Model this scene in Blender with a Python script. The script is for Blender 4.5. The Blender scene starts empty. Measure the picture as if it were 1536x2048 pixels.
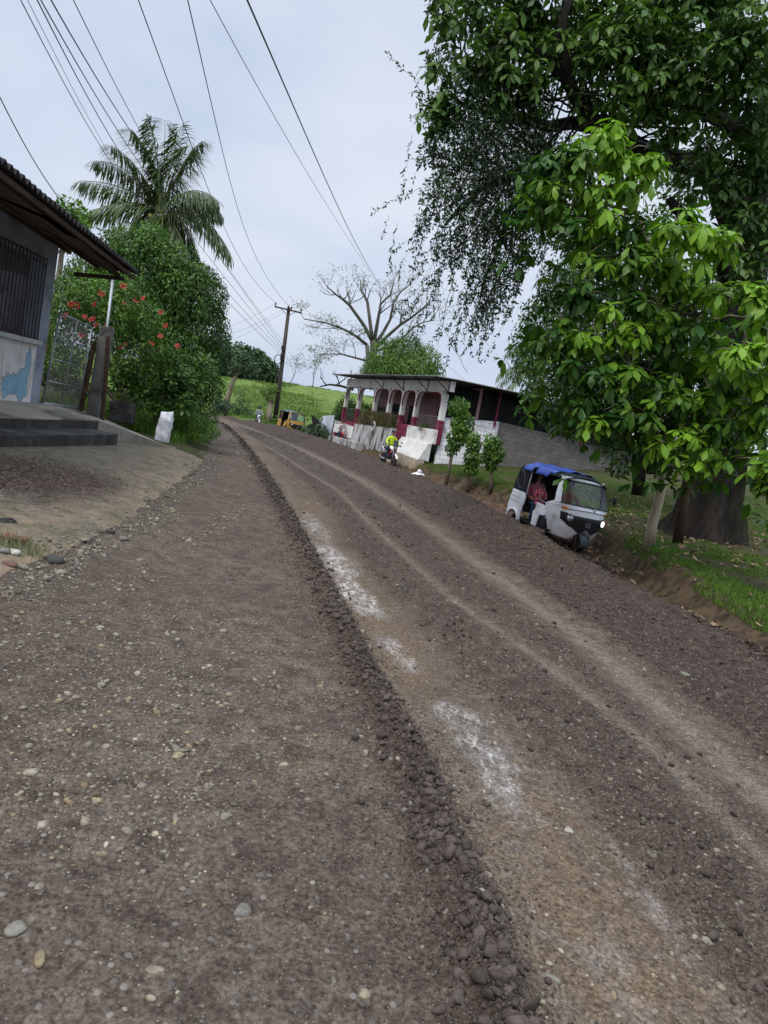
import bpy, math, random
import numpy as np
from mathutils import Vector, Matrix, Euler

# ------------------------------------------------------------------ camera, sky, light, exposure
SC = bpy.context.scene
COL = SC.collection
FPX, PITCH, ROLL, EYE = 1361.0, math.radians(7), math.radians(11), 1.6
cam_data = bpy.data.cameras.new('camera')
cam_data.sensor_width = 36
cam_data.lens = 36 * FPX / 2048
cam_data.clip_start, cam_data.clip_end = 0.05, 3000
cam = bpy.data.objects.new('camera', cam_data)
COL.objects.link(cam)
R0, U0, F0 = Vector((1, 0, 0)), Vector((0, math.sin(PITCH), math.cos(PITCH))), Vector((0, math.cos(PITCH), -math.sin(PITCH)))
CR = R0 * math.cos(ROLL) + U0 * math.sin(ROLL)
CU = U0 * math.cos(ROLL) - R0 * math.sin(ROLL)
cam.matrix_world = Matrix(((CR.x, CU.x, -F0.x, 0), (CR.y, CU.y, -F0.y, 0), (CR.z, CU.z, -F0.z, EYE), (0, 0, 0, 1)))
SC.camera = cam
SC.view_settings.view_transform = 'Standard'
SC.view_settings.look = 'None'
SC.view_settings.exposure = 0.55
SC.view_settings.gamma = 1.0

SUN_EL, SUN_ROT = math.radians(55), math.radians(216)
world = bpy.data.worlds.new('World')
SC.world = world
world.use_nodes = True
wn, wl = world.node_tree.nodes, world.node_tree.links
wn.clear()
w_out = wn.new('ShaderNodeOutputWorld'); w_bg = wn.new('ShaderNodeBackground')
w_sky = wn.new('ShaderNodeTexSky'); w_sky.sky_type = 'NISHITA'; w_sky.sun_disc = False
w_sky.sun_elevation = SUN_EL; w_sky.sun_rotation = SUN_ROT; w_sky.dust_density = 4; w_sky.air_density = 1.0
w_tc = wn.new('ShaderNodeTexCoord'); w_map = wn.new('ShaderNodeMapping'); w_map.inputs['Scale'].default_value = (1, 1, 2.2)
w_no = wn.new('ShaderNodeTexNoise'); w_no.inputs['Scale'].default_value = 2.3; w_no.inputs['Detail'].default_value = 5
w_no.inputs['Roughness'].default_value = 0.5
w_rp = wn.new('ShaderNodeValToRGB')
w_rp.color_ramp.elements[0].position = 0.36; w_rp.color_ramp.elements[0].color = (4.1, 4.75, 5.95, 1)
w_rp.color_ramp.elements[1].position = 0.64; w_rp.color_ramp.elements[1].color = (5.45, 5.85, 6.6, 1)
w_mx = wn.new('ShaderNodeMix'); w_mx.data_type = 'RGBA'; w_mx.inputs[0].default_value = 0.9
w_bg.inputs['Strength'].default_value = 0.1
wl.new(w_tc.outputs['Generated'], w_map.inputs['Vector']); wl.new(w_map.outputs[0], w_no.inputs['Vector'])
wl.new(w_no.outputs['Fac'], w_rp.inputs['Fac'])
wl.new(w_sky.outputs[0], w_mx.inputs[6]); wl.new(w_rp.outputs[0], w_mx.inputs[7])
# an overcast sky is brighter overhead than low down
w_sp = wn.new('ShaderNodeSeparateXYZ'); wl.new(w_tc.outputs['Generated'], w_sp.inputs[0])
w_mr = wn.new('ShaderNodeMapRange'); w_mr.interpolation_type = 'SMOOTHSTEP'
w_mr.inputs['From Min'].default_value = 0.5; w_mr.inputs['From Max'].default_value = 0.95
w_mr.inputs['To Min'].default_value = 1.0; w_mr.inputs['To Max'].default_value = 3.0
wl.new(w_sp.outputs['Z'], w_mr.inputs['Value'])
w_mu = wn.new('ShaderNodeVectorMath'); w_mu.operation = 'SCALE'
wl.new(w_mx.outputs[2], w_mu.inputs[0]); wl.new(w_mr.outputs['Result'], w_mu.inputs['Scale'])
wl.new(w_mu.outputs[0], w_bg.inputs['Color']); wl.new(w_bg.outputs[0], w_out.inputs['Surface'])

sun_d = bpy.data.lights.new('sun', 'SUN'); sun_d.energy = 1.15; sun_d.angle = math.radians(14); sun_d.color = (1, 0.96, 0.9)
sun = bpy.data.objects.new('sun', sun_d); COL.objects.link(sun)
sdir = Vector((math.sin(SUN_ROT) * math.cos(SUN_EL), math.cos(SUN_ROT) * math.cos(SUN_EL), math.sin(SUN_EL)))
sun.rotation_euler = sdir.to_track_quat('Z', 'Y').to_euler()

# ------------------------------------------------------------------ helpers
rng = np.random.default_rng(11)
random.seed(5)
PI = math.pi


def ray(px, py):
    dx, dy = px - 768, py - 1024
    u = dx * math.cos(ROLL) + dy * math.sin(ROLL)
    v = -dx * math.sin(ROLL) + dy * math.cos(ROLL)
    return (u, FPX * math.cos(PITCH) - v * math.sin(PITCH), -FPX * math.sin(PITCH) - v * math.cos(PITCH))


def G(px, py, z=0.0):          # the spot on level z that the photograph shows there
    d = ray(px, py); t = (z - EYE) / d[2]
    return Vector((d[0] * t, d[1] * t, z))


def at(px, py, Y):             # the point that many metres ahead
    d = ray(px, py); t = Y / d[1]
    return Vector((d[0] * t, Y, EYE + d[2] * t))


def hash2(ix, iy, seed):
    h = (ix.astype(np.int64) * 374761393 + iy.astype(np.int64) * 668265263 + seed * 974711) & 0xFFFFFFFF
    h = ((h ^ (h >> 13)) * 1274126177) & 0xFFFFFFFF
    h = ((h ^ (h >> 16)) * 2246822519) & 0xFFFFFFFF
    return ((h ^ (h >> 15)) & 0xFFFFFF) / float(0xFFFFFF)


def vnoise(x, y, seed=0):
    ix, iy = np.floor(x), np.floor(y)
    fx, fy = x - ix, y - iy
    fx, fy = fx * fx * (3 - 2 * fx), fy * fy * (3 - 2 * fy)
    a, b = hash2(ix, iy, seed), hash2(ix + 1, iy, seed)
    c, d = hash2(ix, iy + 1, seed), hash2(ix + 1, iy + 1, seed)
    return (a + (b - a) * fx) * (1 - fy) + (c + (d - c) * fx) * fy


def fbm(x, y, octs=4, seed=0):
    s, a, t = 0, 0.5, 0
    for o in range(octs):
        s = s + a * vnoise(x * 2 ** o + 17.3 * o, y * 2 ** o - 9.1 * o, seed + o); t += a; a *= 0.55
    return s / t


def cell(x, y, seed=0):
    ix, iy = np.floor(x), np.floor(y)
    best = np.full(np.shape(x), 9.0); who = np.zeros(np.shape(x))
    for ox in (-1, 0, 1):
        for oy in (-1, 0, 1):
            cx, cy = ix + ox, iy + oy
            px, py = cx + hash2(cx, cy, seed), cy + hash2(cx, cy, seed + 31)
            dd = (px - x) ** 2 + (py - y) ** 2
            m = dd < best
            best = np.where(m, dd, best); who = np.where(m, hash2(cx, cy, seed + 77), who)
    return np.sqrt(best), who


def sst(a, b, x):
    t = np.clip((x - a) / (b - a), 0, 1)
    return t * t * (3 - 2 * t)


def curve(pts, win=2.0):
    pts = sorted([(p[1], p[0]) for p in pts])
    ys, xs = np.array([p[0] for p in pts]), np.array([p[1] for p in pts])
    yy = np.linspace(-8, 90, 1961)
    xx = np.interp(yy, ys, xs)
    s0 = (xs[1] - xs[0]) / (ys[1] - ys[0]); s1 = (xs[-1] - xs[-2]) / (ys[-1] - ys[-2])
    xx = np.where(yy < ys[0], xs[0] + s0 * (yy - ys[0]), xx)
    xx = np.where(yy > ys[-1], xs[-1] + s1 * (yy - ys[-1]), xx)
    n = int(win / 0.05) | 1
    k = np.hanning(n + 2)[1:-1]; k /= k.sum()
    pad = np.concatenate([xx[0] + (np.arange(-(n // 2), 0)) * (xx[1] - xx[0]), xx, xx[-1] + np.arange(1, n // 2 + 1) * (xx[-1] - xx[-2])])
    sm = np.convolve(pad, k, 'valid')
    return lambda y: np.interp(y, yy, sm)


# ---- meshes
class MB:
    def __init__(self):
        self.v, self.f, self.mi = [], [], []

    def add(self, verts, faces, mi=0):
        o = len(self.v)
        self.v.extend([tuple(p) for p in verts])
        for f in faces:
            self.f.append(tuple(i + o for i in f)); self.mi.append(mi)
        return self

    def box(self, c, s, rot=None, mi=0):
        hx, hy, hz = s[0] / 2, s[1] / 2, s[2] / 2
        P = [Vector((x, y, z)) for x in (-hx, hx) for y in (-hy, hy) for z in (-hz, hz)]
        if rot is not None:
            M = rot if isinstance(rot, Matrix) else Euler(rot).to_matrix()
            P = [M @ p for p in P]
        c = Vector(c)
        return self.add([p + c for p in P], [(0, 1, 3, 2), (4, 6, 7, 5), (0, 4, 5, 1), (2, 3, 7, 6), (0, 2, 6, 4), (1, 5, 7, 3)], mi)

    def hexa(self, bottom, top, mi=0):       # two quads, same winding
        return self.add(list(bottom) + list(top), [(3, 2, 1, 0), (4, 5, 6, 7), (0, 1, 5, 4), (1, 2, 6, 5), (2, 3, 7, 6), (3, 0, 4, 7)], mi)

    def tube(self, pts, rad, n=8, mi=0, caps=True):
        pts = [Vector(p) for p in pts]
        if not hasattr(rad, '__len__'):
            rad = [rad] * len(pts)
        V, Fc = [], []
        prev = None
        for i, p in enumerate(pts):
            t = (pts[min(i + 1, len(pts) - 1)] - pts[max(i - 1, 0)])
            if t.length < 1e-9: t = Vector((0, 0, 1))
            t.normalize()
            if prev is None:
                a = t.orthogonal().normalized()
            else:
                a = prev - t * prev.dot(t)
                a = a.normalized() if a.length > 1e-6 else t.orthogonal().normalized()
            prev = a
            b = t.cross(a)
            for k in range(n):
                an = 2 * PI * k / n
                V.append(p + (a * math.cos(an) + b * math.sin(an)) * rad[i])
        for i in range(len(pts) - 1):
            for k in range(n):
                k2 = (k + 1) % n
                Fc.append((i * n + k, i * n + k2, (i + 1) * n + k2, (i + 1) * n + k))
        if caps:
            Fc.append(tuple(range(n - 1, -1, -1))); Fc.append(tuple(range((len(pts) - 1) * n, len(pts) * n)))
        return self.add(V, Fc, mi)

    def lathe(self, prof, M=None, n=20, mi=0):   # prof: (r, z) about local z
        M = M or Matrix.Identity(4)
        V, Fc = [], []
        for r, z in prof:
            for k in range(n):
                a = 2 * PI * k / n
                V.append(M @ Vector((r * math.cos(a), r * math.sin(a), z)))
        for i in range(len(prof) - 1):
            for k in range(n):
                k2 = (k + 1) % n
                Fc.append((i * n + k, i * n + k2, (i + 1) * n + k2, (i + 1) * n + k))
        if prof[0][0] > 1e-4: Fc.append(tuple(range(n - 1, -1, -1)))
        if prof[-1][0] > 1e-4: Fc.append(tuple(range((len(prof) - 1) * n, len(prof) * n)))
        return self.add(V, Fc, mi)

    def prism(self, poly, ext, mi=0):            # 3-D polygon pushed along ext
        poly = [Vector(p) for p in poly]; e = Vector(ext); n = len(poly)
        return self.add(poly + [p + e for p in poly], [tuple(range(n - 1, -1, -1)), tuple(range(n, 2 * n))] + [(i, (i + 1) % n, n + (i + 1) % n, n + i) for i in range(n)], mi)

    def blob(self, c, s, rot=None, n=10, m=7, mi=0, rough=0.0):
        M = Euler(rot).to_matrix() if rot is not None else Matrix.Identity(3)
        V, Fc = [], []
        for i in range(m + 1):
            th = PI * i / m
            for k in range(n):
                ph = 2 * PI * k / n
                j = 1 + (random.uniform(-rough, rough) if rough else 0)
                V.append(Vector(c) + M @ Vector((s[0] * math.sin(th) * math.cos(ph) * j, s[1] * math.sin(th) * math.sin(ph) * j, s[2] * math.cos(th) * j)))
        for i in range(m):
            for k in range(n):
                k2 = (k + 1) % n
                Fc.append((i * n + k, (i + 1) * n + k, (i + 1) * n + k2, i * n + k2))
        return self.add(V, Fc, mi)

    def build(self, name, mats, parent=None, smooth=False, bevel=0.0, local=False, recalc=True):
        V = np.array([tuple(p) for p in self.v], dtype=np.float64).reshape(-1, 3)
        if parent is not None and not local:
            r = parent
            while r.parent is not None: r = r.parent
            V = V - np.array(r.location)
        me = bpy.data.meshes.new(name)
        me.from_pydata([tuple(p) for p in V], [], self.f)
        if not isinstance(mats, (list, tuple)): mats = [mats]
        for m in mats: me.materials.append(m)
        me.polygons.foreach_set('material_index', self.mi)
        if recalc:
            import bmesh
            bm = bmesh.new(); bm.from_mesh(me)
            bmesh.ops.recalc_face_normals(bm, faces=bm.faces)
            bm.to_mesh(me); bm.free()
        if smooth:
            me.polygons.foreach_set('use_smooth', [True] * len(me.polygons))
        me.update()
        o = bpy.data.objects.new(name, me); COL.objects.link(o)
        if parent is not None: o.parent = parent
        if bevel:
            b = o.modifiers.new('bevel', 'BEVEL'); b.width = bevel; b.segments = 2; b.limit_method = 'ANGLE'
        return o


def fast_mesh(name, V, Fc, mat, parent=None, attrs=None, smooth=True, quads=False, local=False):
    V = np.asarray(V, dtype=np.float64).reshape(-1, 3); Fc = np.asarray(Fc, dtype=np.int32)
    if parent is not None and not local:
        r = parent
        while r.parent is not None: r = r.parent
        V = V - np.array(r.location)
    k = Fc.shape[1]
    me = bpy.data.meshes.new(name)
    me.vertices.add(len(V)); me.vertices.foreach_set('co', V.astype(np.float32).ravel())
    me.loops.add(Fc.size); me.loops.foreach_set('vertex_index', Fc.ravel())
    me.polygons.add(len(Fc))
    me.polygons.foreach_set('loop_start', np.arange(0, Fc.size, k, dtype=np.int32))
    try: me.polygons.foreach_set('loop_total', np.full(len(Fc), k, dtype=np.int32))
    except Exception: pass
    if smooth: me.polygons.foreach_set('use_smooth', np.ones(len(Fc), dtype=bool))
    me.update(calc_edges=True)
    for an, val in (attrs or {}).items():
        val = np.asarray(val, dtype=np.float32)
        if val.ndim == 1:
            a = me.attributes.new(an, 'FLOAT', 'POINT'); a.data.foreach_set('value', val)
        else:
            a = me.attributes.new(an, 'FLOAT_COLOR', 'POINT'); a.data.foreach_set('color', np.concatenate([val, np.ones((len(val), 1), dtype=np.float32)], 1).ravel())
    for m in (mat if isinstance(mat, (list, tuple)) else [mat]): me.materials.append(m)
    o = bpy.data.objects.new(name, me); COL.objects.link(o)
    if parent is not None: o.parent = parent
    return o


def tag(o, label=None, cat=None, group=None, kind=None):
    if label: o['label'] = label
    if cat: o['category'] = cat
    if group: o['group'] = group
    if kind: o['kind'] = kind
    return o


def thing(name, label, cat, loc=(0, 0, 0), group=None):
    o = bpy.data.objects.new(name, None); COL.objects.link(o); o.location = loc
    o.empty_display_size = 0.3
    return tag(o, label, cat, group)


def dup(root, loc=None, rot=None, label=None, scale=None):
    r = root.copy(); COL.objects.link(r)
    if loc is not None: r.location = loc
    if rot is not None: r.rotation_euler = rot
    if scale is not None: r.scale = (scale,) * 3
    if label: r['label'] = label
    for ch in list(root.children):
        c = ch.copy(); COL.objects.link(c); c.parent = r
        for g in list(ch.children):
            d = g.copy(); COL.objects.link(d); d.parent = c
    return r


# ---- materials
def nd(nt, typ, **kw):
    n = nt.nodes.new(typ)
    for k, v in kw.items():
        if hasattr(n, k): setattr(n, k, v)
    return n


def new_mat(name):
    m = bpy.data.materials.new(name); m.use_nodes = True
    nt = m.node_tree; nt.nodes.clear()
    out = nt.nodes.new('ShaderNodeOutputMaterial'); b = nt.nodes.new('ShaderNodeBsdfPrincipled')
    nt.links.new(b.outputs[0], out.inputs['Surface'])
    return m, nt, b, out


def mixc(nt, fac, a, b, mode='MIX'):
    n = nt.nodes.new('ShaderNodeMix'); n.data_type = 'RGBA'; n.blend_type = mode
    for s, v in ((n.inputs[0], fac), (n.inputs[6], a), (n.inputs[7], b)):
        if hasattr(v, 'links') or hasattr(v, 'is_output') and v.is_output: nt.links.new(v, s)
        elif isinstance(v, (int, float)): s.default_value = v
        else: s.default_value = tuple(v) + ((1,) if len(v) == 3 else ())
    return n.outputs[2]


def mth(nt, op, a, b=0.0, clamp=False):
    n = nt.nodes.new('ShaderNodeMath'); n.operation = op; n.use_clamp = clamp
    for s, v in ((n.inputs[0], a), (n.inputs[1], b)):
        if isinstance(v, (int, float)): s.default_value = v
        else: nt.links.new(v, s)
    return n.outputs[0]


def noise(nt, scale, detail=4, rough=0.55, vec=None):
    n = nt.nodes.new('ShaderNodeTexNoise'); n.inputs['Scale'].default_value = scale
    n.inputs['Detail'].default_value = detail; n.inputs['Roughness'].default_value = rough
    if vec is not None: nt.links.new(vec, n.inputs['Vector'])
    return n.outputs['Fac']


def stepr(nt, v, a, b):
    n = nt.nodes.new('ShaderNodeMapRange'); n.interpolation_type = 'SMOOTHSTEP'
    n.inputs['From Min'].default_value = a; n.inputs['From Max'].default_value = b
    nt.links.new(v, n.inputs['Value'])
    return n.outputs['Result']


def attr(nt, name, out='Fac'):
    n = nt.nodes.new('ShaderNodeAttribute'); n.attribute_name = name
    return n.outputs[out]


def bump(nt, h, b, strength=0.5, dist=0.02):
    n = nt.nodes.new('ShaderNodeBump'); n.inputs['Strength'].default_value = strength; n.inputs['Distance'].default_value = dist
    nt.links.new(h, n.inputs['Height']); nt.links.new(n.outputs[0], b.inputs['Normal'])


def pos(nt, obj=False):
    if obj:
        n = nt.nodes.new('ShaderNodeTexCoord'); return n.outputs['Object']
    n = nt.nodes.new('ShaderNodeNewGeometry'); return n.outputs['Position']


def stdmat(name, c1, c2=None, scale=4.0, rough=0.8, bmp=0.0, bscale=30.0, metal=0.0, lo=0.35, hi=0.65, stretch=None, spec=None, stain=None, stain_scale=1.5, sl=0.5, sh=0.7):
    m, nt, b, out = new_mat(name)
    v = pos(nt, True)
    if stretch:
        mp = nt.nodes.new('ShaderNodeMapping'); mp.inputs['Scale'].default_value = stretch
        nt.links.new(v, mp.inputs['Vector']); v = mp.outputs[0]
    c2 = c2 or tuple(x * 0.75 for x in c1)
    c = mixc(nt, stepr(nt, noise(nt, scale, 6, 0.6, v), lo, hi), c1, c2)
    if stain:
        c = mixc(nt, stepr(nt, noise(nt, stain_scale, 8, 0.65, v), sl, sh), c, stain)
    nt.links.new(c, b.inputs['Base Color'])
    b.inputs['Roughness'].default_value = rough; b.inputs['Metallic'].default_value = metal
    b.inputs['Specular IOR Level'].default_value = spec if spec is not None else (.1 if rough >= .75 else .35)
    if bmp: bump(nt, noise(nt, bscale, 5, 0.6, v), b, bmp)
    return m


def leafmat(name, dark, light, trans=0.25, rough=0.45, tr_col=None):
    m, nt, b, out = new_mat(name)
    r = nt.nodes.new('ShaderNodeValToRGB')
    r.color_ramp.elements[0].color = dark + (1,); r.color_ramp.elements[1].color = light + (1,)
    nt.links.new(attr(nt, 'tone'), r.inputs['Fac'])
    nt.links.new(r.outputs[0], b.inputs['Base Color']); b.inputs['Roughness'].default_value = rough
    b.inputs['Specular IOR Level'].default_value = 0.22
    t = nt.nodes.new('ShaderNodeBsdfTranslucent')
    tc = mixc(nt, 1.0, r.outputs[0], (1.0, 1.15, 0.45), 'MULTIPLY'); nt.links.new(tc, t.inputs['Color'])
    mx = nt.nodes.new('ShaderNodeMixShader'); mx.inputs[0].default_value = trans
    nt.links.new(b.outputs[0], mx.inputs[1]); nt.links.new(t.outputs[0], mx.inputs[2]); nt.links.new(mx.outputs[0], out.inputs['Surface'])
    return m


# ---- leaves
BIG_T = np.array([(0, 0, 0), (.36, -.30, .05), (.36, 0, -.02), (.36, .30, .05), (.72, -.5, .06), (.72, 0, -.03), (.72, .5, .06), (1, 0, -.02)])
BIG_F = np.array([(0, 2, 1), (0, 3, 2), (1, 2, 5), (1, 5, 4), (2, 3, 6), (2, 6, 5), (4, 5, 7), (5, 6, 7)])
SML_T = np.array([(0, 0, 0), (.45, -.5, .08), (.45, .5, .08), (1, 0, 0)])
SML_F = np.array([(0, 2, 1), (1, 2, 3)])


def norm(a):
    return a / np.maximum(np.linalg.norm(a, axis=-1, keepdims=True), 1e-9)


def leaves(P, D, N, L, W, tone, big=True, droop=0.25):
    """arrays: base point, tip direction, face normal, length, width, tone -> verts, faces, tone per vert"""
    T, Fq = (BIG_T, BIG_F) if big else (SML_T, SML_F)
    D = norm(D); S = norm(np.cross(N, D)); N = norm(np.cross(D, S))
    n, k = len(P), len(T)
    L = np.broadcast_to(np.asarray(L, float), (n,)); W = np.broadcast_to(np.asarray(W, float), (n,)); dr = np.broadcast_to(np.asarray(droop, float), (n,))
    l = T[None, :, 0] * L[:, None]; w = T[None, :, 1] * W[:, None]; h = T[None, :, 2] * W[:, None] - dr[:, None] * L[:, None] * T[None, :, 0] ** 2
    V = P[:, None] + D[:, None] * l[..., None] + S[:, None] * w[..., None] + N[:, None] * h[..., None]
    Fc = (np.arange(n) * k)[:, None, None] + Fq[None]
    return V.reshape(-1, 3), Fc.reshape(-1, 3), np.repeat(tone, k)


def perp(A):
    ref = np.where(np.abs(A[:, 2:3]) < 0.9, np.array([[0, 0, 1.0]]), np.array([[1.0, 0, 0]]))
    a = norm(np.cross(A, ref)); return a, np.cross(A, a)


def rosettes(C, A, k, L, W, tone, spread=(50, 115), droop=0.3, big=True, jit=0.25, tj=.12):
    """k leaves round each centre C about axis A"""
    n = len(C); A = norm(A); a, b = perp(A)
    C2 = np.repeat(C, k, 0); A2 = np.repeat(A, k, 0); a2 = np.repeat(a, k, 0); b2 = np.repeat(b, k, 0)
    az = np.tile(np.arange(k) * 2.399, n) + np.repeat(rng.uniform(0, 6.28, n), k) + rng.normal(0, .2, n * k)
    an = np.radians(rng.uniform(spread[0], spread[1], n * k))
    D = A2 * np.cos(an)[:, None] + (a2 * np.cos(az)[:, None] + b2 * np.sin(az)[:, None]) * np.sin(an)[:, None]
    D[:, 2] -= 0.18
    Nn = A2 + D * 0.0 + np.array([0, 0, 0.6]) + rng.normal(0, jit, (n * k, 3))
    Ls = np.repeat(np.broadcast_to(L, (n,)), k) * rng.uniform(.5, 1.2, n * k) * np.where(rng.uniform(0, 1, n * k) < .1, .35, 1)
    tn = np.clip(np.repeat(tone, k) + rng.normal(0, tj, n * k), 0, 1)
    return leaves(C2 + D * 0.02, D, Nn, Ls, Ls * W, tn, big, droop * rng.uniform(.4, 1.6, n * k))


def join(parts):
    V, Fc, T, o = [], [], [], 0
    for v, f, t in parts:
        V.append(v); Fc.append(f + o); T.append(t); o += len(v)
    return np.concatenate(V), np.concatenate(Fc), np.concatenate(T)


def bezier(p0, p1, sag=0.0, n=6, wob=0.0):
    p0, p1 = Vector(p0), Vector(p1); out = []
    for i in range(n + 1):
        t = i / n
        p = p0.lerp(p1, t) + Vector((0, 0, -sag * 4 * t * (1 - t)))
        if 0 < i < n and wob: p += Vector((random.uniform(-wob, wob), random.uniform(-wob, wob), random.uniform(-wob, wob)))
        out.append(p)
    return out

# ------------------------------------------------------------------ the ground, the road, the driveway, the pasture
XW = curve([G(*p) for p in [(1000, 2040), (900, 1720), (800, 1480), (740, 1370), (700, 1290), (640, 1160), (590, 1060), (545, 980), (510, 920), (480, 880)]] + [(-9.4, 37.3), (-14.5, 46), (-22, 55)], 1.6)
XL = curve([(-2.72, 2), (-2.69, 4.86), (-2.66, 5.7), (-2.82, 7.34), (-3.32, 10.21), (-4.21, 15.04), (-6.44, 24.04), (-10.55, 39.35), (-16, 48), (-24, 56)], 1.5)
T2 = curve([G(*p) for p in [(1536, 1700), (1300, 1470), (1100, 1320), (900, 1185), (760, 1060), (680, 980)]] + [(-4, 24), (-8, 35), (-14, 47)], 2.0)
T1 = curve([G(*p) for p in [(1536, 1570), (1370, 1440), (1200, 1290), (1000, 1150), (850, 1040), (720, 955), (600, 895)]] + [(-7.4, 38), (-12, 48)], 2.5)
XB = curve([G(*p, .36) for p in [(1300, 1150), (1160, 1097), (1080, 1062), (1010, 1032), (900, 977), (800, 937), (720, 902), (660, 882)]] + [(4.3, 6), (4.1, 4), (-8.8, 50), (-12.5, 57)], 2.5)
XR = curve([(4.2, 4), (4.55, 8.7), (4.75, 13), (5.05, 17.6), (4.35, 23.5), (2.5, 28), (.8, 31.5), (-1.5, 37), (-3.6, 43), (-6.6, 50), (-10.5, 57), (-16, 63)], 2.5)
XS = curve([(1.22, 1.5), (1.09, 1.88), (.96, 2.68), (.78, 3.6), (.3, 5), (-.1, 6.4), (-.5, 7.9), (-1.0, 10.3), (-1.9, 14.5), (-3.6, 20), (-6, 28)], 1.5)


def hgt(x, y, fine=False):
    x = np.asarray(x, float); y = np.asarray(y, float)
    xw, xl, t2, t1, xb, xr = XW(y), XL(y), T2(y), T1(y), XB(y), XR(y)
    dw = x - xw
    # the road
    h = .02 * (fbm(x * .7, y * .7, 2, 3) - .5)
    h = h - .035 * sst(.02, .2, dw)
    fade = 1 - sst(40, 50, y)
    aw = (.055 + .045 * vnoise(y * 1.7, y * 0 + 3.3, 5)) * fade
    wig = .05 * (vnoise(y * 2.3, x * 0, 9) - .5)
    h = h + aw * np.exp(-((dw - wig) / .10) ** 2)
    h = h - .018 * np.exp(-((x - t2) / .13) ** 2) - .028 * np.exp(-((x - t1) / .26) ** 2)
    hb = np.interp(y, [0, 4, 7, 9.5, 12, 17, 24, 44, 55], [.08, .08, .10, .17, .36, .42, .36, .38, .25])
    sh_ = np.interp(y, [5, 9, 12, 26, 32], [-.05, -.10, -.28, -.28, -.14])
    up = sst(0.0, 1.0, (x - t1 - .3) / np.maximum(xb - t1 - .3, .3)) * (hb + .02)
    dn = 1 - sst(0, .62, x - xb)
    berm = np.where(x < xb, up, (hb - sh_) * dn + sh_)
    berm = berm * (1 + .35 * (fbm(x * 1.3, y * 1.3, 3, 21) - .5))
    h = np.where(x > t1 + .3, h + berm, h)
    # ruts across the left lane
    h = h + np.where(x < xw, .022 * (fbm(x * 1.6, y * 1.6, 3, 55) - .5), 0)
    # right bank and what lies behind it
    d = x - xr
    sl = np.interp(y, [0, 12, 20, 28, 60], [.03, .05, .075, .115, .1])
    bt_ = np.interp(y, [7, 13], [.14, .30]); bank = sh_ + (bt_ - sh_) * sst(0, .5, d) - .05 + sl * np.clip(d - .3, 0, 22) + .04 * (fbm(x * .9, y * .9, 3, 8) - .5)
    bank = bank + np.interp(y, [22, 27, 34], [0, 0, 0])
    h = np.where(d > 0, bank + np.interp(y, [40, 50], [0, .05]), h)
    # left: the sloping driveway, then the grass verge
    e = xl - x
    ap = .01 + .03 * sst(0, .25, e) + .085 * np.clip(e, 0, 6) + .015 * (fbm(x * .8, y * .8, 3, 4) - .5)
    vg = .02 + .1 * sst(0, .8, e) + .09 * np.clip(e, 0, 14) + .08 * (fbm(x, y, 3, 14) - .5)
    w = sst(15.6, 17.0, y + .25 * (x + 5))
    h = np.where(e > 0, ap * (1 - w) + vg * w, h)
    # pasture hill
    up2 = sst(60, 150, y) * (6.6 + .03 * (x + 25)) + np.clip(y - 150, 0, 900) * -.01 + .9 * (fbm(x * .05, y * .05, 2, 40) - .5) * sst(60, 100, y)
    wf = sst(56, 66, y)
    h = h * (1 - wf) + (up2 + np.clip(h, -.2, .6) * .5) * wf
    h = h + np.where((y > 26) & (y <= 66), -.25 * sst(44, 60, y), -.25 * sst(60, 66, y) * (1 - sst(66, 90, y)))
    if fine:
        rd = (x > xl) & (x < xr) & (y < 60)
        f1, w1 = cell(x * 13, y * 13, 2)
        f2, w2 = cell(x * 26, y * 26, 6)
        f3, w3 = cell(x * 50, y * 50, 16)
        lw = np.exp(-((dw - wig) / .17) ** 2) * fade
        loose = loosemask(x, y)
        cl1 = np.clip(1 - (f1 / .62) ** 2, 0, 1) * np.clip(w1 * 1.6 - .3, 0, 1)
        cl2 = np.clip(1 - (f2 / .62) ** 2, 0, 1) * np.clip(w2 * 1.6 - .4, 0, 1)
        cl3 = np.clip(1 - (f3 / .65) ** 2, 0, 1) * np.clip(w3 * 1.6 - .4, 0, 1)
        det = lw * (.03 * cl1 + .02 * cl2) + loose * (.024 * cl1 + .018 * cl2 + .008 * cl3) + .0035 * cl3 + .002 * cl2
        det = det + .006 * (fbm(x * 7, y * 7, 3, 61) - .5)
        dsh = sst(0, .3, x - xb - .5) * (1 - sst(-.1, .1, x - xr))
        det = det + dsh * .05 * (fbm(x * 5, y * 5, 3, 71) - .45)
        h = h + np.where(rd, det, np.where(e > 0, .004 * (fbm(x * 9, y * 9, 3, 62) - .5), .03 * (fbm(x * 5, y * 5, 3, 63) - .5)))
    return h


def loosemask(x, y):
    t2, t1, xb, xs = T2(y), T1(y), XB(y), XS(y)
    n = .12 * (fbm(x * 3, y * 3, 2, 33) - .5)
    a = sst(.3, .5, x - xs + n) * (1 - .85 * np.exp(-((x - t2) / .16) ** 2)) * (1 - sst(-.42, -.22, x - t1 + n))
    b = sst(.25, .5, x - t1 + n) * (1 - sst(.4, .9, x - xb))
    return np.clip(a * .65 + b, 0, 1)


def hz(x, y):
    return float(hgt(np.array([x]), np.array([y]))[0])


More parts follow.
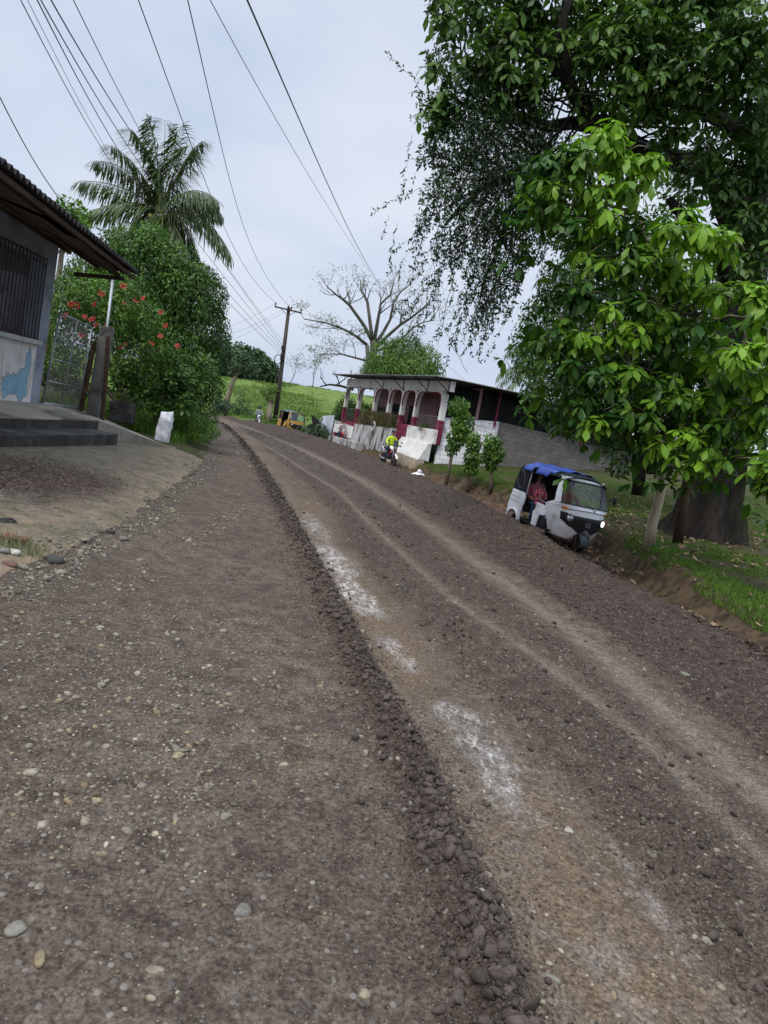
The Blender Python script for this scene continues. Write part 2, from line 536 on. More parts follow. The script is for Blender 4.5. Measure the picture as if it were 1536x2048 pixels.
th = np.radians(np.arange(60, 1.55, -.07))
rr = np.concatenate([[.05, .35, .65, .85], EYE / np.tan(th), np.geomspace(62, 900, 55)])
az = np.radians(np.concatenate([np.arange(-110, -40, 2.5), np.arange(-40, 45, .1), np.arange(45, 111, 2.5)]))
RRg, AZg = np.meshgrid(rr, az, indexing='ij')
gx, gy = (RRg * np.sin(AZg)).ravel(), (RRg * np.cos(AZg)).ravel()
gz = hgt(gx, gy, True)
GV = np.stack([gx, gy, gz], 1)
na, nr = len(az), len(rr)
ii = (np.arange(nr - 1)[:, None] * na + np.arange(na - 1)[None]).ravel()
GF = np.stack([ii, ii + 1, ii + na + 1, ii + na], 1)
cxf, cyf = GV[GF, 0].mean(1), GV[GF, 1].mean(1)
jit = .12 * (fbm(cxf * 3, cyf * 3, 3, 90) - .5)
is_road = (cxf > XL(cyf) + jit) & (cxf < XR(cyf) + jit) & (cyf < 61)
is_apron = (cxf <= XL(cyf) + jit) & (cyf + .25 * (cxf + 5) + jit * 4 < 16.4) & (cxf > -12)
is_past = ~is_road & (cyf > 58)


def dist_ell(x, y, cx, cy, rx, ry, s=0.0):
    dx, dy = x - cx - s * (y - cy), y - cy
    return np.sqrt((dx / rx) ** 2 + (dy / ry) ** 2)


wig_ = .05 * (vnoise(gy * 2.3, gx * 0, 9) - .5)
dw_ = gx - XW(gy)
loose_ = np.clip(loosemask(gx, gy) + np.exp(-((dw_ - wig_) / .15) ** 2), 0, 1)
track_ = np.clip(.62 * np.exp(-((gx - T2(gy)) / .07) ** 2) + .85 * np.exp(-((gx - T1(gy)) / (.11 + .07 * vnoise(gy * .8, gx * 0, 19))) ** 2) + .5 * np.exp(-((gx - XS(gy) + .28) / .13) ** 2), 0, 1)
clay_ = np.exp(-((gx - XS(gy)) / .34) ** 2) * (.25 + .9 * sst(.4, .65, fbm(gx * 1.2, gy * .5, 3, 44)))
white_ = np.zeros(len(gx))
for (cx, cy, rx, ry, s, a) in [(.76, 3.72, .14, .36, -.22, .8), (.85, 3.18, .10, .25, -.2, .55), (-.12, 6.45, .15, .5, -.26, .9), (-.5, 7.9, .2, .8, -.26, .8), (-.95, 9.9, .18, 1.0, -.25, .45), (.3, 4.95, .1, .3, -.3, .5), (1.05, 2.1, .08, .25, -.1, .22), (1.35, 2.35, .03, .5, -.15, .2)]:
    white_ = np.maximum(white_, a * (1 - sst(.45, 1.6, dist_ell(gx, gy, cx, cy, rx, ry, s) + .9 * (fbm(gx * 4, gy * 2.5, 3, 46) - .5))))
shoulder_ = sst(.35, .7, gx - XB(gy)) * (gx < XR(gy) + .5)
edge_ = np.clip(XL(gy) - gx, 0, 10)
litter_ = 1 - sst(.55, 1.15, dist_ell(gx, gy, -4.55, 8.3, 1.1, 1.9, .12) + .5 * (fbm(gx * 2, gy * 2, 3, 48) - .5))
bankd_ = np.clip(gx - XR(gy), 0, 10)


def sub_sheet(name, mask, mat, names):
    f = GF[mask]; used = np.unique(f)
    re = np.zeros(len(GV), dtype=np.int64); re[used] = np.arange(len(used))
    pool = dict(loose=loose_, track=track_, clay=clay_, white=white_, shoulder=shoulder_, edge=edge_, litter=litter_, bankd=bankd_)
    o = fast_mesh(name, GV[used], re[f], mat, attrs={k: pool[k][used] for k in names})
    return tag(o, kind='structure')


def voro(nt, v, scale):
    n = nt.nodes.new('ShaderNodeTexVoronoi'); n.inputs['Scale'].default_value = scale
    nt.links.new(v, n.inputs['Vector'])
    return n.outputs['Distance'], n.outputs['Color']


def road_material():
    m, nt, b, out = new_mat('gravel_road')
    v = pos(nt)
    big, mid, fine = noise(nt, .7, 4, .55, v), noise(nt, 6, 6, .65, v), noise(nt, 60, 6, .7, v)
    c = mixc(nt, stepr(nt, big, .35, .65), (.142, .114, .089), (.108, .086, .067))
    c = mixc(nt, stepr(nt, mid, .35, .7), c, (.068, .053, .042))
    c = mixc(nt, mth(nt, 'MULTIPLY', attr(nt, 'loose'), stepr(nt, noise(nt, 11, 5, .6, v), .2, .6)), c, (.052, .039, .031))
    c = mixc(nt, mth(nt, 'MULTIPLY', attr(nt, 'track'), stepr(nt, noise(nt, 9, 5, .6, v), .1, .75)), c, (.200, .166, .130))
    c = mixc(nt, mth(nt, 'MULTIPLY', attr(nt, 'clay'), stepr(nt, mid, .25, .7), True), c, (.155, .112, .074))
    c = mixc(nt, mth(nt, 'MULTIPLY', attr(nt, 'shoulder'), stepr(nt, noise(nt, 2.5, 6, .6, v), .35, .6)), c, (.13, .062, .036))
    c = mixc(nt, mth(nt, 'MULTIPLY', attr(nt, 'shoulder'), stepr(nt, noise(nt, 4.5, 6, .6, v), .52, .62)), c, (.035, .026, .022))
    mpw = nt.nodes.new('ShaderNodeMapping'); mpw.inputs['Scale'].default_value = (1, .35, 1); mpw.inputs['Rotation'].default_value = (0, 0, .25)
    nt.links.new(v, mpw.inputs['Vector'])
    wmask = mth(nt, 'MULTIPLY', attr(nt, 'white'), stepr(nt, noise(nt, 13, 8, .75, mpw.outputs[0]), .45, .60))
    c = mixc(nt, mth(nt, 'MULTIPLY', attr(nt, 'white'), stepr(nt, noise(nt, 5, 6, .6, v), .3, .65)), c, (.225, .21, .195))
    c = mixc(nt, wmask, c, (.52, .49, .45))
    # fine grain with dark specks painted as shaded cavities, then small pebbles of two sizes
    c = mixc(nt, 1.0, c, mixc(nt, stepr(nt, fine, .25, .75), (.35, .35, .35), (1.62, 1.6, 1.58)), 'MULTIPLY')
    c = mixc(nt, 1.0, c, mixc(nt, stepr(nt, noise(nt, 25, 6, .75, v), .3, .7), (.62, .62, .62), (1.25, 1.25, 1.25)), 'MULTIPLY')
    d1, col1 = voro(nt, v, 34); d2, col2 = voro(nt, v, 90)
    sp1 = nt.nodes.new('ShaderNodeSeparateColor'); nt.links.new(col1, sp1.inputs[0])
    sp2 = nt.nodes.new('ShaderNodeSeparateColor'); nt.links.new(col2, sp2.inputs[0])
    m1 = mth(nt, 'MULTIPLY', mth(nt, 'LESS_THAN', d1, .34), mth(nt, 'GREATER_THAN', sp1.outputs[0], .87))
    m2 = mth(nt, 'MULTIPLY', mth(nt, 'LESS_THAN', d2, .36), mth(nt, 'GREATER_THAN', sp2.outputs[0], .8))
    pc1 = mixc(nt, sp1.outputs[1], (.09, .08, .07), (.26, .235, .205))
    pc2 = mixc(nt, sp2.outputs[1], (.05, .043, .038), (.22, .195, .165))
    c = mixc(nt, mth(nt, 'MULTIPLY', m2, .8), c, pc2); c = mixc(nt, mth(nt, 'MULTIPLY', m1, .85), c, pc1)
    nt.links.new(c, b.inputs['Base Color'])
    b.inputs['Roughness'].default_value = .9; b.inputs['Specular IOR Level'].default_value = .06
    h = mth(nt, 'ADD', mth(nt, 'MULTIPLY', fine, .5), mth(nt, 'ADD', mth(nt, 'MULTIPLY', mth(nt, 'SUBTRACT', .5, d1), m1), mth(nt, 'MULTIPLY', noise(nt, 150, 4, .7, v), .35)))
    bump(nt, h, b, .9, .012)
    return m


def ground_material():
    m, nt, b, out = new_mat('grass_soil')
    v = pos(nt)
    c = mixc(nt, stepr(nt, noise(nt, 1.1, 6, .6, v), .4, .62), (.055, .065, .024), (.060, .045, .030))
    c = mixc(nt, stepr(nt, noise(nt, 14, 5, .6, v), .35, .65), c, (.045, .052, .02))
    # the bare clay face of the bank
    k = nt.nodes.new('ShaderNodeMapRange'); k.inputs['From Min'].default_value = .38; k.inputs['From Max'].default_value = .62
    k.inputs['To Min'].default_value = 1; k.inputs['To Max'].default_value = 0
    nt.links.new(attr(nt, 'bankd'), k.inputs['Value'])
    onb = mth(nt, 'MULTIPLY', k.outputs[0], mth(nt, 'GREATER_THAN', attr(nt, 'bankd'), .001))
    c = mixc(nt, onb, c, mixc(nt, stepr(nt, noise(nt, 5, 6, .6, v), .4, .6), (.105, .075, .046), (.052, .040, .027)))
    c = mixc(nt, 1.0, c, mixc(nt, noise(nt, 60, 5, .7, v), (.5, .5, .5), (1.5, 1.5, 1.5)), 'MULTIPLY')
    nt.links.new(c, b.inputs['Base Color']); b.inputs['Roughness'].default_value = .95; b.inputs['Specular IOR Level'].default_value = .05
    bump(nt, noise(nt, 40, 5, .7, v), b, .7, .02)
    return m


def apron_material():
    m, nt, b, out = new_mat('worn_concrete')
    v = pos(nt)
    c = mixc(nt, stepr(nt, noise(nt, .9, 6, .6, v), .38, .62), (.150, .130, .096), (.100, .094, .074))
    k = nt.nodes.new('ShaderNodeMapRange'); k.inputs['From Min'].default_value = .2; k.inputs['From Max'].default_value = 1.7
    k.inputs['To Min'].default_value = 1; k.inputs['To Max'].default_value = 0
    nt.links.new(attr(nt, 'edge'), k.inputs['Value'])
    tanf = mth(nt, 'MULTIPLY', k.outputs[0], stepr(nt, noise(nt, 1.6, 6, .65, v), .25, .6))
    c = mixc(nt, tanf, c, (.215, .165, .112))
    c = mixc(nt, mth(nt, 'MULTIPLY', stepr(nt, noise(nt, 2.3, 7, .6, v), .5, .68), .6), c, (.085, .085, .045))
    c = mixc(nt, mth(nt, 'MULTIPLY', attr(nt, 'litter'), .8), c, (.080, .050, .040))
    c = mixc(nt, 1.0, c, mixc(nt, noise(nt, 90, 6, .75, v), (.45, .45, .45), (1.55, 1.55, 1.55)), 'MULTIPLY')
    c = mixc(nt, 1.0, c, mixc(nt, stepr(nt, noise(nt, 7, 8, .75, v), .32, .68), (.66, .66, .64), (1.2, 1.2, 1.2)), 'MULTIPLY')
    nt.links.new(c, b.inputs['Base Color']); b.inputs['Roughness'].default_value = .8; b.inputs['Specular IOR Level'].default_value = .12
    bump(nt, noise(nt, 80, 5, .7, v), b, .4, .01)
    return m


def pasture_material():
    m, nt, b, out = new_mat('pasture_grass')
    v = pos(nt)
    mp = nt.nodes.new('ShaderNodeMapping'); mp.inputs['Scale'].default_value = (1, .45, 1); nt.links.new(v, mp.inputs['Vector']); v2 = mp.outputs[0]
    c = mixc(nt, stepr(nt, noise(nt, .12, 6, .65, v2), .35, .65), (.125, .20, .045), (.18, .245, .065))
    c = mixc(nt, stepr(nt, noise(nt, .55, 7, .7, v2), .5, .68), c, (.075, .135, .026))
    c = mixc(nt, stepr(nt, noise(nt, 2.2, 6, .7, v2), .45, .7), c, (.085, .13, .03))
    nt.links.new(c, b.inputs['Base Color']); b.inputs['Roughness'].default_value = .95; b.inputs['Specular IOR Level'].default_value = .05
    bump(nt, noise(nt, 1.2, 7, .75, v), b, 1.0, .5)
    return m


M_road, M_ground, M_apron, M_past = road_material(), ground_material(), apron_material(), pasture_material()
sub_sheet('road', is_road, M_road, ['loose', 'track', 'clay', 'white', 'shoulder'])
sub_sheet('driveway', is_apron & ~is_road, M_apron, ['edge', 'litter'])
sub_sheet('pasture_hill', is_past, M_past, [])
sub_sheet('ground', ~is_road & ~is_apron & ~is_past, M_ground, ['bankd'])
for _n in ('GV', 'GF', 'RRg', 'AZg', 'loose_', 'track_', 'clay_', 'white_', 'shoulder_', 'gx', 'gy', 'gz'):
    globals().pop(_n, None)


# ---- stones, clods, litter: nobody could count them
def ico(sub):
    import bmesh
    bm = bmesh.new(); bmesh.ops.create_icosphere(bm, subdivisions=sub, radius=1)
    bm.verts.ensure_lookup_table()
    V = np.array([v.co[:] for v in bm.verts]); Fc = np.array([[v.index for v in f.verts] for f in bm.faces]); bm.free()
    return V, Fc


def stone_shapes(sub, n, jag, seed):
    r = np.random.default_rng(seed); V, Fc = ico(sub); out = []
    for _ in range(n):
        w = V.copy()
        for _k in range(5 if jag < .1 else 11):
            d = norm(r.normal(0, 1, (1, 3)))[0]; t = r.uniform(.45, .85) if jag < .1 else r.uniform(.42, .72)
            dd = w @ d; w = w - np.outer(np.maximum(dd - t, 0), d) * r.uniform(.6, 1)
        w = w * (1 + r.normal(0, jag, (len(w), 1))) * r.uniform(.75, 1.25, (1, 3))
        out.append(w)
    return out, Fc


def stones(name, X, Y, S, cols, mat, sub=1, jag=.05, flat=.6, sink=.25, shapes=7, seed=3, smooth=True):
    sh, Fc = stone_shapes(sub, shapes, jag, seed)
    n = len(X); Z = hgt(X, Y, True)
    Vs, Fs, Cs, o = [], [], [], 0
    kind = rng.integers(0, shapes, n)
    for k in range(shapes):
        idx = np.where(kind == k)[0]; m = len(idx)
        if m == 0: continue
        a = rng.uniform(0, 6.28, m); s = S[idx]
        sx, sy, sz = s * rng.uniform(.75, 1.2, m), s * rng.uniform(.6, 1.0, m), s * flat * rng.uniform(.6, 1.1, m)
        w = sh[k][None] * np.stack([sx, sy, sz], 1)[:, None]
        tl = rng.normal(0, .22, m)
        ct, st = np.cos(tl)[:, None], np.sin(tl)[:, None]
        w = np.stack([w[..., 0] * ct - w[..., 2] * st, w[..., 1], w[..., 0] * st + w[..., 2] * ct], -1)
        ca, sa = np.cos(a)[:, None], np.sin(a)[:, None]
        x, y = w[..., 0] * ca - w[..., 1] * sa, w[..., 0] * sa + w[..., 1] * ca
        V = np.stack([x + X[idx][:, None], y + Y[idx][:, None], w[..., 2] + (Z[idx] + sz * (1 - 2 * sink))[:, None]], -1)
        nv = V.shape[1]
        Vs.append(V.reshape(-1, 3)); Fs.append(((np.arange(m) * nv)[:, None, None] + Fc[None] + o).reshape(-1, 3)); Cs.append(np.repeat(cols[idx], nv, 0)); o += m * nv
    ob = fast_mesh(name, np.concatenate(Vs), np.concatenate(Fs), mat, attrs={'col': np.concatenate(Cs)}, smooth=smooth)
    return tag(ob, kind='stuff')


def stone_material(name, amt=.25, warm=.86):
    m, nt, b, out = new_mat(name)
    v = pos(nt)
    c = mixc(nt, 1.0, attr(nt, 'col', 'Color'), mixc(nt, noise(nt, 120, 5, .7, v), (1.02 * (1 - amt * 2), 1 - amt * 2, warm * (1 - amt * 2)), (1.02 * (1 + amt * 2), 1 + amt * 2, warm * (1 + amt * 2))), 'MULTIPLY')
    c = mixc(nt, stepr(nt, noise(nt, 45, 6, .7, v), .42, .62), c, mixc(nt, .5, c, (.088, .071, .059)))
    nt.links.new(c, b.inputs['Base Color']); b.inputs['Roughness'].default_value = .9; b.inputs['Specular IOR Level'].default_value = .08
    bump(nt, noise(nt, 160, 4, .7, v), b, .5, .006)
    return m


M_stone, M_clod = stone_material('pebble', .2), stone_material('soil_clod', .35, 1.0)
PAL = np.array([(.30, .28, .25), (.24, .23, .22), (.26, .225, .17), (.20, .19, .175), (.34, .32, .30), (.15, .135, .12), (.13, .13, .13), (.27, .22, .165)])


def polar_pts(n, r0, r1, a0, a1, p):
    r = r0 * (r1 / r0) ** (rng.uniform(0, 1, n) ** p); a = np.radians(rng.uniform(a0, a1, n))
    return r * np.sin(a), r * np.cos(a)


# loose pebbles on the whole road: patchy on the left lane, everywhere on the loosened side
x, y = polar_pts(78000, 1.3, 40, -34, 42, .75)
left = x < XW(y)
patch = fbm(x * .9, y * .55, 3, 101)
prob = np.where(left, sst(.46, .62, patch) * .95 + .02, .26 + .5 * loosemask(x, y))
clus = np.zeros(len(x))
for (px_, py_, r_, a_) in [(60, 1290, .38, 1), (30, 1250, .3, .8), (190, 1240, .35, .8), (240, 1300, .35, .8), (110, 1225, .3, .7), (420, 1255, .3, 1), (360, 1230, .35, .8), (470, 1280, .25, .8), (290, 1330, .3, .6), (380, 1400, .3, .7), (430, 1340, .25, .7), (180, 1420, .28, .8), (60, 1440, .25, .8), (280, 1450, .28, .9), (330, 1500, .26, 1), (280, 1540, .25, 1), (390, 1540, .22, .9), (120, 1540, .25, .8), (30, 1560, .2, .9), (160, 1640, .22, .8), (280, 1640, .2, .9), (350, 1580, .2, .8), (610, 1390, .16, 1), (600, 1460, .1, .5), (640, 1180, .12, .5), (280, 1180, .3, .8), (150, 1320, .3, .5)]:
    g_ = G(px_, py_); clus = np.maximum(clus, a_ * np.exp(-(((x - g_.x) / r_) ** 2 + ((y - g_.y) / (r_ * 1.3)) ** 2)))
stripe = np.exp(-((x - (XL(y) + .18)) / .2) ** 2) + .8 * np.exp(-((x - (XL(y) + .95 + .25 * np.sin(y * .8))) / .14) ** 2) * (y > 5)
prob = np.where(left, .55 * prob * (.22 + .78 * sst(.4, 1.5, XW(y) - x)) * (.35 + .65 * sst(2.0, 3.6, y)) + stripe * .9 + clus * .95, prob)
keep = (rng.uniform(0, 1, len(x)) < prob) & (x > XL(y) - .1) & (x < XB(y) + .4)
x, y = x[keep], y[keep]
rd_ = np.hypot(x, y)
S = np.minimum(.0042 + rng.pareto(2.5, len(x)) * .0052, .026) * np.clip(.72 + rd_ * .06, .8, 1.7) * np.where(x < XW(y), 1 + .5 * np.clip(stripe[keep] + clus[keep] * .7, 0, 1), 1)
ci = rng.choice(len(PAL), len(x), p=[.2, .17, .13, .18, .06, .12, .06, .08])
lz = loosemask(x, y) * (x > XW(y))
dust = np.array([.085, .070, .058])
mixd = np.clip(lz * .75 + rng.normal(0, .2, len(x)), 0, 1)[:, None]
cols = np.clip(PAL[ci] * np.array([1.04, 1.0, .95]) * rng.uniform(.55, 1.3, (len(x), 1)) * (1 - mixd) + dust * mixd, .02, .55)
stones('gravel', x, y, S, cols, M_stone, 1, .07, .5, .44, 12, 5)
# the washed-out stones along the foot of the driveway
y = 4.4 + 19 * rng.uniform(0, 1, 3000) ** 1.25
x = XL(y) + .16 + rng.normal(0, .13, len(y)) + .12 * np.sin(y * 1.7)
k2_ = rng.uniform(0, 1, len(y)) < .25 + .75 * sst(.4, .6, vnoise(y * 1.1, y * 0 + .5, 3)); x, y = x[k2_], y[k2_]
S = np.minimum(.011 + rng.pareto(2.8, len(x)) * .009, .05)
ci = rng.choice(len(PAL), len(x), p=[.2, .17, .10, .18, .08, .13, .10, .04])
stones('edge_gravel', x, y, S, PAL[ci] * rng.uniform(.45, 1.15, (len(x), 1)), M_stone, 1, .08, .6, .3, 12, 15)
# dark soil clods on the windrow and the loosened band
y = 1.3 * (42 / 1.3) ** (rng.uniform(0, 1, 9500) ** .8)
x = XW(y) + rng.normal(0, .062, len(y)) * np.where(rng.uniform(0, 1, len(y)) < .12, 2.4, 1) + .05 * (vnoise(y * 2.3, y * 0, 9) - .5)
x2, y2 = polar_pts(46000, 1.6, 48, -20, 42, .62)
kk = (x2 > XS(y2) + .3) & (x2 < XB(y2) + .5) & (rng.uniform(0, 1, len(x2)) < .06 + .75 * loosemask(x2, y2))
xx, yy = np.concatenate([x, x2[kk]]), np.concatenate([y, y2[kk]])
nn = len(x)
S = np.minimum(.007 + rng.pareto(2.3, len(xx)) * .009, .040) * np.clip(.8 + np.hypot(xx, yy) * .03, .8, 1.7)
S[nn:] *= .8
cols = np.array([(.070, .056, .047)]) * rng.uniform(.6, 1.55, (len(xx), 1)) * (1 + rng.normal(0, .015, (len(xx), 3)))
near = (np.hypot(xx, yy) < 7) & (np.arange(len(xx)) < nn)
ang = rng.uniform(.75, 1.3, len(xx))
stones('soil_clods', xx[~near], yy[~near], S[~near], np.clip(cols[~near], .01, .4), M_clod, 1, .17, .8, .3, 12, 9, False)
stones('ridge_clods', xx[near], yy[near], np.minimum(S[near] * ang[near], .033), np.clip(cols[near], .01, .4), M_clod, 2, .135, .85, .3, 14, 29, False)
yc = 1.3 * (20 / 1.3) ** rng.uniform(0, 1, 16000); xc = XW(yc) + rng.normal(0, .13, len(yc))
stones('soil_crumbs', xc, yc, rng.uniform(.003, .009, len(yc)) * np.clip(.8 + yc * .06, .9, 1.8), np.array([(.082, .066, .055)]) * rng.uniform(.5, 1.5, (len(yc), 1)), M_clod, 0 + 1, .2, .8, .3, 6, 39, False)
# stones one can point at
BIGST = [((483, 1825), .034, (.21, .20, .195), 'round flat grey stone pressed into the left lane near the bottom'), ((32, 1862), .033, (.26, .25, .235), 'pale grey angular stone at the bottom left corner of the road'),
         ((80, 1920), .027, (.30, .25, .17), 'tan oval pebble at the lower left of the road'), ((310, 1940), .024, (.30, .27, .22), 'long cream stone chip lying below the round grey stone'),
         ((968, 1958), .026, (.28, .26, .23), 'smooth cream pebble on the soil ridge near the bottom edge'), ((1418, 1872), .03, (.26, .25, .23), 'oval cream stone alone in the dark loose soil at lower right'),
         ((1140, 1650), .026, (.42, .40, .37), 'small white angular stone below the chalky patch on the clay strip'), ((1371, 1346), .05, (.22, .22, .20), 'large pale lump of stone on the loose soil right of the tyre track'),
         ((1108, 1942), .03, (.24, .23, .22), 'grey angular stone on the clay strip near the bottom edge'), ((450, 1636), .025, (.27, .26, .22), 'greenish cream flat stone in the middle of the left lane'),
         ((898, 1921), .03, (.055, .048, .045), 'dark round clod fallen left of the soil ridge'), ((728, 1990), .024, (.33, .30, .24), 'square cream stone chip at bottom centre of the road')]
shp, icF = stone_shapes(2, 6, .012, 77)
for i, ((px, py), s, c, lab) in enumerate(BIGST):
    g = G(px, py); z = float(hgt(np.array([g.x]), np.array([g.y]), True)[0])
    V = shp[i % 6] * np.array([s, s * .8, s * .42]); c = tuple(q * .82 for q in c); a = rng.uniform(0, 6)
    V = np.stack([V[:, 0] * math.cos(a) - V[:, 1] * math.sin(a), V[:, 0] * math.sin(a) + V[:, 1] * math.cos(a), V[:, 2]], 1)
    o = fast_mesh('stone', V, icF, M_stone, attrs={'col': np.tile(np.array([c]), (len(V), 1))})
    o.location = (g.x, g.y, z + s * .02)
    tag(o, lab, 'stone', 'single stones on the road')

# ------------------------------------------------------------------ leaf clouds and branches
def cloud(clumps, n, L, W, tone=(.45, .18), big=False, droop=.3, out=.6, down=.25, shell=.55, seed=0, nscale=1.2):
    """clumps: (centre, (rx,ry,rz) or r). n leaves shared out by volume"""
    Cc = np.array([tuple(c) for c, r in clumps], float)
    Rr = np.array([(r, r, r) if not hasattr(r, '__len__') else r for c, r in clumps], float)
    vol = Rr.prod(1) ** .8; k = rng.choice(len(clumps), n, p=vol / vol.sum())
    d = norm(rng.normal(0, 1, (n, 3)))
    rad = np.where(rng.uniform(0, 1, n) < shell, rng.uniform(.75, 1.0, n), rng.uniform(.1, 1.0, n) ** .5)
    rad = rad * (1 + .5 * (fbm(d[:, 0] * 3 + k * 7.7, d[:, 1] * 3 + d[:, 2] * 2.1, 3, 200 + seed) - .5))
    P = Cc[k] + d * Rr[k] * rad[:, None]
    D = norm(d * out + rng.normal(0, .5, (n, 3)) + np.array([0, 0, -down]))
    N = norm(d * .5 + np.array([0, 0, .7]) + rng.normal(0, .4, (n, 3)))
    t = tone[0] + 1.1 * (fbm(P[:, 0] * nscale + P[:, 1] * .7, P[:, 2] * nscale, 3, 210 + seed) - .5) + rng.normal(0, tone[1], n)
    Ls = L * rng.uniform(.6, 1.25, n)
    return leaves(P, D, N, Ls, Ls * W, np.clip(t, 0, 1), big, droop)


def twigs_to(mb, hub, clumps, r0=.05, r1=.012, wob=.12, sub=4):
    for c, r in clumps:
        c = Vector(tuple(c)); rr = r if not hasattr(r, '__len__') else min(r)
        pts = bezier(hub, c, -.12 * (c - Vector(hub)).length * .3, 6, wob)
        mb.tube(pts, [r0 + (r1 - r0) * i / 6 for i in range(7)], 6)
        for _ in range(sub):
            e = c + Vector(tuple(norm(rng.normal(0, 1, (1, 3)))[0])) * rr * .85
            mb.tube(bezier(c, e, 0, 3, .05), [r1, r1 * .8, r1 * .5, r1 * .25], 4)


M_bark = stdmat('bark_dark', (.032, .027, .022), (.012, .010, .009), 4, .95, 1.0, 18, stretch=(1, 1, .3), stain=(.034, .038, .018), stain_scale=1.8, sl=.52, sh=.7)
M_barkp = stdmat('bark_pale', (.27, .23, .165), (.15, .125, .09), 4, .9, .8, 16, stretch=(1, 1, .3), stain=(.10, .11, .06), stain_scale=2.5)
M_barkg = stdmat('bark_grey', (.135, .12, .10), (.085, .076, .066), 2, .9, .5, 9, stretch=(1, 1, .3))
L_ficus = leafmat('leaf_ficus', (.018, .050, .012), (.105, .205, .034), .24)
L_hib = leafmat('leaf_hibiscus', (.030, .080, .014), (.150, .280, .040), .28)
L_broad = leafmat('leaf_broad', (.022, .065, .015), (.11, .21, .035), .25)
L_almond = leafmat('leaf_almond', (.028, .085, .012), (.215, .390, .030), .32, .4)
L_old = leafmat('leaf_old', (.020, .055, .015), (.125, .225, .042), .28, .4)
L_small = leafmat('leaf_small', (.018, .040, .020), (.075, .125, .046), .18)
L_far = leafmat('leaf_far', (.036, .072, .044), (.11, .175, .070), .15, .7)
L_vine = leafmat('leaf_vine', (.045, .10, .02), (.15, .25, .045), .22)
L_sparse = leafmat('leaf_sparse', (.075, .09, .05), (.17, .19, .10), .2)
L_palm = leafmat('leaf_palm', (.034, .062, .026), (.135, .185, .066), .2, .4)
L_grass = leafmat('leaf_grass', (.035, .085, .014), (.150, .270, .035), .28, .6)
L_dry = leafmat('leaf_dry', (.11, .065, .036), (.42, .31, .19), .1, .8)


def tree(name, label, cat, base, trunk_pts, trunk_r, bark, crown, lmat, hub=None, clumps=(), group=None, tw=(.05, .012)):
    t = thing(name, label, cat, tuple(base), group)
    b = MB(); b.tube(trunk_pts, trunk_r, 10)
    if clumps: twigs_to(b, hub or trunk_pts[-1], clumps, *tw)
    b.build('trunk', bark, t, True)
    V, Fc, T = crown
    fast_mesh('crown', V, Fc, lmat, t, {'tone': T})
    return t


# ------------------------------------------------------------------ house on the left
M_wblue = stdmat('paint_greyblue', (.30, .335, .395), (.22, .25, .30), 2, .8, .15, 40, stain=(.09, .09, .10), stain_scale=2, sl=.55, sh=.75)
M_lav = stdmat('paint_lavender', (.36, .32, .39), (.27, .24, .30), 1.5, .85, stain=(.10, .09, .11), stain_scale=3)
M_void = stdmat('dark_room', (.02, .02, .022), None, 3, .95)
M_iron = stdmat('painted_iron', (.018, .018, .02), (.05, .03, .02), 8, .6)
M_galv = stdmat('galvanised', (.36, .38, .40), (.24, .25, .26), 6, .45, metal=.6)
M_timber = stdmat('old_timber', (.085, .055, .036), (.045, .030, .022), 5, .9, .5, 20, stretch=(1, .15, 1))
M_soffit = stdmat('soffit_board', (.125, .085, .058), (.070, .050, .038), 2, .9, .3, 12, stretch=(1, .2, 1))
M_rooft = stdmat('weathered_roof', (.055, .050, .050), (.030, .028, .030), 3, .9, .3, 20)
M_conc = stdmat('concrete_grey', (.20, .19, .17), (.13, .125, .115), 2.5, .85, .5, 30, stain=(.06, .06, .05), stain_scale=3)
M_concd = stdmat('concrete_damp', (.060, .058, .054), (.035, .034, .033), 3, .75, .5, 30, stain=(.10, .10, .085), stain_scale=2)
M_slab = stdmat('porch_concrete', (.32, .295, .24), (.22, .205, .17), 1.2, .8, .3, 40, stretch=(1, .5, 1), stain=(.09, .085, .065), stain_scale=1.4, sl=.5, sh=.68)
M_sill = stdmat('sill_white', (.52, .53, .52), (.38, .39, .38), 3, .8, stain=(.2, .2, .18), stain_scale=5, sl=.6, sh=.8)


def peel_material():
    m, nt, b, out = new_mat('peeling_paint')
    v = pos(nt)
    w = mixc(nt, stepr(nt, noise(nt, 2.2, 6, .6, v), .35, .7), (.70, .68, .665), (.52, .50, .49))
    st = nt.nodes.new('ShaderNodeMapping'); st.inputs['Scale'].default_value = (5, 5, .6); nt.links.new(v, st.inputs['Vector'])
    w = mixc(nt, mth(nt, 'MULTIPLY', stepr(nt, noise(nt, 2, 6, .6, st.outputs[0]), .5, .7), .6), w, (.30, .28, .26))
    e = mth(nt, 'ADD', attr(nt, 'peel'), mth(nt, 'MULTIPLY', mth(nt, 'SUBTRACT', noise(nt, 7, 9, .72, v), .5), 1.1))
    blue = mixc(nt, stepr(nt, noise(nt, 5, 6, .6, v), .35, .65), (.16, .33, .47), (.27, .42, .52))
    c = mixc(nt, mth(nt, 'GREATER_THAN', e, .44), w, (.24, .22, .20))
    c = mixc(nt, mth(nt, 'GREATER_THAN', e, .5), c, blue)
    nt.links.new(c, b.inputs['Base Color']); b.inputs['Roughness'].default_value = .85
    bump(nt, mth(nt, 'SUBTRACT', noise(nt, 30, 5, .6, v), mth(nt, 'GREATER_THAN', e, .46)), b, .5, .01)
    return m


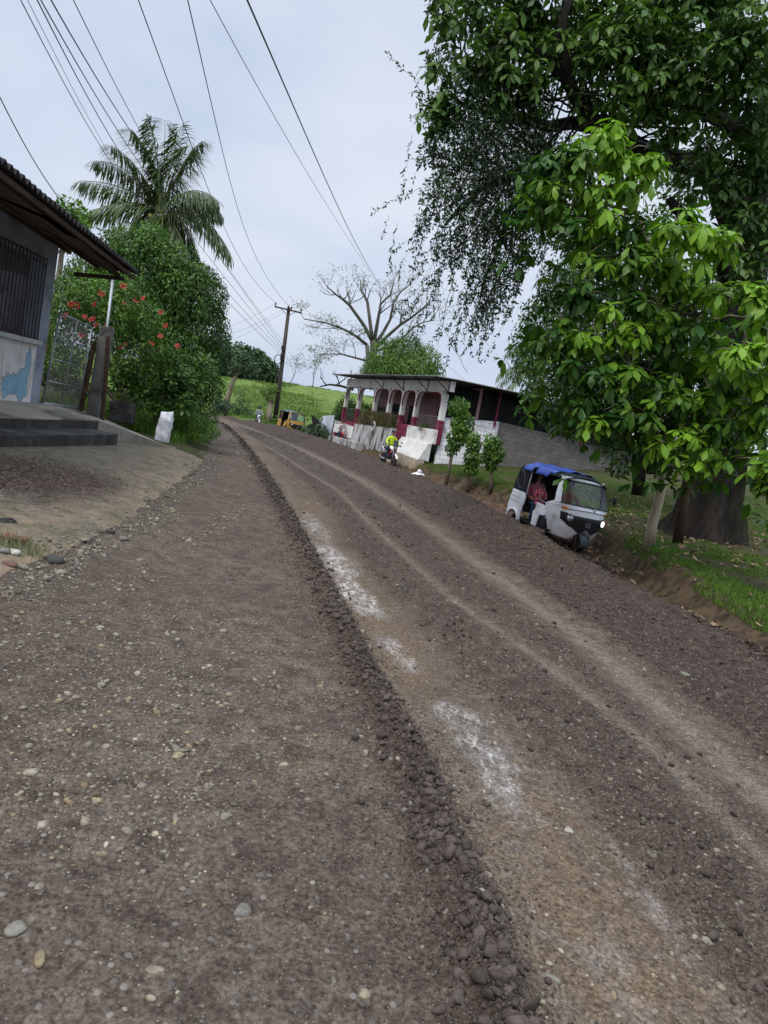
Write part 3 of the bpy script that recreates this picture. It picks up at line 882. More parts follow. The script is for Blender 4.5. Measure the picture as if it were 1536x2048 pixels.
HX = -7.4
lh = thing('roadside_house', 'low house with barred window, peeling blue and white wall and dark corrugated roof', 'house', (HX, 10, .6))
yy_, zz_ = np.meshgrid(np.linspace(6, 13.66, 150), np.linspace(.3, 1.88, 50), indexing='ij')
pe = np.zeros(yy_.shape)
for (cy, cz, ry, rz) in [(12.98, 1.05, .33, .19), (13.25, 1.15, .2, .2), (13.42, 1.45, .1, .32), (13.3, .98, .2, .22), (12.75, .95, .12, .16), (11.2, .9, .3, .2)]:
    pe = np.maximum(pe, 1.1 - .6 * np.sqrt(((yy_ - cy) / ry) ** 2 + ((zz_ - cz) / rz) ** 2))
k_ = np.arange(149 * 50).reshape(149, 50)[:, :49].ravel()
Vw = np.stack([np.full(yy_.size, HX), yy_.ravel(), zz_.ravel()], 1)
fast_mesh('lower_wall', Vw, np.stack([k_, k_ + 50, k_ + 51, k_ + 1], 1), peel_material(), lh, {'peel': np.clip(pe, 0, 1).ravel()}, smooth=False)
MB().box((HX - .12, 9.83, 1.09), (.23, 7.65, 1.57)).box((HX - .1, 9.83, 3.93), (.2, 7.65, .94)).build('wall', M_wblue, lh)
MB().box((HX - .16, 13.83, 2.2), (.33, .34, 3.7)).build('corner_pillar', M_wblue, lh, bevel=.01)
MB().box((HX - .04, 9.83, 1.925), (.30, 7.68, .09)).build('window_sill', M_sill, lh, bevel=.012)
g_ = MB()
y0 = 13.58
while y0 > 6:
    g_.box((HX + .03, y0, 2.76), (.016, .016, 1.58)); y0 -= .118
for z in (2.0, 2.72, 3.53): g_.box((HX + .045, 9.8, z), (.012, 7.6, .022))
g_.build('window_grille', M_iron, lh)
MB().box((-8.75, 9.8, 1.65), (.08, 7.5, 2.1)).box((-8.9, 13.9, 1.9), (2.6, .1, 2.6)).box((-8.66, 12.9, 1.35), (.06, .9, 1.5)).build('inner_wall', M_lav, lh)
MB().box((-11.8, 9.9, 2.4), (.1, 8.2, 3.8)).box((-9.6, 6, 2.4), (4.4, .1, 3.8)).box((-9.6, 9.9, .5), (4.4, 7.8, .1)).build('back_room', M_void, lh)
MB().box((-9.75, 14.02, 2.45), (4.1, .12, 3.5)).build('end_wall', M_conc, lh)


def eave(y):    # the roof's front edge
    t = (y - 8.1) / 6.5
    return Vector((-5.07 - .94 * t, y, 3.69 + .03 * t))


rv = []; ny, nx = 620, 10
yv = np.linspace(5.0, 14.75, ny)
ex = -5.07 - .94 * (yv - 8.1) / 6.5; ez = 3.69 + .03 * (yv - 8.1) / 6.5
tt = np.linspace(0, 1, nx)
XX = ex[:, None] - 5.2 * tt[None]; YY = np.repeat(yv[:, None], nx, 1)
ZZ = ez[:, None] + .06 + 1.25 * tt[None] + .038 * np.sin(yv * 2 * PI / .178)[:, None] + .02 * (fbm(yv * 1.5, yv * 0, 2, 3) - .5)[:, None]
top = np.stack([XX, YY, ZZ], -1).reshape(-1, 3); bot = top - np.array([0, 0, .014])
kk = (np.arange(ny - 1)[:, None] * nx + np.arange(nx - 1)[None]).ravel()
ft = np.stack([kk, kk + nx, kk + nx + 1, kk + 1], 1); fb = ft[:, ::-1] + len(top)
k0 = np.arange(ny - 1) * nx
fe = np.stack([k0, k0 + len(top), k0 + nx + len(top), k0 + nx], 1)
rf = fast_mesh('roof', np.concatenate([top, bot]), np.concatenate([ft, fb, fe]), M_rooft, lh, smooth=False)
s_ = MB(); p_ = MB()
for i in range(6):      # loose, sagging soffit boards under the overhang
    ya, yb = 5.2 + i * 1.6, 5.2 + i * 1.6 + 1.56
    a, b = eave(ya), eave(min(yb, 14.6)); dz = random.uniform(-.05, .05); dz2 = random.uniform(-.12, .02)
    s_.hexa([a + Vector((-.2, 0, -.10 + dz)), b + Vector((-.2, 0, -.10 + dz2)), (HX - .1, b.y, 4.02), (HX - .1, a.y, 4.02)],
            [a + Vector((-.2, 0, -.085 + dz)), b + Vector((-.2, 0, -.085 + dz2)), (HX - .1, b.y, 4.035), (HX - .1, a.y, 4.035)])
s_.build('soffit', M_soffit, lh)
for off, dz, sz in ((.10, -.055, .09), (.85, .02, .1), (1.5, .2, .1)):
    a, b = eave(5) + Vector((-off, 0, dz)), eave(14.7) + Vector((-off, 0, dz))
    p_.tube([a, b], sz * .55, 4)
for yb in (14.55, 12.2, 9.6, 7):
    a = eave(yb) + Vector((-.06, 0, -.06)); p_.tube([a, Vector((HX - 1.2, yb, 4.42))], .055, 4)
p_.build('roof_timbers', M_timber, lh)
st_ = MB()
for cx in (-7.9,):
    st_.tube([(HX + .35, 14.05, 3.42), (-6.15, 14.3, 3.55)], .05, 4)
st_.build('bracket_beam', M_timber, lh)

ps = thing('porch_steps', 'damp concrete porch slab with two dark steps below the barred window', 'steps', (-6.6, 12, .3))
MB().hexa([(-7.4, 6, .1), (-6.32, 6, .1), (-6.32, 14.4, .1), (-7.4, 14.4, .1)], [(-7.4, 6, .74), (-6.32, 6, .60), (-6.32, 14.4, .60), (-7.4, 14.4, .735)]).build('slab', M_slab, ps, bevel=.012)
MB().hexa([(-6.317, 6, .1), (-6.30, 6, .1), (-6.30, 14.42, .1), (-6.317, 14.42, .1)], [(-6.317, 6, .57), (-6.30, 6, .57), (-6.30, 14.42, .57), (-6.317, 14.42, .57)]).build('riser', M_concd, ps)
MB().box((-5.99, 10, .265), (.61, 8.0, .31)).build('step', M_concd, ps, bevel=.015)
MB().hexa([(-7.6, 14.4, 0), (-6.3, 14.4, 0), (-5.3, 16.3, 0), (-7.6, 16.8, 0)], [(-7.6, 14.4, .735), (-6.3, 14.4, .59), (-5.35, 16.2, .17), (-7.6, 16.6, .60)]).build('ramp', M_slab, ps)

# ---- gate, posts
gl = [at(85, 806, 14.15), at(157, 816, 16.0), at(184, 655, 16.0), at(121, 626, 14.15)]


def gq(u, v):
    return gl[0].lerp(gl[1], u).lerp(gl[3].lerp(gl[2], u), v)


gt = thing('chain_link_gate', 'chain-link gate on a grey tube frame between the house corner and the concrete post', 'gate', tuple(gl[0]))
f_ = MB()
for a, b in ((0, 0), (1, 0)), ((1, 0), (1, 1)), ((1, 1), (0, 1)), ((0, 1), (0, 0)): f_.tube([gq(*a), gq(*b)], .022, 6)
for v in (.25, .5, .75): f_.tube([gq(0, v), gq(1, v)], .014, 6)
f_.tube([gq(.5, 0), gq(.5, 1)], .018, 6)
f_.build('gate_frame', M_galv, gt, True)
c_ = MB(); H_ = 1.15
for i in range(-26, 40):
    for sg in (1, -1):
        u0 = i / 26; pts = []
        u_a, u_b = u0, u0 + sg * .75
        v_a, v_b = 0.0, 1.0
        # clip to 0..1
        def cl(ua, va, ub, vb):
            t0, t1 = 0, 1
            for lo, hi in ((0, 1),):
                d = ub - ua
                if abs(d) > 1e-9:
                    ta, tb = (0 - ua) / d, (1 - ua) / d
                    if ta > tb: ta, tb = tb, ta
                    t0, t1 = max(t0, ta), min(t1, tb)
            return t0, t1
        t0, t1 = cl(u_a, v_a, u_b, v_b)
        if t1 - t0 > .02:
            c_.tube([gq(u_a + (u_b - u_a) * t0, t0), gq(u_a + (u_b - u_a) * t1, t1)], .0042, 3, caps=False)
c_.build('wire_mesh', stdmat('dull_wire', (.16, .165, .17), (.11, .105, .10), 9, .6), gt)
b0 = at(186, 826, 16.2); t0_ = at(214, 655, 16.2)
o = MB().hexa([b0 + Vector((-.14, -.1, -.3)), b0 + Vector((.14, -.1, -.3)), b0 + Vector((.14, .14, -.3)), b0 + Vector((-.14, .14, -.3))],
              [t0_ + Vector((-.13, -.1, 0)), t0_ + Vector((.13, -.1, .03)), t0_ + Vector((.13, .14, .02)), t0_ + Vector((-.13, .14, -.02))]).build('concrete_post', M_conc, None, bevel=.02)
tag(o, 'square grey concrete gate post standing right of the chain-link gate', 'post')
for (pa, pb, r, lab) in (((160, 815), (188, 690), .07, 'short rusty brown post against the left face of the concrete post'), ((207, 826), (216, 672), .055, 'dark wooden post against the right face of the concrete post')):
    a, b = at(*pa, 16.05), at(*pb, 16.05)
    o = MB().tube([a + Vector((0, 0, -.3)), a.lerp(b, .5) + Vector((.01, 0, 0)), b], [r, r * .92, r * .85], 7).build('wooden_post', M_timber, None)
    tag(o, lab, 'post')
a, b = at(206, 740, 16.45), at(226, 556, 16.45)
o = MB().tube([a + Vector((0, 0, -1.2)), b], .035, 8).tube([b, b + Vector((.0, 0, .02))], .05, 8).tube([b + Vector((0, 0, -.07)), b + Vector((-.12, .1, .06))], .012, 5).build('pipe_post', M_galv, None, True)
tag(o, 'tall thin galvanised pipe rising out of the hibiscus behind the gate post', 'post')
g = at(243, 835, 17.2)
o = MB().box(g + Vector((0, 0, .13)), (.62, .35, .5), (0.03, -.02, .3)).build('concrete_block', M_concd, None, bevel=.03)
tag(o, 'dark mossy concrete block lying in the weeds right of the gate post', 'concrete block')

# white woven sack
g = G(323, 886, .16); sv, sf = [], []
ns, ms = 28, 16
for i in range(ms):
    t = i / (ms - 1); w = .155 + .025 * math.sin(t * 3.1) - .02 * t; d_ = .10 - .075 * sst(.72, 1, t) + .01 * math.sin(9 * t)
    for k in range(ns):
        a = 2 * PI * k / ns; c, s = math.cos(a), math.sin(a)
        cr = .012 * math.sin(5 * a + 7 * t) + .009 * math.sin(23 * t + 3 * a) + random.uniform(-.004, .004)
        q = (abs(c) ** 5 + abs(s) ** 5) ** (-.2)
        sv.append((g.x + (w + cr) * c * q + .03 * t, g.y + (d_ + cr) * s * q, g.z - .02 + t * .80 + .03 * c * t * (1 + math.sin(3 * a)) * (t > .9)))
for i in range(ms - 1):
    for k in range(ns): sf.append((i * ns + k, i * ns + (k + 1) % ns, (i + 1) * ns + (k + 1) % ns, (i + 1) * ns + k))
sf.append(tuple(range(ns - 1, -1, -1))); sf.append(tuple(range((ms - 1) * ns, ms * ns)))
M_sack = stdmat('woven_sack', (.74, .75, .78), (.62, .62, .65), 6, .6, .3, 60, stain=(.38, .35, .32), stain_scale=5, sl=.55, sh=.75)
sb = MB(); sb.add(sv, sf); o = sb.build('sack', M_sack, None, True); tag(o, 'tall white woven sack standing upright at the edge of the weeds on the left', 'sack')

# ---- what lies at the lower left: drain mouth, grass, rubbish
g = G(2, 1066, .02)
o = thing('drain_pipe', 'dark mouth of a drain pipe among grass at the left edge of the picture', 'drain', tuple(g))
Md = Matrix.Translation(g + Vector((-.06, .16, -.02))) @ Euler((PI / 2, 0, -.5)).to_matrix().to_4x4()
MB().lathe([(.10, .5), (.10, -.05), (.125, -.06), (.125, .5)], Md, 24).build('pipe', M_concd, o, True)
MB().lathe([(.0, .1), (.102, .1)], Md, 24).build('mouth', M_void, o)
g = G(22, 1092, .05)
o = MB().box(g + Vector((-.02, .09, .04)), (.19, .09, .05), (.1, .05, .2)).build('brick', stdmat('brick_red', (.20, .085, .055), (.13, .07, .05), 8, .9, .4), None, bevel=.01); tag(o, 'broken orange brick in front of the drain mouth', 'brick')
for (px, py, s, c, lab, nm) in ((8, 1112, .055, (.20, .20, .21), 'round grey stone at the left edge below the broken brick', 'stone'), (27, 1112, .05, (.50, .50, .50), 'whitish lump of stone beside the round grey one at the left edge', 'stone'),
                                (20, 1128, .055, (.16, .09, .085), 'dull red stone below the whitish one at the left edge', 'stone'), (108, 1118, .08, (.055, .058, .065), 'flat blue grey stone at the lower tip of the concrete driveway', 'stone'), (222, 1062, .05, (.05, .05, .05), 'small dark stone at the edge of the driveway above the pebbles', 'stone')):
    g = G(px, py, .03); z = hz(g.x, g.y)
    V = shp[random.randrange(6)] * np.array([s, s * .75, s * .6])
    o = fast_mesh(nm, V, icF, M_stone, attrs={'col': np.tile(np.array([c]), (len(V), 1))}); o.location = (g.x, g.y, z + s * .25); tag(o, lab, 'stone', 'stones by the drain mouth')


def blades(P, H, W, lean=.35, tone=(.5, .2)):
    n = len(P); a = rng.uniform(0, 6.28, n)
    D = np.stack([np.cos(a) * lean * rng.uniform(.2, 2, n), np.sin(a) * lean * rng.uniform(.2, 2, n), np.ones(n)], 1)
    N = np.stack([np.cos(a), np.sin(a), np.zeros(n)], 1) + rng.normal(0, .2, (n, 3))
    Hs = H * rng.uniform(.5, 1.3, n)
    return leaves(P, D, N, Hs, W * Hs ** .5 if False else np.full(n, W), np.clip(rng.normal(tone[0], tone[1], n), 0, 1), False, .45)


def on_ground(X, Y, dz=0.0):
    return np.stack([X, Y, hgt(X, Y, True) + dz], 1)


n = 420
c = G(38, 1100, .05); X = c.x + rng.normal(-.02, .13, n); Y = c.y + rng.normal(.05, .1, n)
V, Fc, T = blades(on_ground(X, Y, -.01), .10, .006, 1.1, (.45, .3)); o = fast_mesh('grass_tuft', V, Fc, leafmat('leaf_pale_grass', (.06, .08, .03), (.34, .33, .20), .2), attrs={'tone': T})
tag(o, 'pale half-dry tuft of grass beside the broken brick', 'grass')
# dry twigs and leaf scraps swept onto the driveway
n = 11000
X = -4.6 + rng.normal(0, .62, n); Y = 8.2 + rng.normal(0, 1.05, n)
X[:1500] = rng.uniform(-6, -2.9, 1500); Y[:1500] = rng.uniform(5.5, 15, 1500)
m = X < XL(Y) - .1; X, Y = X[m], Y[m]; n = len(X); a = rng.uniform(0, 6.28, n)
D = np.stack([np.cos(a), np.sin(a), rng.normal(.1, .2, n)], 1); N = np.array([0, 0, 1.0]) + rng.normal(0, .5, (n, 3))
V, Fc, T = leaves(on_ground(X, Y, .012), D, N, rng.uniform(.015, .08, n), rng.uniform(.004, .013, n), np.clip(rng.beta(1.2, 2.2, n), 0, 1), False, -.1)
tag(fast_mesh('leaf_litter', V, Fc, leafmat('litter', (.060, .034, .027), (.34, .27, .22), .05, .8), attrs={'tone': T}), kind='stuff')

# ---- verge on the left: weeds, hibiscus, shrubs, trees
n = 30000
X = rng.uniform(-11, -4.4, n); Y = rng.uniform(15.8, 34, n)
e = XL(Y) - X
m = (e > .35 + .5 * fbm(X * 2, Y * 2, 2, 7)) & (e < 4.5) & ((Y > 16.9 - .25 * (X + 5)) | (X < -7.2)); X, Y = X[m], Y[m]
V, Fc, T = blades(on_ground(X, Y, -.02), .26, .02, .6, (.45, .22))
w2 = cloud([(at(*p), r) for p, r in [((380, 842, 19), (.6, .6, .28)), ((408, 860, 20), (.5, .6, .25)), ((350, 835, 18.5), (.5, .4, .35)), ((300, 850, 18), (.5, .4, .3)), ((260, 846, 17.6), (.4, .4, .2)), ((400, 830, 22), (.6, .8, .5)), ((205, 815, 17), (.3, .3, .15)), ((390, 872, 18.6), (.4, .3, .12))]], 9000, .07, .5, (.45, .2), seed=3)
V, Fc, T = join([(V, Fc, T), w2])
tag(fast_mesh('weeds', V, Fc, L_grass, attrs={'tone': T}), kind='stuff')


def Cl(lst):
    return [(at(x, y, Y), r) for x, y, Y, r in lst]


cl = Cl([(150, 610, 16.8, .45), (200, 600, 17, .5), (250, 600, 17.1, .5), (165, 570, 17.2, .4), (230, 640, 17, .55), (290, 640, 17.3, .5), (270, 700, 17.2, .55), (320, 690, 17.6, .5), (230, 720, 17, .45), (300, 750, 17.6, .5), (250, 770, 17.2, .4), (140, 690, 17.3, .5), (120, 740, 17.3, .5), (150, 760, 17.2, .5), (110, 660, 17.4, .5), (345, 720, 18, .4), (205, 570, 17.6, .35), (260, 560, 17.6, .35)])
hb = thing('hibiscus_bush', 'tall hibiscus bush covered in red flowers behind the chain-link gate', 'bush', tuple(at(255, 820, 17.3)))
b_ = MB(); hub = at(250, 815, 17.3)
twigs_to(b_, hub, cl, .03, .008, .15, 5); b_.build('stems', M_barkp, hb)
V, Fc, T = cloud(cl, 10500, .085, .62, (.5, .2), big=False, droop=.4, seed=5, nscale=1.6); fast_mesh('foliage', V, Fc, L_hib, hb, {'tone': T})
M_red = stdmat('petal_red', (.50, .022, .024), (.34, .016, .02), 10, .5)
M_yel = stdmat('stamen', (.75, .45, .08))
fpx = [(142, 609), (153, 611), (203, 588), (189, 609), (169, 634), (182, 640), (192, 650), (213, 650), (272, 603), (286, 597), (246, 608), (247, 573), (332, 652), (355, 692), (322, 625), (133, 632), (163, 671), (251, 689), (303, 687), (321, 673), (241, 696), (187, 638)]
proto = None
for i, (px, py) in enumerate(fpx):
    p = at(px, py, 16.35 + .004 * (px - 130)); 
    if proto is None:
        fb_ = MB()
        for k in range(5):
            a = 2 * PI * k / 5; c, s = math.cos(a), math.sin(a)
            def pp(r, w, h): return Vector((r * c - w * s, r * s + w * c, h))
            fb_.add([pp(0, 0, 0), pp(.035, -.016, .02), pp(.04, 0, .012), pp(.035, .016, .02), pp(.07, -.03, .016), pp(.075, 0, .02), pp(.07, .03, .016)], [(0, 2, 1), (0, 3, 2), (1, 2, 5, 4), (2, 3, 6, 5)])
        fb_.tube([(0, 0, .01), (0, 0, .08)], .004, 5, 1)
        proto = fb_.build('flower', [M_red, M_yel], hb, local=True, recalc=False); o = proto
    else:
        o = proto.copy(); COL.objects.link(o); o.parent = hb
    o.location = p - Vector(hb.location)
    o.rotation_euler = (random.uniform(.7, 1.6), random.uniform(-.5, .5), random.uniform(-.6, .9)); o.scale = (random.uniform(.8, 1.2),) * 3

cl = Cl([(300, 720, 17.9, .4), (345, 760, 17.8, .4), (380, 770, 18.2, .45), (320, 800, 17.6, .35), (370, 800, 17.9, .35), (280, 780, 17.5, .3), (400, 740, 18.6, .35), (255, 760, 17.3, .25)])
n = 190; k = rng.integers(0, len(cl), n)
Cc = np.array([tuple(cl[i][0]) for i in k]) + norm(rng.normal(0, 1, (n, 3))) * np.array([cl[i][1] for i in k])[:, None] * rng.uniform(.5, 1, (n, 1))
A = np.array([0, -.3, 1.0]) + rng.normal(0, .35, (n, 3))
cr = rosettes(Cc, A, 8, .25, .36, np.clip(rng.normal(.45, .2, n), 0, 1), (35, 95), .25)
tree('broadleaf_shrub', 'dark shrub with big paddle-shaped leaves above the white sack', 'shrub', at(330, 835, 17.8), [at(330, 840, 17.8), at(335, 790, 17.9)], [.05, .04], M_barkp, cr, L_broad, None, cl, tw=(.03, .012))

cl = Cl([(255, 500, 21, .8), (300, 480, 21.5, .6), (330, 540, 21.5, 1.05), (285, 560, 20.6, .9), (395, 590, 22, .95), (350, 620, 21.2, 1.1), (300, 650, 20.6, 1.0), (385, 670, 21.8, .95), (425, 620, 22.5, .45), (415, 690, 22.3, .6), (395, 740, 21.5, .75), (420, 775, 21.5, .5), (340, 710, 20.6, 1.0), (230, 540, 20.4, .7), (180, 560, 20, .8), (140, 600, 19.5, .8), (370, 800, 21, .6), (265, 610, 20, 1.0), (220, 640, 19.4, 1.0), (300, 770, 20, .8), (410, 550, 22.5, .35), (225, 480, 21, .4)])
hang = []
for _ in range(70):     # drooping sprays at the outer right side
    px, py = random.choice([(440, 590), (430, 640), (415, 560), (440, 660), (425, 710), (395, 545), (350, 520), (440, 620)])
    c = at(px + random.uniform(-12, 12), py + random.uniform(-15, 15), 22.3 + random.uniform(-.6, .6)); m = 26
    t = rng.uniform(0, 1, m); P = np.array(tuple(c))[None] + np.stack([t * .25, rng.normal(0, .05, m), .15 - t ** 1.6 * .55], 1) + rng.normal(0, .03, (m, 3))
    hang.append(leaves(P, np.stack([.4 + t * 0, rng.normal(0, .5, m), -1 + rng.normal(0, .3, m)], 1), rng.normal(0, 1, (m, 3)) + np.array([0, -.5, .5]), .1, .04, np.clip(rng.normal(.3, .15, m), 0, 1), False, .1))
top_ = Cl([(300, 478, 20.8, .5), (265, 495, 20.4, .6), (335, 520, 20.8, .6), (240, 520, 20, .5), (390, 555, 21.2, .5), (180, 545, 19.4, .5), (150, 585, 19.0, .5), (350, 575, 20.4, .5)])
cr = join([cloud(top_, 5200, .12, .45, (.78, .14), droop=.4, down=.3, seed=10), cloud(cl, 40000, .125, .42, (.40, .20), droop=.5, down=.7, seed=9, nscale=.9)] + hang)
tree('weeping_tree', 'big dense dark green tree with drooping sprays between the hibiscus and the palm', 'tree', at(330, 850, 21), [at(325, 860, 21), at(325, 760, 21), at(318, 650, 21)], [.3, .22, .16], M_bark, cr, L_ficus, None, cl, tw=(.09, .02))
cl = Cl([(135, 425, 22, .45), (158, 430, 22.3, .38), (120, 440, 22, .5), (150, 450, 22.2, .5), (110, 460, 22, .7)])
cr = cloud(cl, 1500, .16, .5, (.55, .2), seed=12)
tree('small_tree', 'treetop of light green leaves just showing above the dark corrugated roof', 'tree', (-11.5, 22, 1), [(-11.6, 22, .8), (-11.5, 22, 4), at(130, 450, 22)], [.13, .1, .05], M_barkp, cr, L_hib, None, cl)

# ---- coconut palm
pc = at(322, 425, 30)
pl = thing('coconut_palm', 'coconut palm with arching fronds rising behind the weeping tree', 'palm tree', (pc.x + .5, 30, .9))
tp = [Vector((pc.x + .5, 30, .7)), Vector((pc.x + .35, 30, 3)), Vector((pc.x + .15, 30, 6)), pc + Vector((0, 0, -.2))]
MB().tube(tp, [.22, .17, .15, .17], 12).build('trunk', M_barkg, pl, True)
ftips = [(158, 362, .5, .9), (163, 432, -.8, 1.1), (188, 322, 1.5, 1.4), (262, 258, 1.0, 1.3), (298, 238, -.5, 1.0), (330, 240, 1.2, .9), (362, 252, .3, .9), (404, 282, .8, 1.2), (432, 398, -.8, 1.4), (462, 510, -.4, 1.9), (440, 425, 1.3, 1.3), (388, 560, -1.6, 1.1), (318, 545, -2.3, 1.5), (262, 520, -1.8, 1.2), (232, 505, .6, 1.2), (222, 290, 2.2, 1.0), (398, 520, 1.8, 1.4), (380, 290, 2.2, 1.4), (352, 540, 2.0, 1.3)]
for i, (px, py, dy, arch) in enumerate(ftips):
    tip = at(px, py, 30 + dy); p0 = pc.copy()
    mid = p0.lerp(tip, .45) + Vector((0, 0, arch * .85))
    m = 26; ts = np.linspace(0, 1, m)
    R = np.array([tuple(p0 * (1 - t) ** 2 + mid * 2 * t * (1 - t) + tip * t * t) for t in ts])
    fb_ = MB(); fb_.tube([Vector(r) for r in R], [.035 * (1 - .85 * t) + .004 for t in ts], 5)
    V1 = np.array([tuple(v) for v in fb_.v])
    F1 = np.array([q for f in fb_.f if len(f) == 4 for q in ((f[0], f[1], f[2]), (f[0], f[2], f[3]))])
    nl = 92
    tl = np.linspace(.1, 1, nl); P = np.stack([np.interp(tl, ts, R[:, j]) for j in range(3)], 1)
    Tn = norm(np.stack([np.interp(tl, ts, np.gradient(R[:, j])) for j in range(3)], 1))
    Sd = norm(np.cross(Tn, np.array([[0, 0, 1.0]]))); parts = [(V1, F1, np.full(len(V1), .75))]
    for sg in (1, -1):
        ln = 1.02 * np.sin(tl * PI * .74 + .48) ** .7 + .05
        D = Tn * (.45 + .3 * tl[:, None]) + Sd * sg * .8 + np.array([0, 0, -.30]) + rng.normal(0, .12, (nl, 3))
        N = np.array([0, 0, 1.0]) + Sd * sg * .3 + rng.normal(0, .12, (nl, 3))
        parts.append(leaves(P, D, N, ln * rng.uniform(.85, 1.1, nl), .058, np.clip(rng.normal(.42, .13, nl) + (.18 if i in (0, 1, 12) else 0), 0, 1), True, rng.uniform(.4, .9, nl)))
    V, Fc, T = join(parts); fast_mesh('frond', V, Fc, L_palm, pl, {'tone': T}, smooth=False)
M_coco = stdmat('green_coconut', (.14, .17, .04), (.22, .18, .05), 4, .5)
for k in range(9):
    cb = MB(); c = pc + Vector((random.uniform(-.25, .5), random.uniform(-.55, -.15), random.uniform(-.65, -.1)))
    cb.blob(c, (.11, .11, .14), (random.uniform(-.4, .4), random.uniform(-.4, .4), 0), 12, 8); cb.build('coconut', M_coco, pl, True)

# ------------------------------------------------------------------ house on the right
HC, HD, HN = Vector((1.7, 32, 0)), Vector((-.398, .917, 0)), Vector((.917, .398, 0))


def HP(s, t, z):
    return HC + HD * (s + .03 * (z - 1.4)) * 1.0 + HN * t + Vector((0, 0, z))


def hbox(mb, s0, s1, t0, t1, z0, z1, mi=0):
    mb.hexa([HP(s0, t0, z0), HP(s1, t0, z0), HP(s1, t1, z0), HP(s0, t1, z0)], [HP(s0, t0, z1), HP(s1, t0, z1), HP(s1, t1, z1), HP(s0, t1, z1)], mi)


M_hwhite = stdmat('house_white', (.74, .715, .69), (.60, .575, .55), .9, .85, .2, 20, stain=(.36, .33, .30), stain_scale=1.4, sl=.56, sh=.8)
M_pink = stdmat('house_maroon', (.20, .034, .062), (.14, .026, .048), 1.5, .75, stain=(.30, .16, .17), stain_scale=2, sl=.56, sh=.75)
M_inpink = stdmat('porch_wall_pink', (.42, .24, .27), (.34, .19, .22), 1, .85)
M_retain = stdmat('mould_streaked_wall', (.46, .45, .44), (.26, .258, .25), 1.3, .9, .4, 16, stretch=(1.3, 1.3, .4), stain=(.045, .047, .045), stain_scale=1.3, sl=.46, sh=.62)
M_block = stdmat('block_wall_grey', (.135, .13, .118), (.095, .09, .08), .8, .9, .4, 20, stain=(.10, .07, .05), stain_scale=.5)
M_rwhite = stdmat('white_apron', (.74, .735, .71), (.60, .59, .565), 1.8, .85, .1, 20, stain=(.36, .30, .22), stain_scale=1.5, sl=.52, sh=.72)
M_zinc = stdmat('zinc_sheet', (.22, .23, .235), (.15, .15, .155), .8, .5, metal=.5, stretch=(1, 1, 1), stain=(.12, .075, .05), stain_scale=1.2, sl=.55, sh=.75)
M_rails = stdmat('rail_iron', (.20, .19, .19), (.10, .08, .07), 6, .6)
M_shade = stdmat('shed_shade', (.012, .012, .013), (.02, .02, .02), 2, .95)


def block_material(name, c1, c2, paint=None):
    m, nt, b, out = new_mat(name)
    br = nt.nodes.new('ShaderNodeTexBrick'); br.inputs['Scale'].default_value = 1.0
    br.inputs['Brick Width'].default_value = .42; br.inputs['Row Height'].default_value = .21; br.inputs['Mortar Size'].default_value = .012
    br.inputs['Color1'].default_value = c1 + (1,); br.inputs['Color2'].default_value = c2 + (1,); br.inputs['Mortar'].default_value = tuple(x * .55 for x in c1) + (1,)
    u = attr(nt, 'uvw', 'Vector'); nt.links.new(u, br.inputs['Vector'])
    v = pos(nt)
    c = mixc(nt, 1.0, br.outputs['Color'], mixc(nt, noise(nt, 3, 7, .65, v), (.45, .45, .45), (1.5, 1.5, 1.5)), 'MULTIPLY')
    c = mixc(nt, mth(nt, 'MULTIPLY', stepr(nt, noise(nt, .9, 6, .6, v), .48, .66), .8), c, (.055, .05, .042))
    nt.links.new(c, b.inputs['Base Color']); b.inputs['Roughness'].default_value = .9
    bump(nt, mth(nt, 'ADD', mth(nt, 'MULTIPLY', br.outputs['Fac'], -1.0), noise(nt, 30, 5, .6, v)), b, .5, .01)
    return m


def wall_quad(name, s0, s1, zt0, zt1, zb, mat, parent, side=True, thick=.15):
    """a block wall along the side (t) of the house, with a uvw attribute for its courses"""
    n = 30; V, U = [], []
    for i in range(n + 1):
        k = i / n; t = s0 + (s1 - s0) * k; z1 = zt0 + (zt1 - zt0) * k
        for ss in (0, thick):
            for z in (zb, z1):
                V.append(tuple(HP(ss, t, z))); U.append((t, z, ss))
    Fc = []
    for i in range(n):
        a = i * 4; b = a + 4
        Fc += [(a, a + 1, b + 1, b), (a + 2, b + 2, b + 3, a + 3), (a + 1, a + 3, b + 3, b + 1)]
    Fc += [(0, 2, 3, 1), (n * 4, n * 4 + 1, n * 4 + 3, n * 4 + 2)]
    return fast_mesh(name, V, Fc, mat, parent, {'uvw': np.array(U)}, smooth=False)


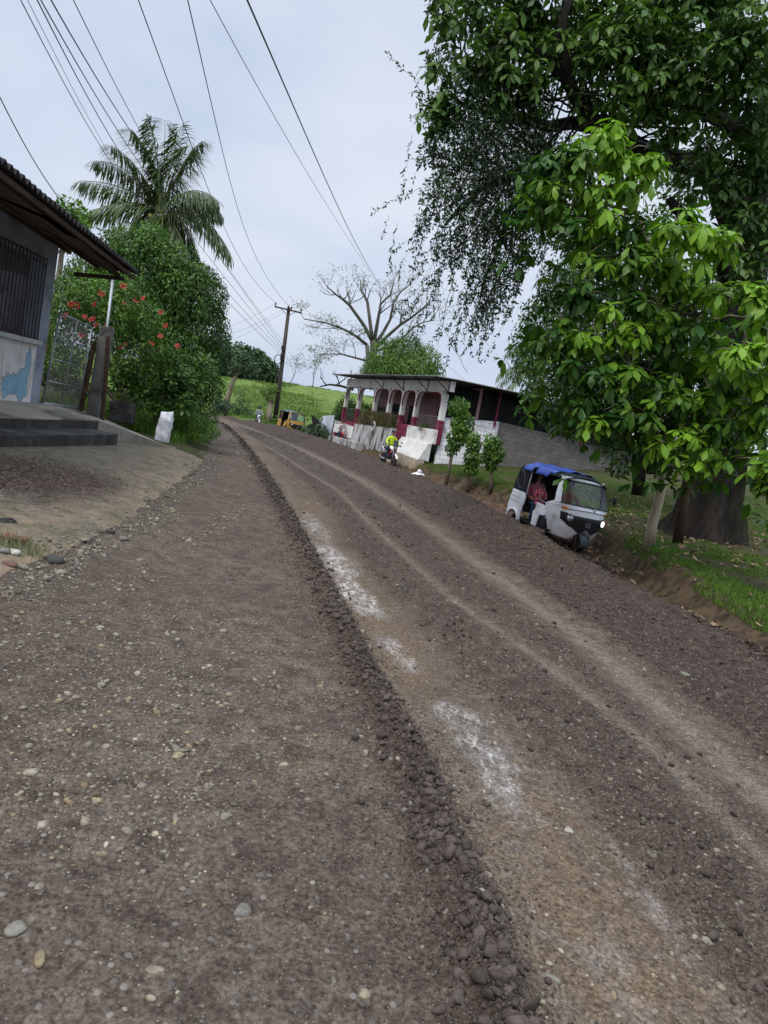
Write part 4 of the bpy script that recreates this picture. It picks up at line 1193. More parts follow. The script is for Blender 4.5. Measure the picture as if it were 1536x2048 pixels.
rh = thing('porch_house', 'long white and maroon house with an arched porch beside the road', 'house', tuple(HP(7, 2, .4)))
cols_s = [(-.12, .16), (2.84, 3.08), (4.6, 4.84), (6.42, 6.68), (8.62, 8.88), (11.4, 11.66), (13.9, 14.15)]
for s0, s1 in cols_s:
    a_ = MB(); hbox(a_, s0 - .02, s1 + .02, -.01, .25, 1.25, 2.38, 0); hbox(a_, s0, s1, 0, .24, 2.38, 3.62, 1)
    a_.build('porch_column', [M_pink, M_hwhite], rh, bevel=.015)
fa = MB()
for (a0, a1), (b0, b1) in zip(cols_s[:-1], cols_s[1:]):
    s0, s1 = a1, b0; n = 16; P = []
    r = min(.42, (s1 - s0) / 2 * .8)
    for i in range(n + 1):
        s = s0 + (s1 - s0) * i / n
        dd = min(s - s0, s1 - s); zc = 3.66 if dd >= r else 3.66 - r * (1 - math.sqrt(max(0, 1 - (1 - dd / r) ** 2)))
        P.append((s, zc))
    for (sa, za), (sb, zb) in zip(P[:-1], P[1:]):
        fa.hexa([HP(sa, .02, za), HP(sb, .02, zb), HP(sb, .22, zb), HP(sa, .22, za)], [HP(sa, .02, 3.75), HP(sb, .02, 3.75), HP(sb, .22, 3.75), HP(sa, .22, 3.75)])
fa.build('arch_spandrel', M_hwhite, rh)
tr_ = MB()
for (a0, a1), (b0, b1) in zip(cols_s[:-1], cols_s[1:]):   # maroon band painted round each arch
    s0, s1 = a1 - .01, b0 + .01; r = min(.45, (s1 - s0) / 2 * .8); P = [HP(s0, .01, 2.9)]
    for i in range(17):
        s = s0 + (s1 - s0) * i / 16; dd = min(s - s0, s1 - s)
        P.append(HP(s, .01, 3.66 if dd >= r else 3.66 - r * (1 - math.sqrt(max(0, 1 - (1 - dd / r) ** 2)))))
    P.append(HP(s1, .01, 2.9)); tr_.tube(P, .036, 4)
tr_.build('arch_trim', M_pink, rh)
fb_ = MB(); hbox(fb_, -.55, 14.2, .0, .24, 3.752, 4.22); fb_.build('fascia', M_hwhite, rh)
ib = MB(); hbox(ib, .2, 14.1, 2.0, 2.15, 1.2, 4.3); ib.build('inner_wall', M_inpink, rh)
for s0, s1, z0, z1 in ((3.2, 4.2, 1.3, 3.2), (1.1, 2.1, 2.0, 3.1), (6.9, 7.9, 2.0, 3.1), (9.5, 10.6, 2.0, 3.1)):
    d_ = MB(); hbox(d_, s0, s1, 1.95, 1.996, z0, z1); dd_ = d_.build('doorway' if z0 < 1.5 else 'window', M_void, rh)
    k_ = MB()
    for i in range(6): hbox(k_, s0 + (s1 - s0) * i / 5 - .01, s0 + (s1 - s0) * i / 5 + .01, 1.925, 1.945, z0, z1)
    k_.build('bars', M_rails, dd_)
fl = MB(); hbox(fl, .17, 14.1, .05, 2.0, 1.1, 1.24); fl.build('porch_floor', M_conc, rh)
for (s0, s1, zt) in ((.2, 2.8, 2.56), (4.9, 6.36, 2.35), (6.74, 8.56, 2.35), (8.94, 11.34, 2.35), (11.7, 13.86, 2.35)):
    r_ = MB(); hbox(r_, s0, s1, .10, .13, zt - .03, zt); hbox(r_, s0, s1, .10, .13, 1.42, 1.45); ns = int((s1 - s0) / .14)
    for i in range(1, ns):
        q = s0 + (s1 - s0) * i / ns; hbox(r_, q - .009, q + .009, .106, .124, 1.45, zt - .03)
    r_.build('railing', M_rails, rh)
rl = MB(); hbox(rl, .2, 2.8, .02, .2, 1.24, 1.62, 0); hbox(rl, 4.9, 13.85, .02, .2, 1.24, 1.55, 0); rl.build('low_wall', M_pink, rh)
wp = MB(); hbox(wp, -.15, 3.05, -.16, 0, 1.24, 1.92); wp.build('white_panel', M_rwhite, rh, bevel=.02)
wp = MB(); wp.hexa([HP(-.1, -.75, .42), HP(3.1, -.75, .55), HP(3.1, -.17, .5), HP(-.1, -.17, .4)], [HP(-.1, -.34, 1.26), HP(3.1, -.34, 1.30), HP(3.1, -.17, 1.30), HP(-.1, -.17, 1.26)]); wp.build('lower_panel', M_rwhite, rh, bevel=.02)
wp = MB(); hbox(wp, 10.6, 15.0, -.14, 0, .48, 1.2); wp.build('white_panel', M_rwhite, rh, bevel=.03)
wp = MB(); wp.hexa([HP(-.15, -.86, -.2), HP(4.0, -.86, -.4), HP(4.0, -.4, -.2), HP(-.15, -.4, 0)], [HP(-.12, -.80, .40), HP(3.3, -.80, .53), HP(3.9, -.42, .75), HP(-.1, -.4, .40)])
wp.build('plinth', stdmat('plinth_tan', (.42, .36, .27), (.28, .23, .17), 1.2, .9, .3, 20, stain=(.5, .49, .46), stain_scale=2), rh)
dr = MB(); hbox(dr, 3.1, 4.6, -.05, .02, .2, 1.95); dr_o = dr.build('street_door', M_pink, rh, bevel=.01)
dl = MB()
for z in (.6, .95, 1.3, 1.65): hbox(dl, 3.12, 4.58, -.062, -.052, z, z + .035)
dl.build('door_rails', stdmat('maroon_dark', (.13, .025, .045)), dr_o)
rw = MB(); rw.hexa([HP(4.62, -.42, -.5), HP(10.6, -.42, -.6), HP(10.6, 0, -.6), HP(4.62, 0, -.5)], [HP(4.62, -.30, 1.62), HP(10.6, -.30, 1.45), HP(10.6, 0, 1.45), HP(4.62, 0, 1.62)])
rw.hexa([HP(10.6, -.1, -.6), HP(17.4, -.1, -.6), HP(17.4, .1, -.6), HP(10.6, .1, -.6)], [HP(10.6, -.1, 1.22), HP(17.2, -.1, 1.5), HP(17.2, .1, 1.5), HP(10.6, .1, 1.22)])
rw.hexa([HP(7.9, -1.0, -.7), HP(13.5, -.9, -.6), HP(13.5, -.43, -.6), HP(7.9, -.43, -.7)], [HP(7.9, -1.0, .45), HP(13.5, -.9, .42), HP(13.5, -.43, .42), HP(7.9, -.43, .45)])
rw.build('retaining_wall', M_retain, rh, bevel=.02)
rg = MB(); c = HP(6.95, -.45, 1.53)
pts = [c + HD * (.22 * math.cos(a)) + Vector((0, 0, .24 * math.sin(a))) + HN * -.02 for a in np.linspace(.5, 5.6, 20)]
rg.tube(pts, .045, 8); o = rg.build('ring', stdmat('white_ring', (.55, .54, .5), (.42, .41, .38), 5), None, True); tag(o, 'open white ring hanging on the mouldy grey wall above the rider in yellow', 'ring')
# roof: corrugated sheet with a front overhang, then the low side roof
prt, prz = [-.85, .3, 4.6, 7.3, 12.0], [4.29, 4.34, 4.42, 3.95, 3.5]
n1 = 200; sv_ = np.linspace(-.75, 15.1, n1); tv_ = np.array([-.85, -.3, .3, 1.5, 3, 4.6, 6, 7.3, 9.5, 12.0]); n2 = len(tv_); V = []
for s in sv_:
    for t in tv_:
        V.append(tuple(HP(s, t, float(np.interp(t, prt, prz)) + .004 * s + .022 * math.sin(s * 2 * PI / .24))))
kk = (np.arange(n1 - 1)[:, None] * n2 + np.arange(n2 - 1)[None]).ravel()
V2 = np.array(V); Vb = V2 - np.array([0, 0, .02]); ft = np.stack([kk, kk + n2, kk + n2 + 1, kk + 1], 1); ks = np.arange(n1 - 1) * n2
fe = np.concatenate([np.stack([ks, ks + len(V2), ks + n2 + len(V2), ks + n2], 1)])
fast_mesh('roof', np.concatenate([V2, Vb]), np.concatenate([ft, ft[:, ::-1] + len(V2), fe]), M_zinc, rh, smooth=False)
sr = MB()
for t in (2, 4.2, 6.4, 8.6): z_ = float(np.interp(t, prt, prz)) - .09; sr.tube([HP(-.7, t, z_), HP(3, t, z_)], .045, 4)
sr.build('rafters', M_timber, rh)
for t, r in ((2.98, .05), (8.2, .05)):
    p_ = MB(); p_.tube([HP(-.05, t, 2.6), HP(-.05, t, float(np.interp(t, prt, prz)) - .03)], r, 6); p_.build('roof_post', M_pink, rh)
sh = MB(); sh.hexa([HP(.24, .3, .5), HP(.26, .3, .5), HP(.26, 12, .5), HP(.24, 12, .5)], [HP(.24, .3, 4.25), HP(.26, .3, 4.25), HP(.26, 12, 3.4), HP(.24, 12, 3.4)]); sh.build('shed_shade_sheet', M_shade, rh)  # added near-black sheet, its colour standing in for the shade inside the shed
for s in (7.7, 4.8, 1.8, -.45):
    b_ = MB(); b_.tube([HP(s, -.02, 3.72), HP(s, -.8, 4.22)], .022, 5).tube([HP(s, -.02, 3.66), HP(s, -.02, 4.18)], .022, 5).tube([HP(s, -.02, 4.2), HP(s, -.84, 4.25)], .022, 5)
    b_.build('roof_bracket', M_iron, rh)
wall_quad('side_wall', .2, 3.25, 2.55, 2.9, -.3, block_material('white_block', (.66, .66, .655), (.58, .58, .58)), rh)
wall_quad('side_wall', 3.25, 12.1, 2.9, 2.72, -.2, block_material('grey_block', (.115, .108, .094), (.088, .082, .072)), rh)
# corrugated sheet and white pipe at the far end
V = []; n1 = 60
for i in range(n1):
    s = 15.1 + 2.6 * i / (n1 - 1); w = .03 * math.sin(s * 2 * PI / .2)
    V += [tuple(HP(s, -.2 + w, -.6)), tuple(HP(s - .1, -.2 + w, 1.75 - .08 * (s - 15)))]
Fc = [(2 * i, 2 * i + 2, 2 * i + 3, 2 * i + 1) for i in range(n1 - 1)]
o = fast_mesh('corrugated_sheet', V, Fc, stdmat('pale_zinc', (.40, .43, .47), (.28, .30, .34), 1.5, .5, metal=.3), smooth=True); o.modifiers.new('solid', 'SOLIDIFY').thickness = .008
tag(o, 'upright pale corrugated sheets at the far left end of the porch house', 'metal sheet')
o = MB().tube([HP(17.9, -.25, -.6), HP(17.75, -.25, 1.35), HP(17.4, -.25, 1.42)], .05, 8).build('white_pipe', M_sill, None, True); tag(o, 'thin white pipe bent over at the end of the corrugated sheets', 'pipe')
# plants on the retaining wall and behind the arches
cl = [(HP(s, .0 + random.uniform(-.25, .1), z), (.42, .35, .26)) for s, z in ((5.0, 1.72), (5.6, 1.85), (6.3, 1.82), (7.0, 1.9), (7.7, 1.95), (8.4, 1.9), (9.1, 1.8), (9.6, 1.7))]
P = np.array([tuple(HP(random.uniform(4.9, 9.8), random.uniform(-.35, .05), 1.52)) for _ in range(1500)])
pb = join([blades(P, .75, .022, .45, (.4, .25)), cloud(cl, 1600, .14, .25, (.35, .25), down=-.1, seed=31)])
o = fast_mesh('wall_plants', pb[0], pb[1], leafmat('leaf_dryweeds', (.045, .06, .025), (.23, .20, .10), .2), attrs={'tone': pb[2]}); tag(o, kind='stuff')
cl = [(HP(s, t, z), r) for s, t, z, r in ((9.5, .6, 2.3, .6), (10.5, .7, 2.2, .6), (12, .6, 2.3, .6), (13.2, .5, 2.2, .5), (8, .9, 2.0, .4), (14.8, .5, 2.2, .7), (15.6, .7, 2.5, .7), (16.2, .9, 1.8, .8), (15, .8, 1.5, .7), (17, .8, 1.9, .5))]
cr = cloud(cl, 6500, .17, .4, (.35, .2), seed=33)
tree('porch_vine', 'dark leafy bush growing into the arches at the far end of the porch house', 'bush', HP(14.9, .8, .5), [HP(14.9, .8, .4), HP(14.6, .7, 1.8)], [.06, .04], M_bark, cr, L_ficus, None, cl, tw=(.03, .01))
cl = [(HP(1.3, -.0, 1.95), .2), (HP(1.6, .02, 1.85), .2), (HP(4.95, .3, 1.9), .25), (HP(5.3, .3, 2.1), .25)]
for cc, lab in ((cl[:2], 'small potted plant behind the white railing of the right-hand arch'), (cl[2:], 'leafy pot plant in the arch just left of the maroon door')):
    cr = cloud(cc, 420, .12, .4, (.45, .2), seed=35); base = cc[0][0] + Vector((0, 0, -.4))
    t = thing('pot_plant', lab, 'plant', tuple(base), 'pot plants on the porch')
    p_ = MB(); p_.lathe([(.09, 0), (.13, .22), (.14, .24), (.12, .24)], Matrix.Translation(base), 14); p_.build('pot', M_timber, t, True); fast_mesh('foliage', *cr[:2], L_ficus, t, {'tone': cr[2]})

# ------------------------------------------------------------------ pole and wires
def on(px, py, Y): return at(px, py, Y)


pb_, ptp = at(549, 852, 54.5), at(578, 615, 54.5)
po = thing('utility_pole', 'tall dark wooden utility pole with a crossarm at the bend of the road', 'utility pole', tuple(pb_))
MB().tube([pb_ + Vector((0, 0, -.5)), pb_.lerp(ptp, .5), ptp], [.2, .165, .13], 12).build('pole', stdmat('pole_wood', (.085, .075, .065), (.055, .048, .042), 3, .9, .4, 20, stretch=(1, 1, .1)), po, True)
xa, xb_ = at(549, 613, 54.3), at(603, 626, 54.3)
MB().tube([xa, xb_], .075, 4).build('crossarm', M_timber, po)
br_ = MB(); br_.tube([xa.lerp(xb_, .2), pb_.lerp(ptp, .93)], .02, 5).tube([xa.lerp(xb_, .8), pb_.lerp(ptp, .93)], .02, 5); br_.build('brace', M_iron, po)
ins = []
for u in (.03, .5, .62, .97):
    p = xa.lerp(xb_, u); MB().lathe([(.03, 0), (.03, .08), (.07, .1), (.05, .17), (.07, .2), (.03, .26)], Matrix.Translation(p + Vector((0, 0, .06))), 10).build('insulator', stdmat('porcelain', (.12, .07, .05), None, 4, .3), po, True); ins.append(p + Vector((0, 0, .3)))
ab = [pb_.lerp(ptp, k) for k in (.66, .60, .57)]
cb = MB()
for i, p in enumerate(ab): cb.box(p + Vector((0, -.2, 0)), (.34, .14, .3 - .06 * i), (0, 0, .2 * i))
cb.build('junction_box', M_iron, po); cb = MB()
for k in range(5):
    cb.tube([ab[2] + Vector((-.35 + .27 * math.cos(a), -.15 + .03 * k, -.1 + .36 * math.sin(a))) for a in np.linspace(0, 6.2, 22)], .022, 5)
cb.tube([ab[2] + Vector((-.18, -.18, -.45)), ab[2] + Vector((-.25, -.15, -1.6)), ab[2] + Vector((-.5, 0, -2.6))], .015, 4)
cb.build('cable_coil', M_iron, po)
for k_, (px, sc) in enumerate(((.92, 1), (.86, 1))):
    pass
M_wire = stdmat('wire', (.012, .013, .016), None, 5, .6)


def wire(name, label, pts, r, sag=0.0, ext=12):
    """through pixel points at given distances; carried on behind the viewer"""
    P = [p if isinstance(p, Vector) else at(*p) for p in pts]
    d = (P[0] - P[1]).normalized()
    P = [P[0] + d * ext] + P
    ys = np.array([p.y for p in P])[::-1]; A = np.array([tuple(p) for p in P])[::-1]
    t = np.concatenate([[0], np.cumsum(np.linalg.norm(np.diff(A, axis=0), axis=1))])
    tt = np.linspace(0, t[-1], 60)
    # quadratic-ish smoothing through the points
    if len(P) > 3:
        co = [np.polyfit(t, A[:, j], min(3, len(t) - 1)) for j in range(3)]
        Q = np.stack([np.polyval(c, tt) for c in co], 1)
        for j in range(3):      # keep both ends where they are fixed
            Q[:, j] += np.interp(tt, [0, t[-1]], [A[0, j] - Q[0, j], A[-1, j] - Q[-1, j]])
    else:
        Q = np.stack([np.interp(tt, t, A[:, j]) for j in range(3)], 1)
    o = MB().tube([Vector(q) for q in Q], r, 6).build('power_line' if name is None else name, M_wire, None, True)
    return tag(o, label, 'cable', 'overhead wires')


wire(None, 'black wire reaching the crossarm, just right of the palm top', [(272, 0, 13), (385, 290, 22), (480, 520, 38), ins[0]], .011)
wire(None, 'wire running steeply down to the middle of the crossarm, right of the palm', [(370, 0, 12.5), (440, 270, 21), (500, 490, 36), ins[1]], .011)
wire(None, 'thin wire fading down the open sky to the left of the thickest one', [(430, 0, 11), (560, 260, 19), (680, 450, 33), at(748, 560, 60)], .007)
wire(None, 'thickest black wire crossing the open sky towards the bare tree', [(489, 0, 10), (570, 180, 15), (660, 375, 25), (765, 580, 52), at(930, 760, 95)], .014)
cab = pb_.lerp(ptp, .66)
for lab, p1, p2, p3, f, r in (('leftmost wire of the bundle above the dark roof', (41, 0, 13), (150, 205, 20), (260, 380, 30), .60, .010),
                              ('very thin wire close beside the leftmost wire of the bundle', (52, 0, 13.2), (165, 210, 20), (268, 385, 30), .585, .006),
                              ('second thick wire of the bundle passing behind the palm crown', (77, 0, 13), (180, 205, 20), (290, 380, 30), .62, .012),
                              ('third wire of the bundle, lying next to the second', (87, 0, 12.6), (200, 210, 20), (310, 370, 30), .64, .012),
                              ('fourth and heaviest wire of the bundle', (112, 0, 12.4), (215, 200, 20), (330, 360, 30), .66, .013),
                              ('wire standing a little apart on the right of the bundle above the palm', (150, 0, 12.2), (240, 190, 19), (350, 380, 30), .70, .009)):
    wire(None, lab, [p1, p2, p3, pb_.lerp(ptp, f)], r)
wire(None, 'lone wire dropping from the left edge of the sky behind the dark roof', [(0, 195, 14), (70, 325, 17), (140, 425, 20)], .011, ext=6)
for lab, a, b in (('faint slack wire leaving the crossarm for the left, topmost of three', ins[0], (430, 655, 75)), ('faint slack wire leaving the pole for the left, middle of three', ins[1], (430, 672, 75)), ('faint slack wire leaving the pole for the left, lowest of three', ins[2], (425, 690, 78))):
    o = MB().tube(bezier(a, at(*b), .5, 10), .008, 4).build('power_line', M_wire, None); tag(o, lab, 'cable', 'overhead wires')
for lab, pts in (('wire hanging below the bare tree towards the roof of the porch house', [(762, 575, 60), (850, 690, 60), (905, 750, 60)]),):
    pass

# ------------------------------------------------------------------ far trees, the bare tree, the mound of vines
for lab, spec, trunk in (('dark bushy tree on the skyline nearest the weeping tree', [(440, 705, 125, 2.6), (455, 722, 125, 2.6), (430, 728, 125, 2.6), (478, 708, 125, 2.0), (468, 735, 125, 2.2), (420, 705, 125, 2.6)], [(450, 775, 125), (450, 715, 125)]),
                         ('dark bushy tree on the skyline just left of the utility pole', [(503, 718, 127, 2.2), (520, 732, 127, 2.4), (538, 742, 127, 1.7), (500, 742, 127, 2.0), (524, 748, 127, 2.0), (548, 752, 127, 1.2)], [(522, 780, 127), (520, 730, 127)])):
    cl = Cl(spec); cr = cloud(cl, 5200, .75, .5, (.35, .2), droop=.2, seed=41, nscale=.3, shell=.7)
    tree('bushy_tree', lab, 'tree', at(*trunk[0]), [at(*p) for p in trunk], [.5, .3], M_bark, cr, L_far, None, cl, 'dark trees on the skyline', tw=(.25, .08))
# pale leaning trunk with a tuft of leaves
cl = Cl([(478, 728, 62, .7), (498, 728, 62, .6), (466, 742, 62, .45), (508, 738, 62, .45), (485, 712, 62, .5)])
tree('leaning_tree', 'small tree with a pale leaning trunk left of the utility pole', 'tree', at(449, 835, 62), [at(447, 842, 62), at(452, 808, 62), at(463, 770, 62), at(474, 745, 62)], [.32, .26, .22, .14], M_barkp, cloud(cl, 1000, .30, .42, (.5, .22), seed=43, nscale=.6), L_far, None, cl, tw=(.1, .03))
cl = Cl([(540, 788, 54, .42), (548, 778, 54, .36), (532, 784, 54, .34), (543, 800, 54, .3)])
tree('pollard_tree', 'stubby pollarded tree with a forked trunk just left of the pole foot', 'tree', at(537, 850, 54), [at(537, 852, 54), at(538, 830, 54), at(543, 800, 54)], [.3, .24, .16], M_barkp, cloud(cl, 650, .18, .45, (.4, .2), seed=44), L_vine, at(538, 825, 54), cl, tw=(.13, .03))
for lab, sp in (('low round bush left of the far motorcyclist', [(482, 815, 64, .9), (476, 830, 64, .8), (490, 828, 64, .8), (480, 795, 64, .6)]), ('dark little bush at the foot of the pale leaning trunk', [(440, 808, 60, .7), (450, 812, 60, .6), (433, 815, 60, .6)]),
                ('weedy bush at the foot of the utility pole', [(560, 845, 53, .5), (552, 850, 53, .45), (528, 848, 53, .4), (572, 850, 53, .35)]), ('bush between the blackened stump and the corrugated sheets', [(640, 862, 44.5, .45), (628, 868, 44, .4), (648, 872, 44, .35), (612, 862, 46, .35)])):
    cl = Cl(sp); cr = cloud(cl, 1100, .22, .45, (.4, .22), seed=45)
    o = fast_mesh('bush', cr[0], cr[1], L_vine if 'weedy' in lab else L_far, attrs={'tone': cr[2]}); tag(o, lab, 'bush')


def grow(mb, p, d, ln, r, depth, tips, up=.12, spread=.55, kids=(2, 3)):
    pts = [p]; rad = [r]; q = p.copy(); dd = d.copy(); n = 4
    for i in range(n):
        dd = (dd + Vector((random.gauss(0, .16), random.gauss(0, .16), random.gauss(up, .14)))).normalized()
        q = q + dd * ln / n; pts.append(q.copy()); rad.append(r * (1 - .45 * (i + 1) / n))
    mb.tube(pts, rad, 6 if r > .06 else 4)
    if depth == 0:
        tips.append((q.copy(), dd.copy())); return
    for k in range(random.randint(*kids)):
        i = random.randint(2, n); nd_ = (dd + Vector((random.gauss(0, spread), random.gauss(0, spread), random.gauss(.05, spread * .6)))).normalized()
        grow(mb, pts[i], nd_, ln * random.uniform(.55, .8), rad[i] * .68, depth - 1, tips, up, spread, kids)


YB = 75
bt = thing('bare_tree', 'wide spreading tree with nearly bare grey branches behind the porch house', 'tree', tuple(at(745, 760, YB)))
tb = MB(); tb.tube([at(752, 775, YB), at(750, 745, YB), at(747, 700, YB), at(746, 682, YB)], [.5, .42, .38, .34], 10); tb.tube([at(738, 775, YB - 1), at(738, 740, YB - 1), at(734, 690, YB - 1)], [.26, .23, .21], 8)
tb.build('trunk', M_barkg, bt, True)
LIMBS = [([(746, 685), (729, 652), (699, 610), (685, 598), (672, 589), (654, 573)], .36, -2), ([(746, 690), (740, 644), (735, 605), (728, 590), (722, 582), (721, 560)], .36, 1), ([(747, 690), (754, 650), (758, 628), (761, 608), (781, 589), (788, 562)], .36, -1),
         ([(748, 692), (766, 665), (780, 640), (787, 605), (800, 585), (820, 569)], .34, 2), ([(750, 697), (775, 672), (800, 650), (820, 637), (840, 622), (858, 604)], .34, -2), ([(734, 690), (716, 675), (699, 664), (680, 655), (650, 645), (608, 638)], .3, -3),
         ([(735, 722), (712, 716), (690, 710), (680, 708), (655, 708), (632, 710)], .2, -1), ([(752, 702), (790, 690), (812, 670), (825, 656), (845, 645), (868, 640)], .26, 1)]
tw_leaf = []
for li, (P, r, dy) in enumerate(LIMBS):
    lb = MB(); pts = [at(x, y, YB + dy * i / 5) for i, (x, y) in enumerate(P)]
    r *= .62; lb.tube(pts, [r * (1 - .72 * i / 5) for i in range(6)], 7); tips = []
    for i in range(1, 6):
        for _ in range(2 if i > 1 else (1 if li > 4 else 0)):
            d0 = (pts[i] - pts[i - 1]).normalized()
            flat = li in (5, 6)
            d1 = (d0 * .7 + Vector((random.gauss(0, .6), random.gauss(0, .6), random.gauss(.12, .3 if flat else .5)))).normalized()
            grow(lb, pts[i], d1, random.uniform(1.3, 2.3) * (.8 if i < 5 else .7), r * (1 - .75 * i / 5) * .5, 2, tips, .05 if flat else .14, .55)
    lb.build('limb', M_barkg, bt, True)
    for p, d in tips: tw_leaf.append((p, d, 1.0 if li in (5, 6) else (.3 if li in (0, 1, 2) else .45)))
Pp, Dd = [], []
for p, d, k in tw_leaf:
    for _ in range(int(12 * k)):
        Pp.append(tuple(p + Vector((random.gauss(0, .45), random.gauss(0, .45), random.gauss(0, .16))))); Dd.append((random.gauss(0, 1), random.gauss(0, 1), random.gauss(-.2, .5)))
n = len(Pp); V, Fc, T = leaves(np.array(Pp), np.array(Dd), rng.normal(0, 1, (n, 3)) + np.array([0, 0, .5]), rng.uniform(.14, .3, n), rng.uniform(.06, .11, n), rng.uniform(0, 1, n), False, .2)
fast_mesh('crown', V, Fc, L_sparse, bt, {'tone': T})

cl = Cl([(775, 715, 68, 2.0), (810, 712, 68, 2.2), (845, 725, 68, 1.9), (765, 745, 68, 2), (830, 745, 67, 2.2), (868, 745, 68, 1.2), (800, 700, 69, 1.2), (745, 745, 68, 1.3), (790, 750, 67, 2)])
cr = cloud(cl, 15000, .28, .42, (.45, .18), down=1.0, droop=.4, seed=51, nscale=.5, shell=.75)
tree('vine_tree', 'rounded tree smothered in hanging green vines above the porch house roof', 'tree', at(800, 800, 68), [at(800, 810, 68), at(802, 740, 68)], [.5, .3], M_bark, cr, L_vine, None, cl, tw=(.2, .06))
tl = MB(); tips = []
tl.tube([at(640, 773, 96), at(660, 769, 96), at(682, 772, 96), at(706, 779, 95)], [.08, .13, .16, .2], 6)
for (a, b) in (((672, 770), (690, 755)), ((655, 771), (640, 757)), ((700, 775), (712, 752)), ((680, 771), (665, 748))): grow(tl, at(*a, 96), (at(*b, 96) - at(*a, 96)).normalized(), 1.6, .1, 2, tips, .1)
tag(tl.build('fallen_branch', M_bark, None, True), 'dead grey branch lying on the crest of the pasture left of the porch house', 'branch')
n = 1200; Pp = np.array([tuple(at(random.uniform(560, 700), random.uniform(700, 768), 90 + random.uniform(-3, 3))) for _ in range(60)])[rng.integers(0, 60, n)] + rng.normal(0, .5, (n, 3))
n = 15000; Y = 62 + 85 * rng.uniform(0, 1, n) ** 1.3; X = -.12 * Y + rng.normal(2, 26, n)
tp_k = fbm(X * .12, Y * .06, 3, 95) > .46; X, Y = X[tp_k], Y[tp_k]; X, Y = np.repeat(X, 5) + rng.normal(0, .35, len(X) * 5), np.repeat(Y, 5) + rng.normal(0, .35, len(Y) * 5)
V, Fc, T = blades(np.stack([X, Y, hgt(X, Y) - .05], 1), .30, .14, .8, (.45, .25)); tag(fast_mesh('pasture_grass', V, Fc, leafmat('leaf_pasture', (.075, .13, .03), (.19, .27, .065), .2, .7), attrs={'tone': T}), kind='stuff')
# thin saplings on the crest
for lab, x0, y0, y1 in (('thin half-bare sapling on the crest right of the utility pole', 578, 775, 735), ('thin half-bare sapling on the crest left of the dead branch', 625, 775, 722)):
    sb_ = MB(); tips = []; p = at(x0, y0, 92); grow(sb_, p, Vector((.05, 0, 1)), 2.2, .07, 3, tips, .2, .5)
    t = thing('sapling', lab, 'tree', tuple(p), 'saplings on the crest'); sb_.build('trunk', M_barkg, t, True)
    P = np.array([tuple(q) for q, d in tips]); P = np.repeat(P, 14, 0) + rng.normal(0, .3, (len(P) * 14, 3)); m = len(P)
    V, Fc, T = leaves(P, rng.normal(0, 1, (m, 3)), rng.normal(0, 1, (m, 3)), rng.uniform(.15, .3, m), .1, rng.uniform(0, 1, m), False); fast_mesh('crown', V, Fc, L_far, t, {'tone': T})
# blackened stump and stick near the yellow three-wheeler
M_char = stdmat('charred', (.012, .012, .012), (.03, .028, .026), 6, .9, .8, 20)
sm = MB()
sm.tube([at(633, 868, 46), at(634, 852, 46), at(631, 842, 46), at(625, 833, 46), at(623, 829, 46)], [.32, .3, .24, .09, .02], 8)
sm.tube([at(621, 866, 46), at(622, 853, 46), at(621, 848, 46)], [.3, .25, .1], 7); sm.tube([at(627, 866, 46.3), at(628, 850, 46.3)], [.3, .22], 7)
tag(sm.build('tree_stump', M_char, None, True), 'blackened jagged tree stump between the yellow three-wheeler and the house', 'tree stump')
tag(MB().tube([at(594, 832, 52), at(600, 817, 52), at(602, 815, 52)], [.06, .05, .03], 6).tube([at(592, 846, 52), at(594, 832, 52)], [.06, .06], 6).build('stick', M_bark, None), 'crooked stick standing behind the yellow three-wheeler', 'stick')

# ------------------------------------------------------------------ shrubs, bag and bits in front of the porch house
for lab, spec, tr, n in (('tallest of the three clipped little trees in front of the porch house', [(918, 815, 27.5, .42), (925, 845, 27.5, .48), (915, 875, 27.5, .42), (905, 895, 27.5, .28), (930, 870, 27.5, .3)], [(898, 938, 27.5), (906, 900, 27.5), (920, 830, 27.5)], 2300),
                         ('middle little tree, bushy down to the grass, between the other two', [(948, 890, 26.5, .3), (946, 915, 26.5, .34), (942, 935, 26.5, .3), (950, 875, 26.5, .22)], [(941, 952, 26.5), (946, 900, 26.5)], 1300),
                         ('rightmost little tree with a round head on a bare stem', [(985, 888, 25.5, .34), (978, 910, 25.5, .34), (992, 908, 25.5, .32), (984, 928, 25.5, .24)], [(984, 975, 25.5), (983, 940, 25.5), (984, 900, 25.5)], 1500)):
    cl = Cl(spec); b0 = at(*tr[0]); b0.z = hz(b0.x, b0.y) - .05
    tree('ornamental_tree', lab, 'tree', b0, [b0] + [at(*p) for p in tr[1:]], [.09, .06, .03][:len(tr)], M_barkp, cloud(cl, n, .13, .62, (.42, .22), droop=.5, down=.5, seed=61, nscale=2), L_hib, None, cl, 'little trees in front of the house', tw=(.03, .01))
g = at(838, 944, 28.5); g.z = hz(g.x, g.y)
bg = MB(); bg.blob(g + Vector((0, 0, .12)), (.30, .2, .15), (0, 0, .3), 14, 9, 0, .14); bg.blob(g + Vector((.02, -.02, .28)), (.11, .09, .12), (.3, 0, 0), 10, 7, 0, .15)
tag(bg.build('plastic_bag', M_sack, None, True), 'knotted white plastic bag lying on the grass edge by the rider in yellow', 'bag')
g = at(905, 975, 24); g.z = hz(g.x, g.y)
o = MB().hexa([g + Vector((-.45, -.2, 0)), g + Vector((.3, -.3, .02)), g + Vector((.55, .2, .03)), g + Vector((-.3, .25, 0))], [g + Vector((-.45, -.2, .05)), g + Vector((.3, -.3, .12)), g + Vector((.55, .2, .16)), g + Vector((-.3, .25, .06))]).build('rubber_sheet', M_char, None, bevel=.02)
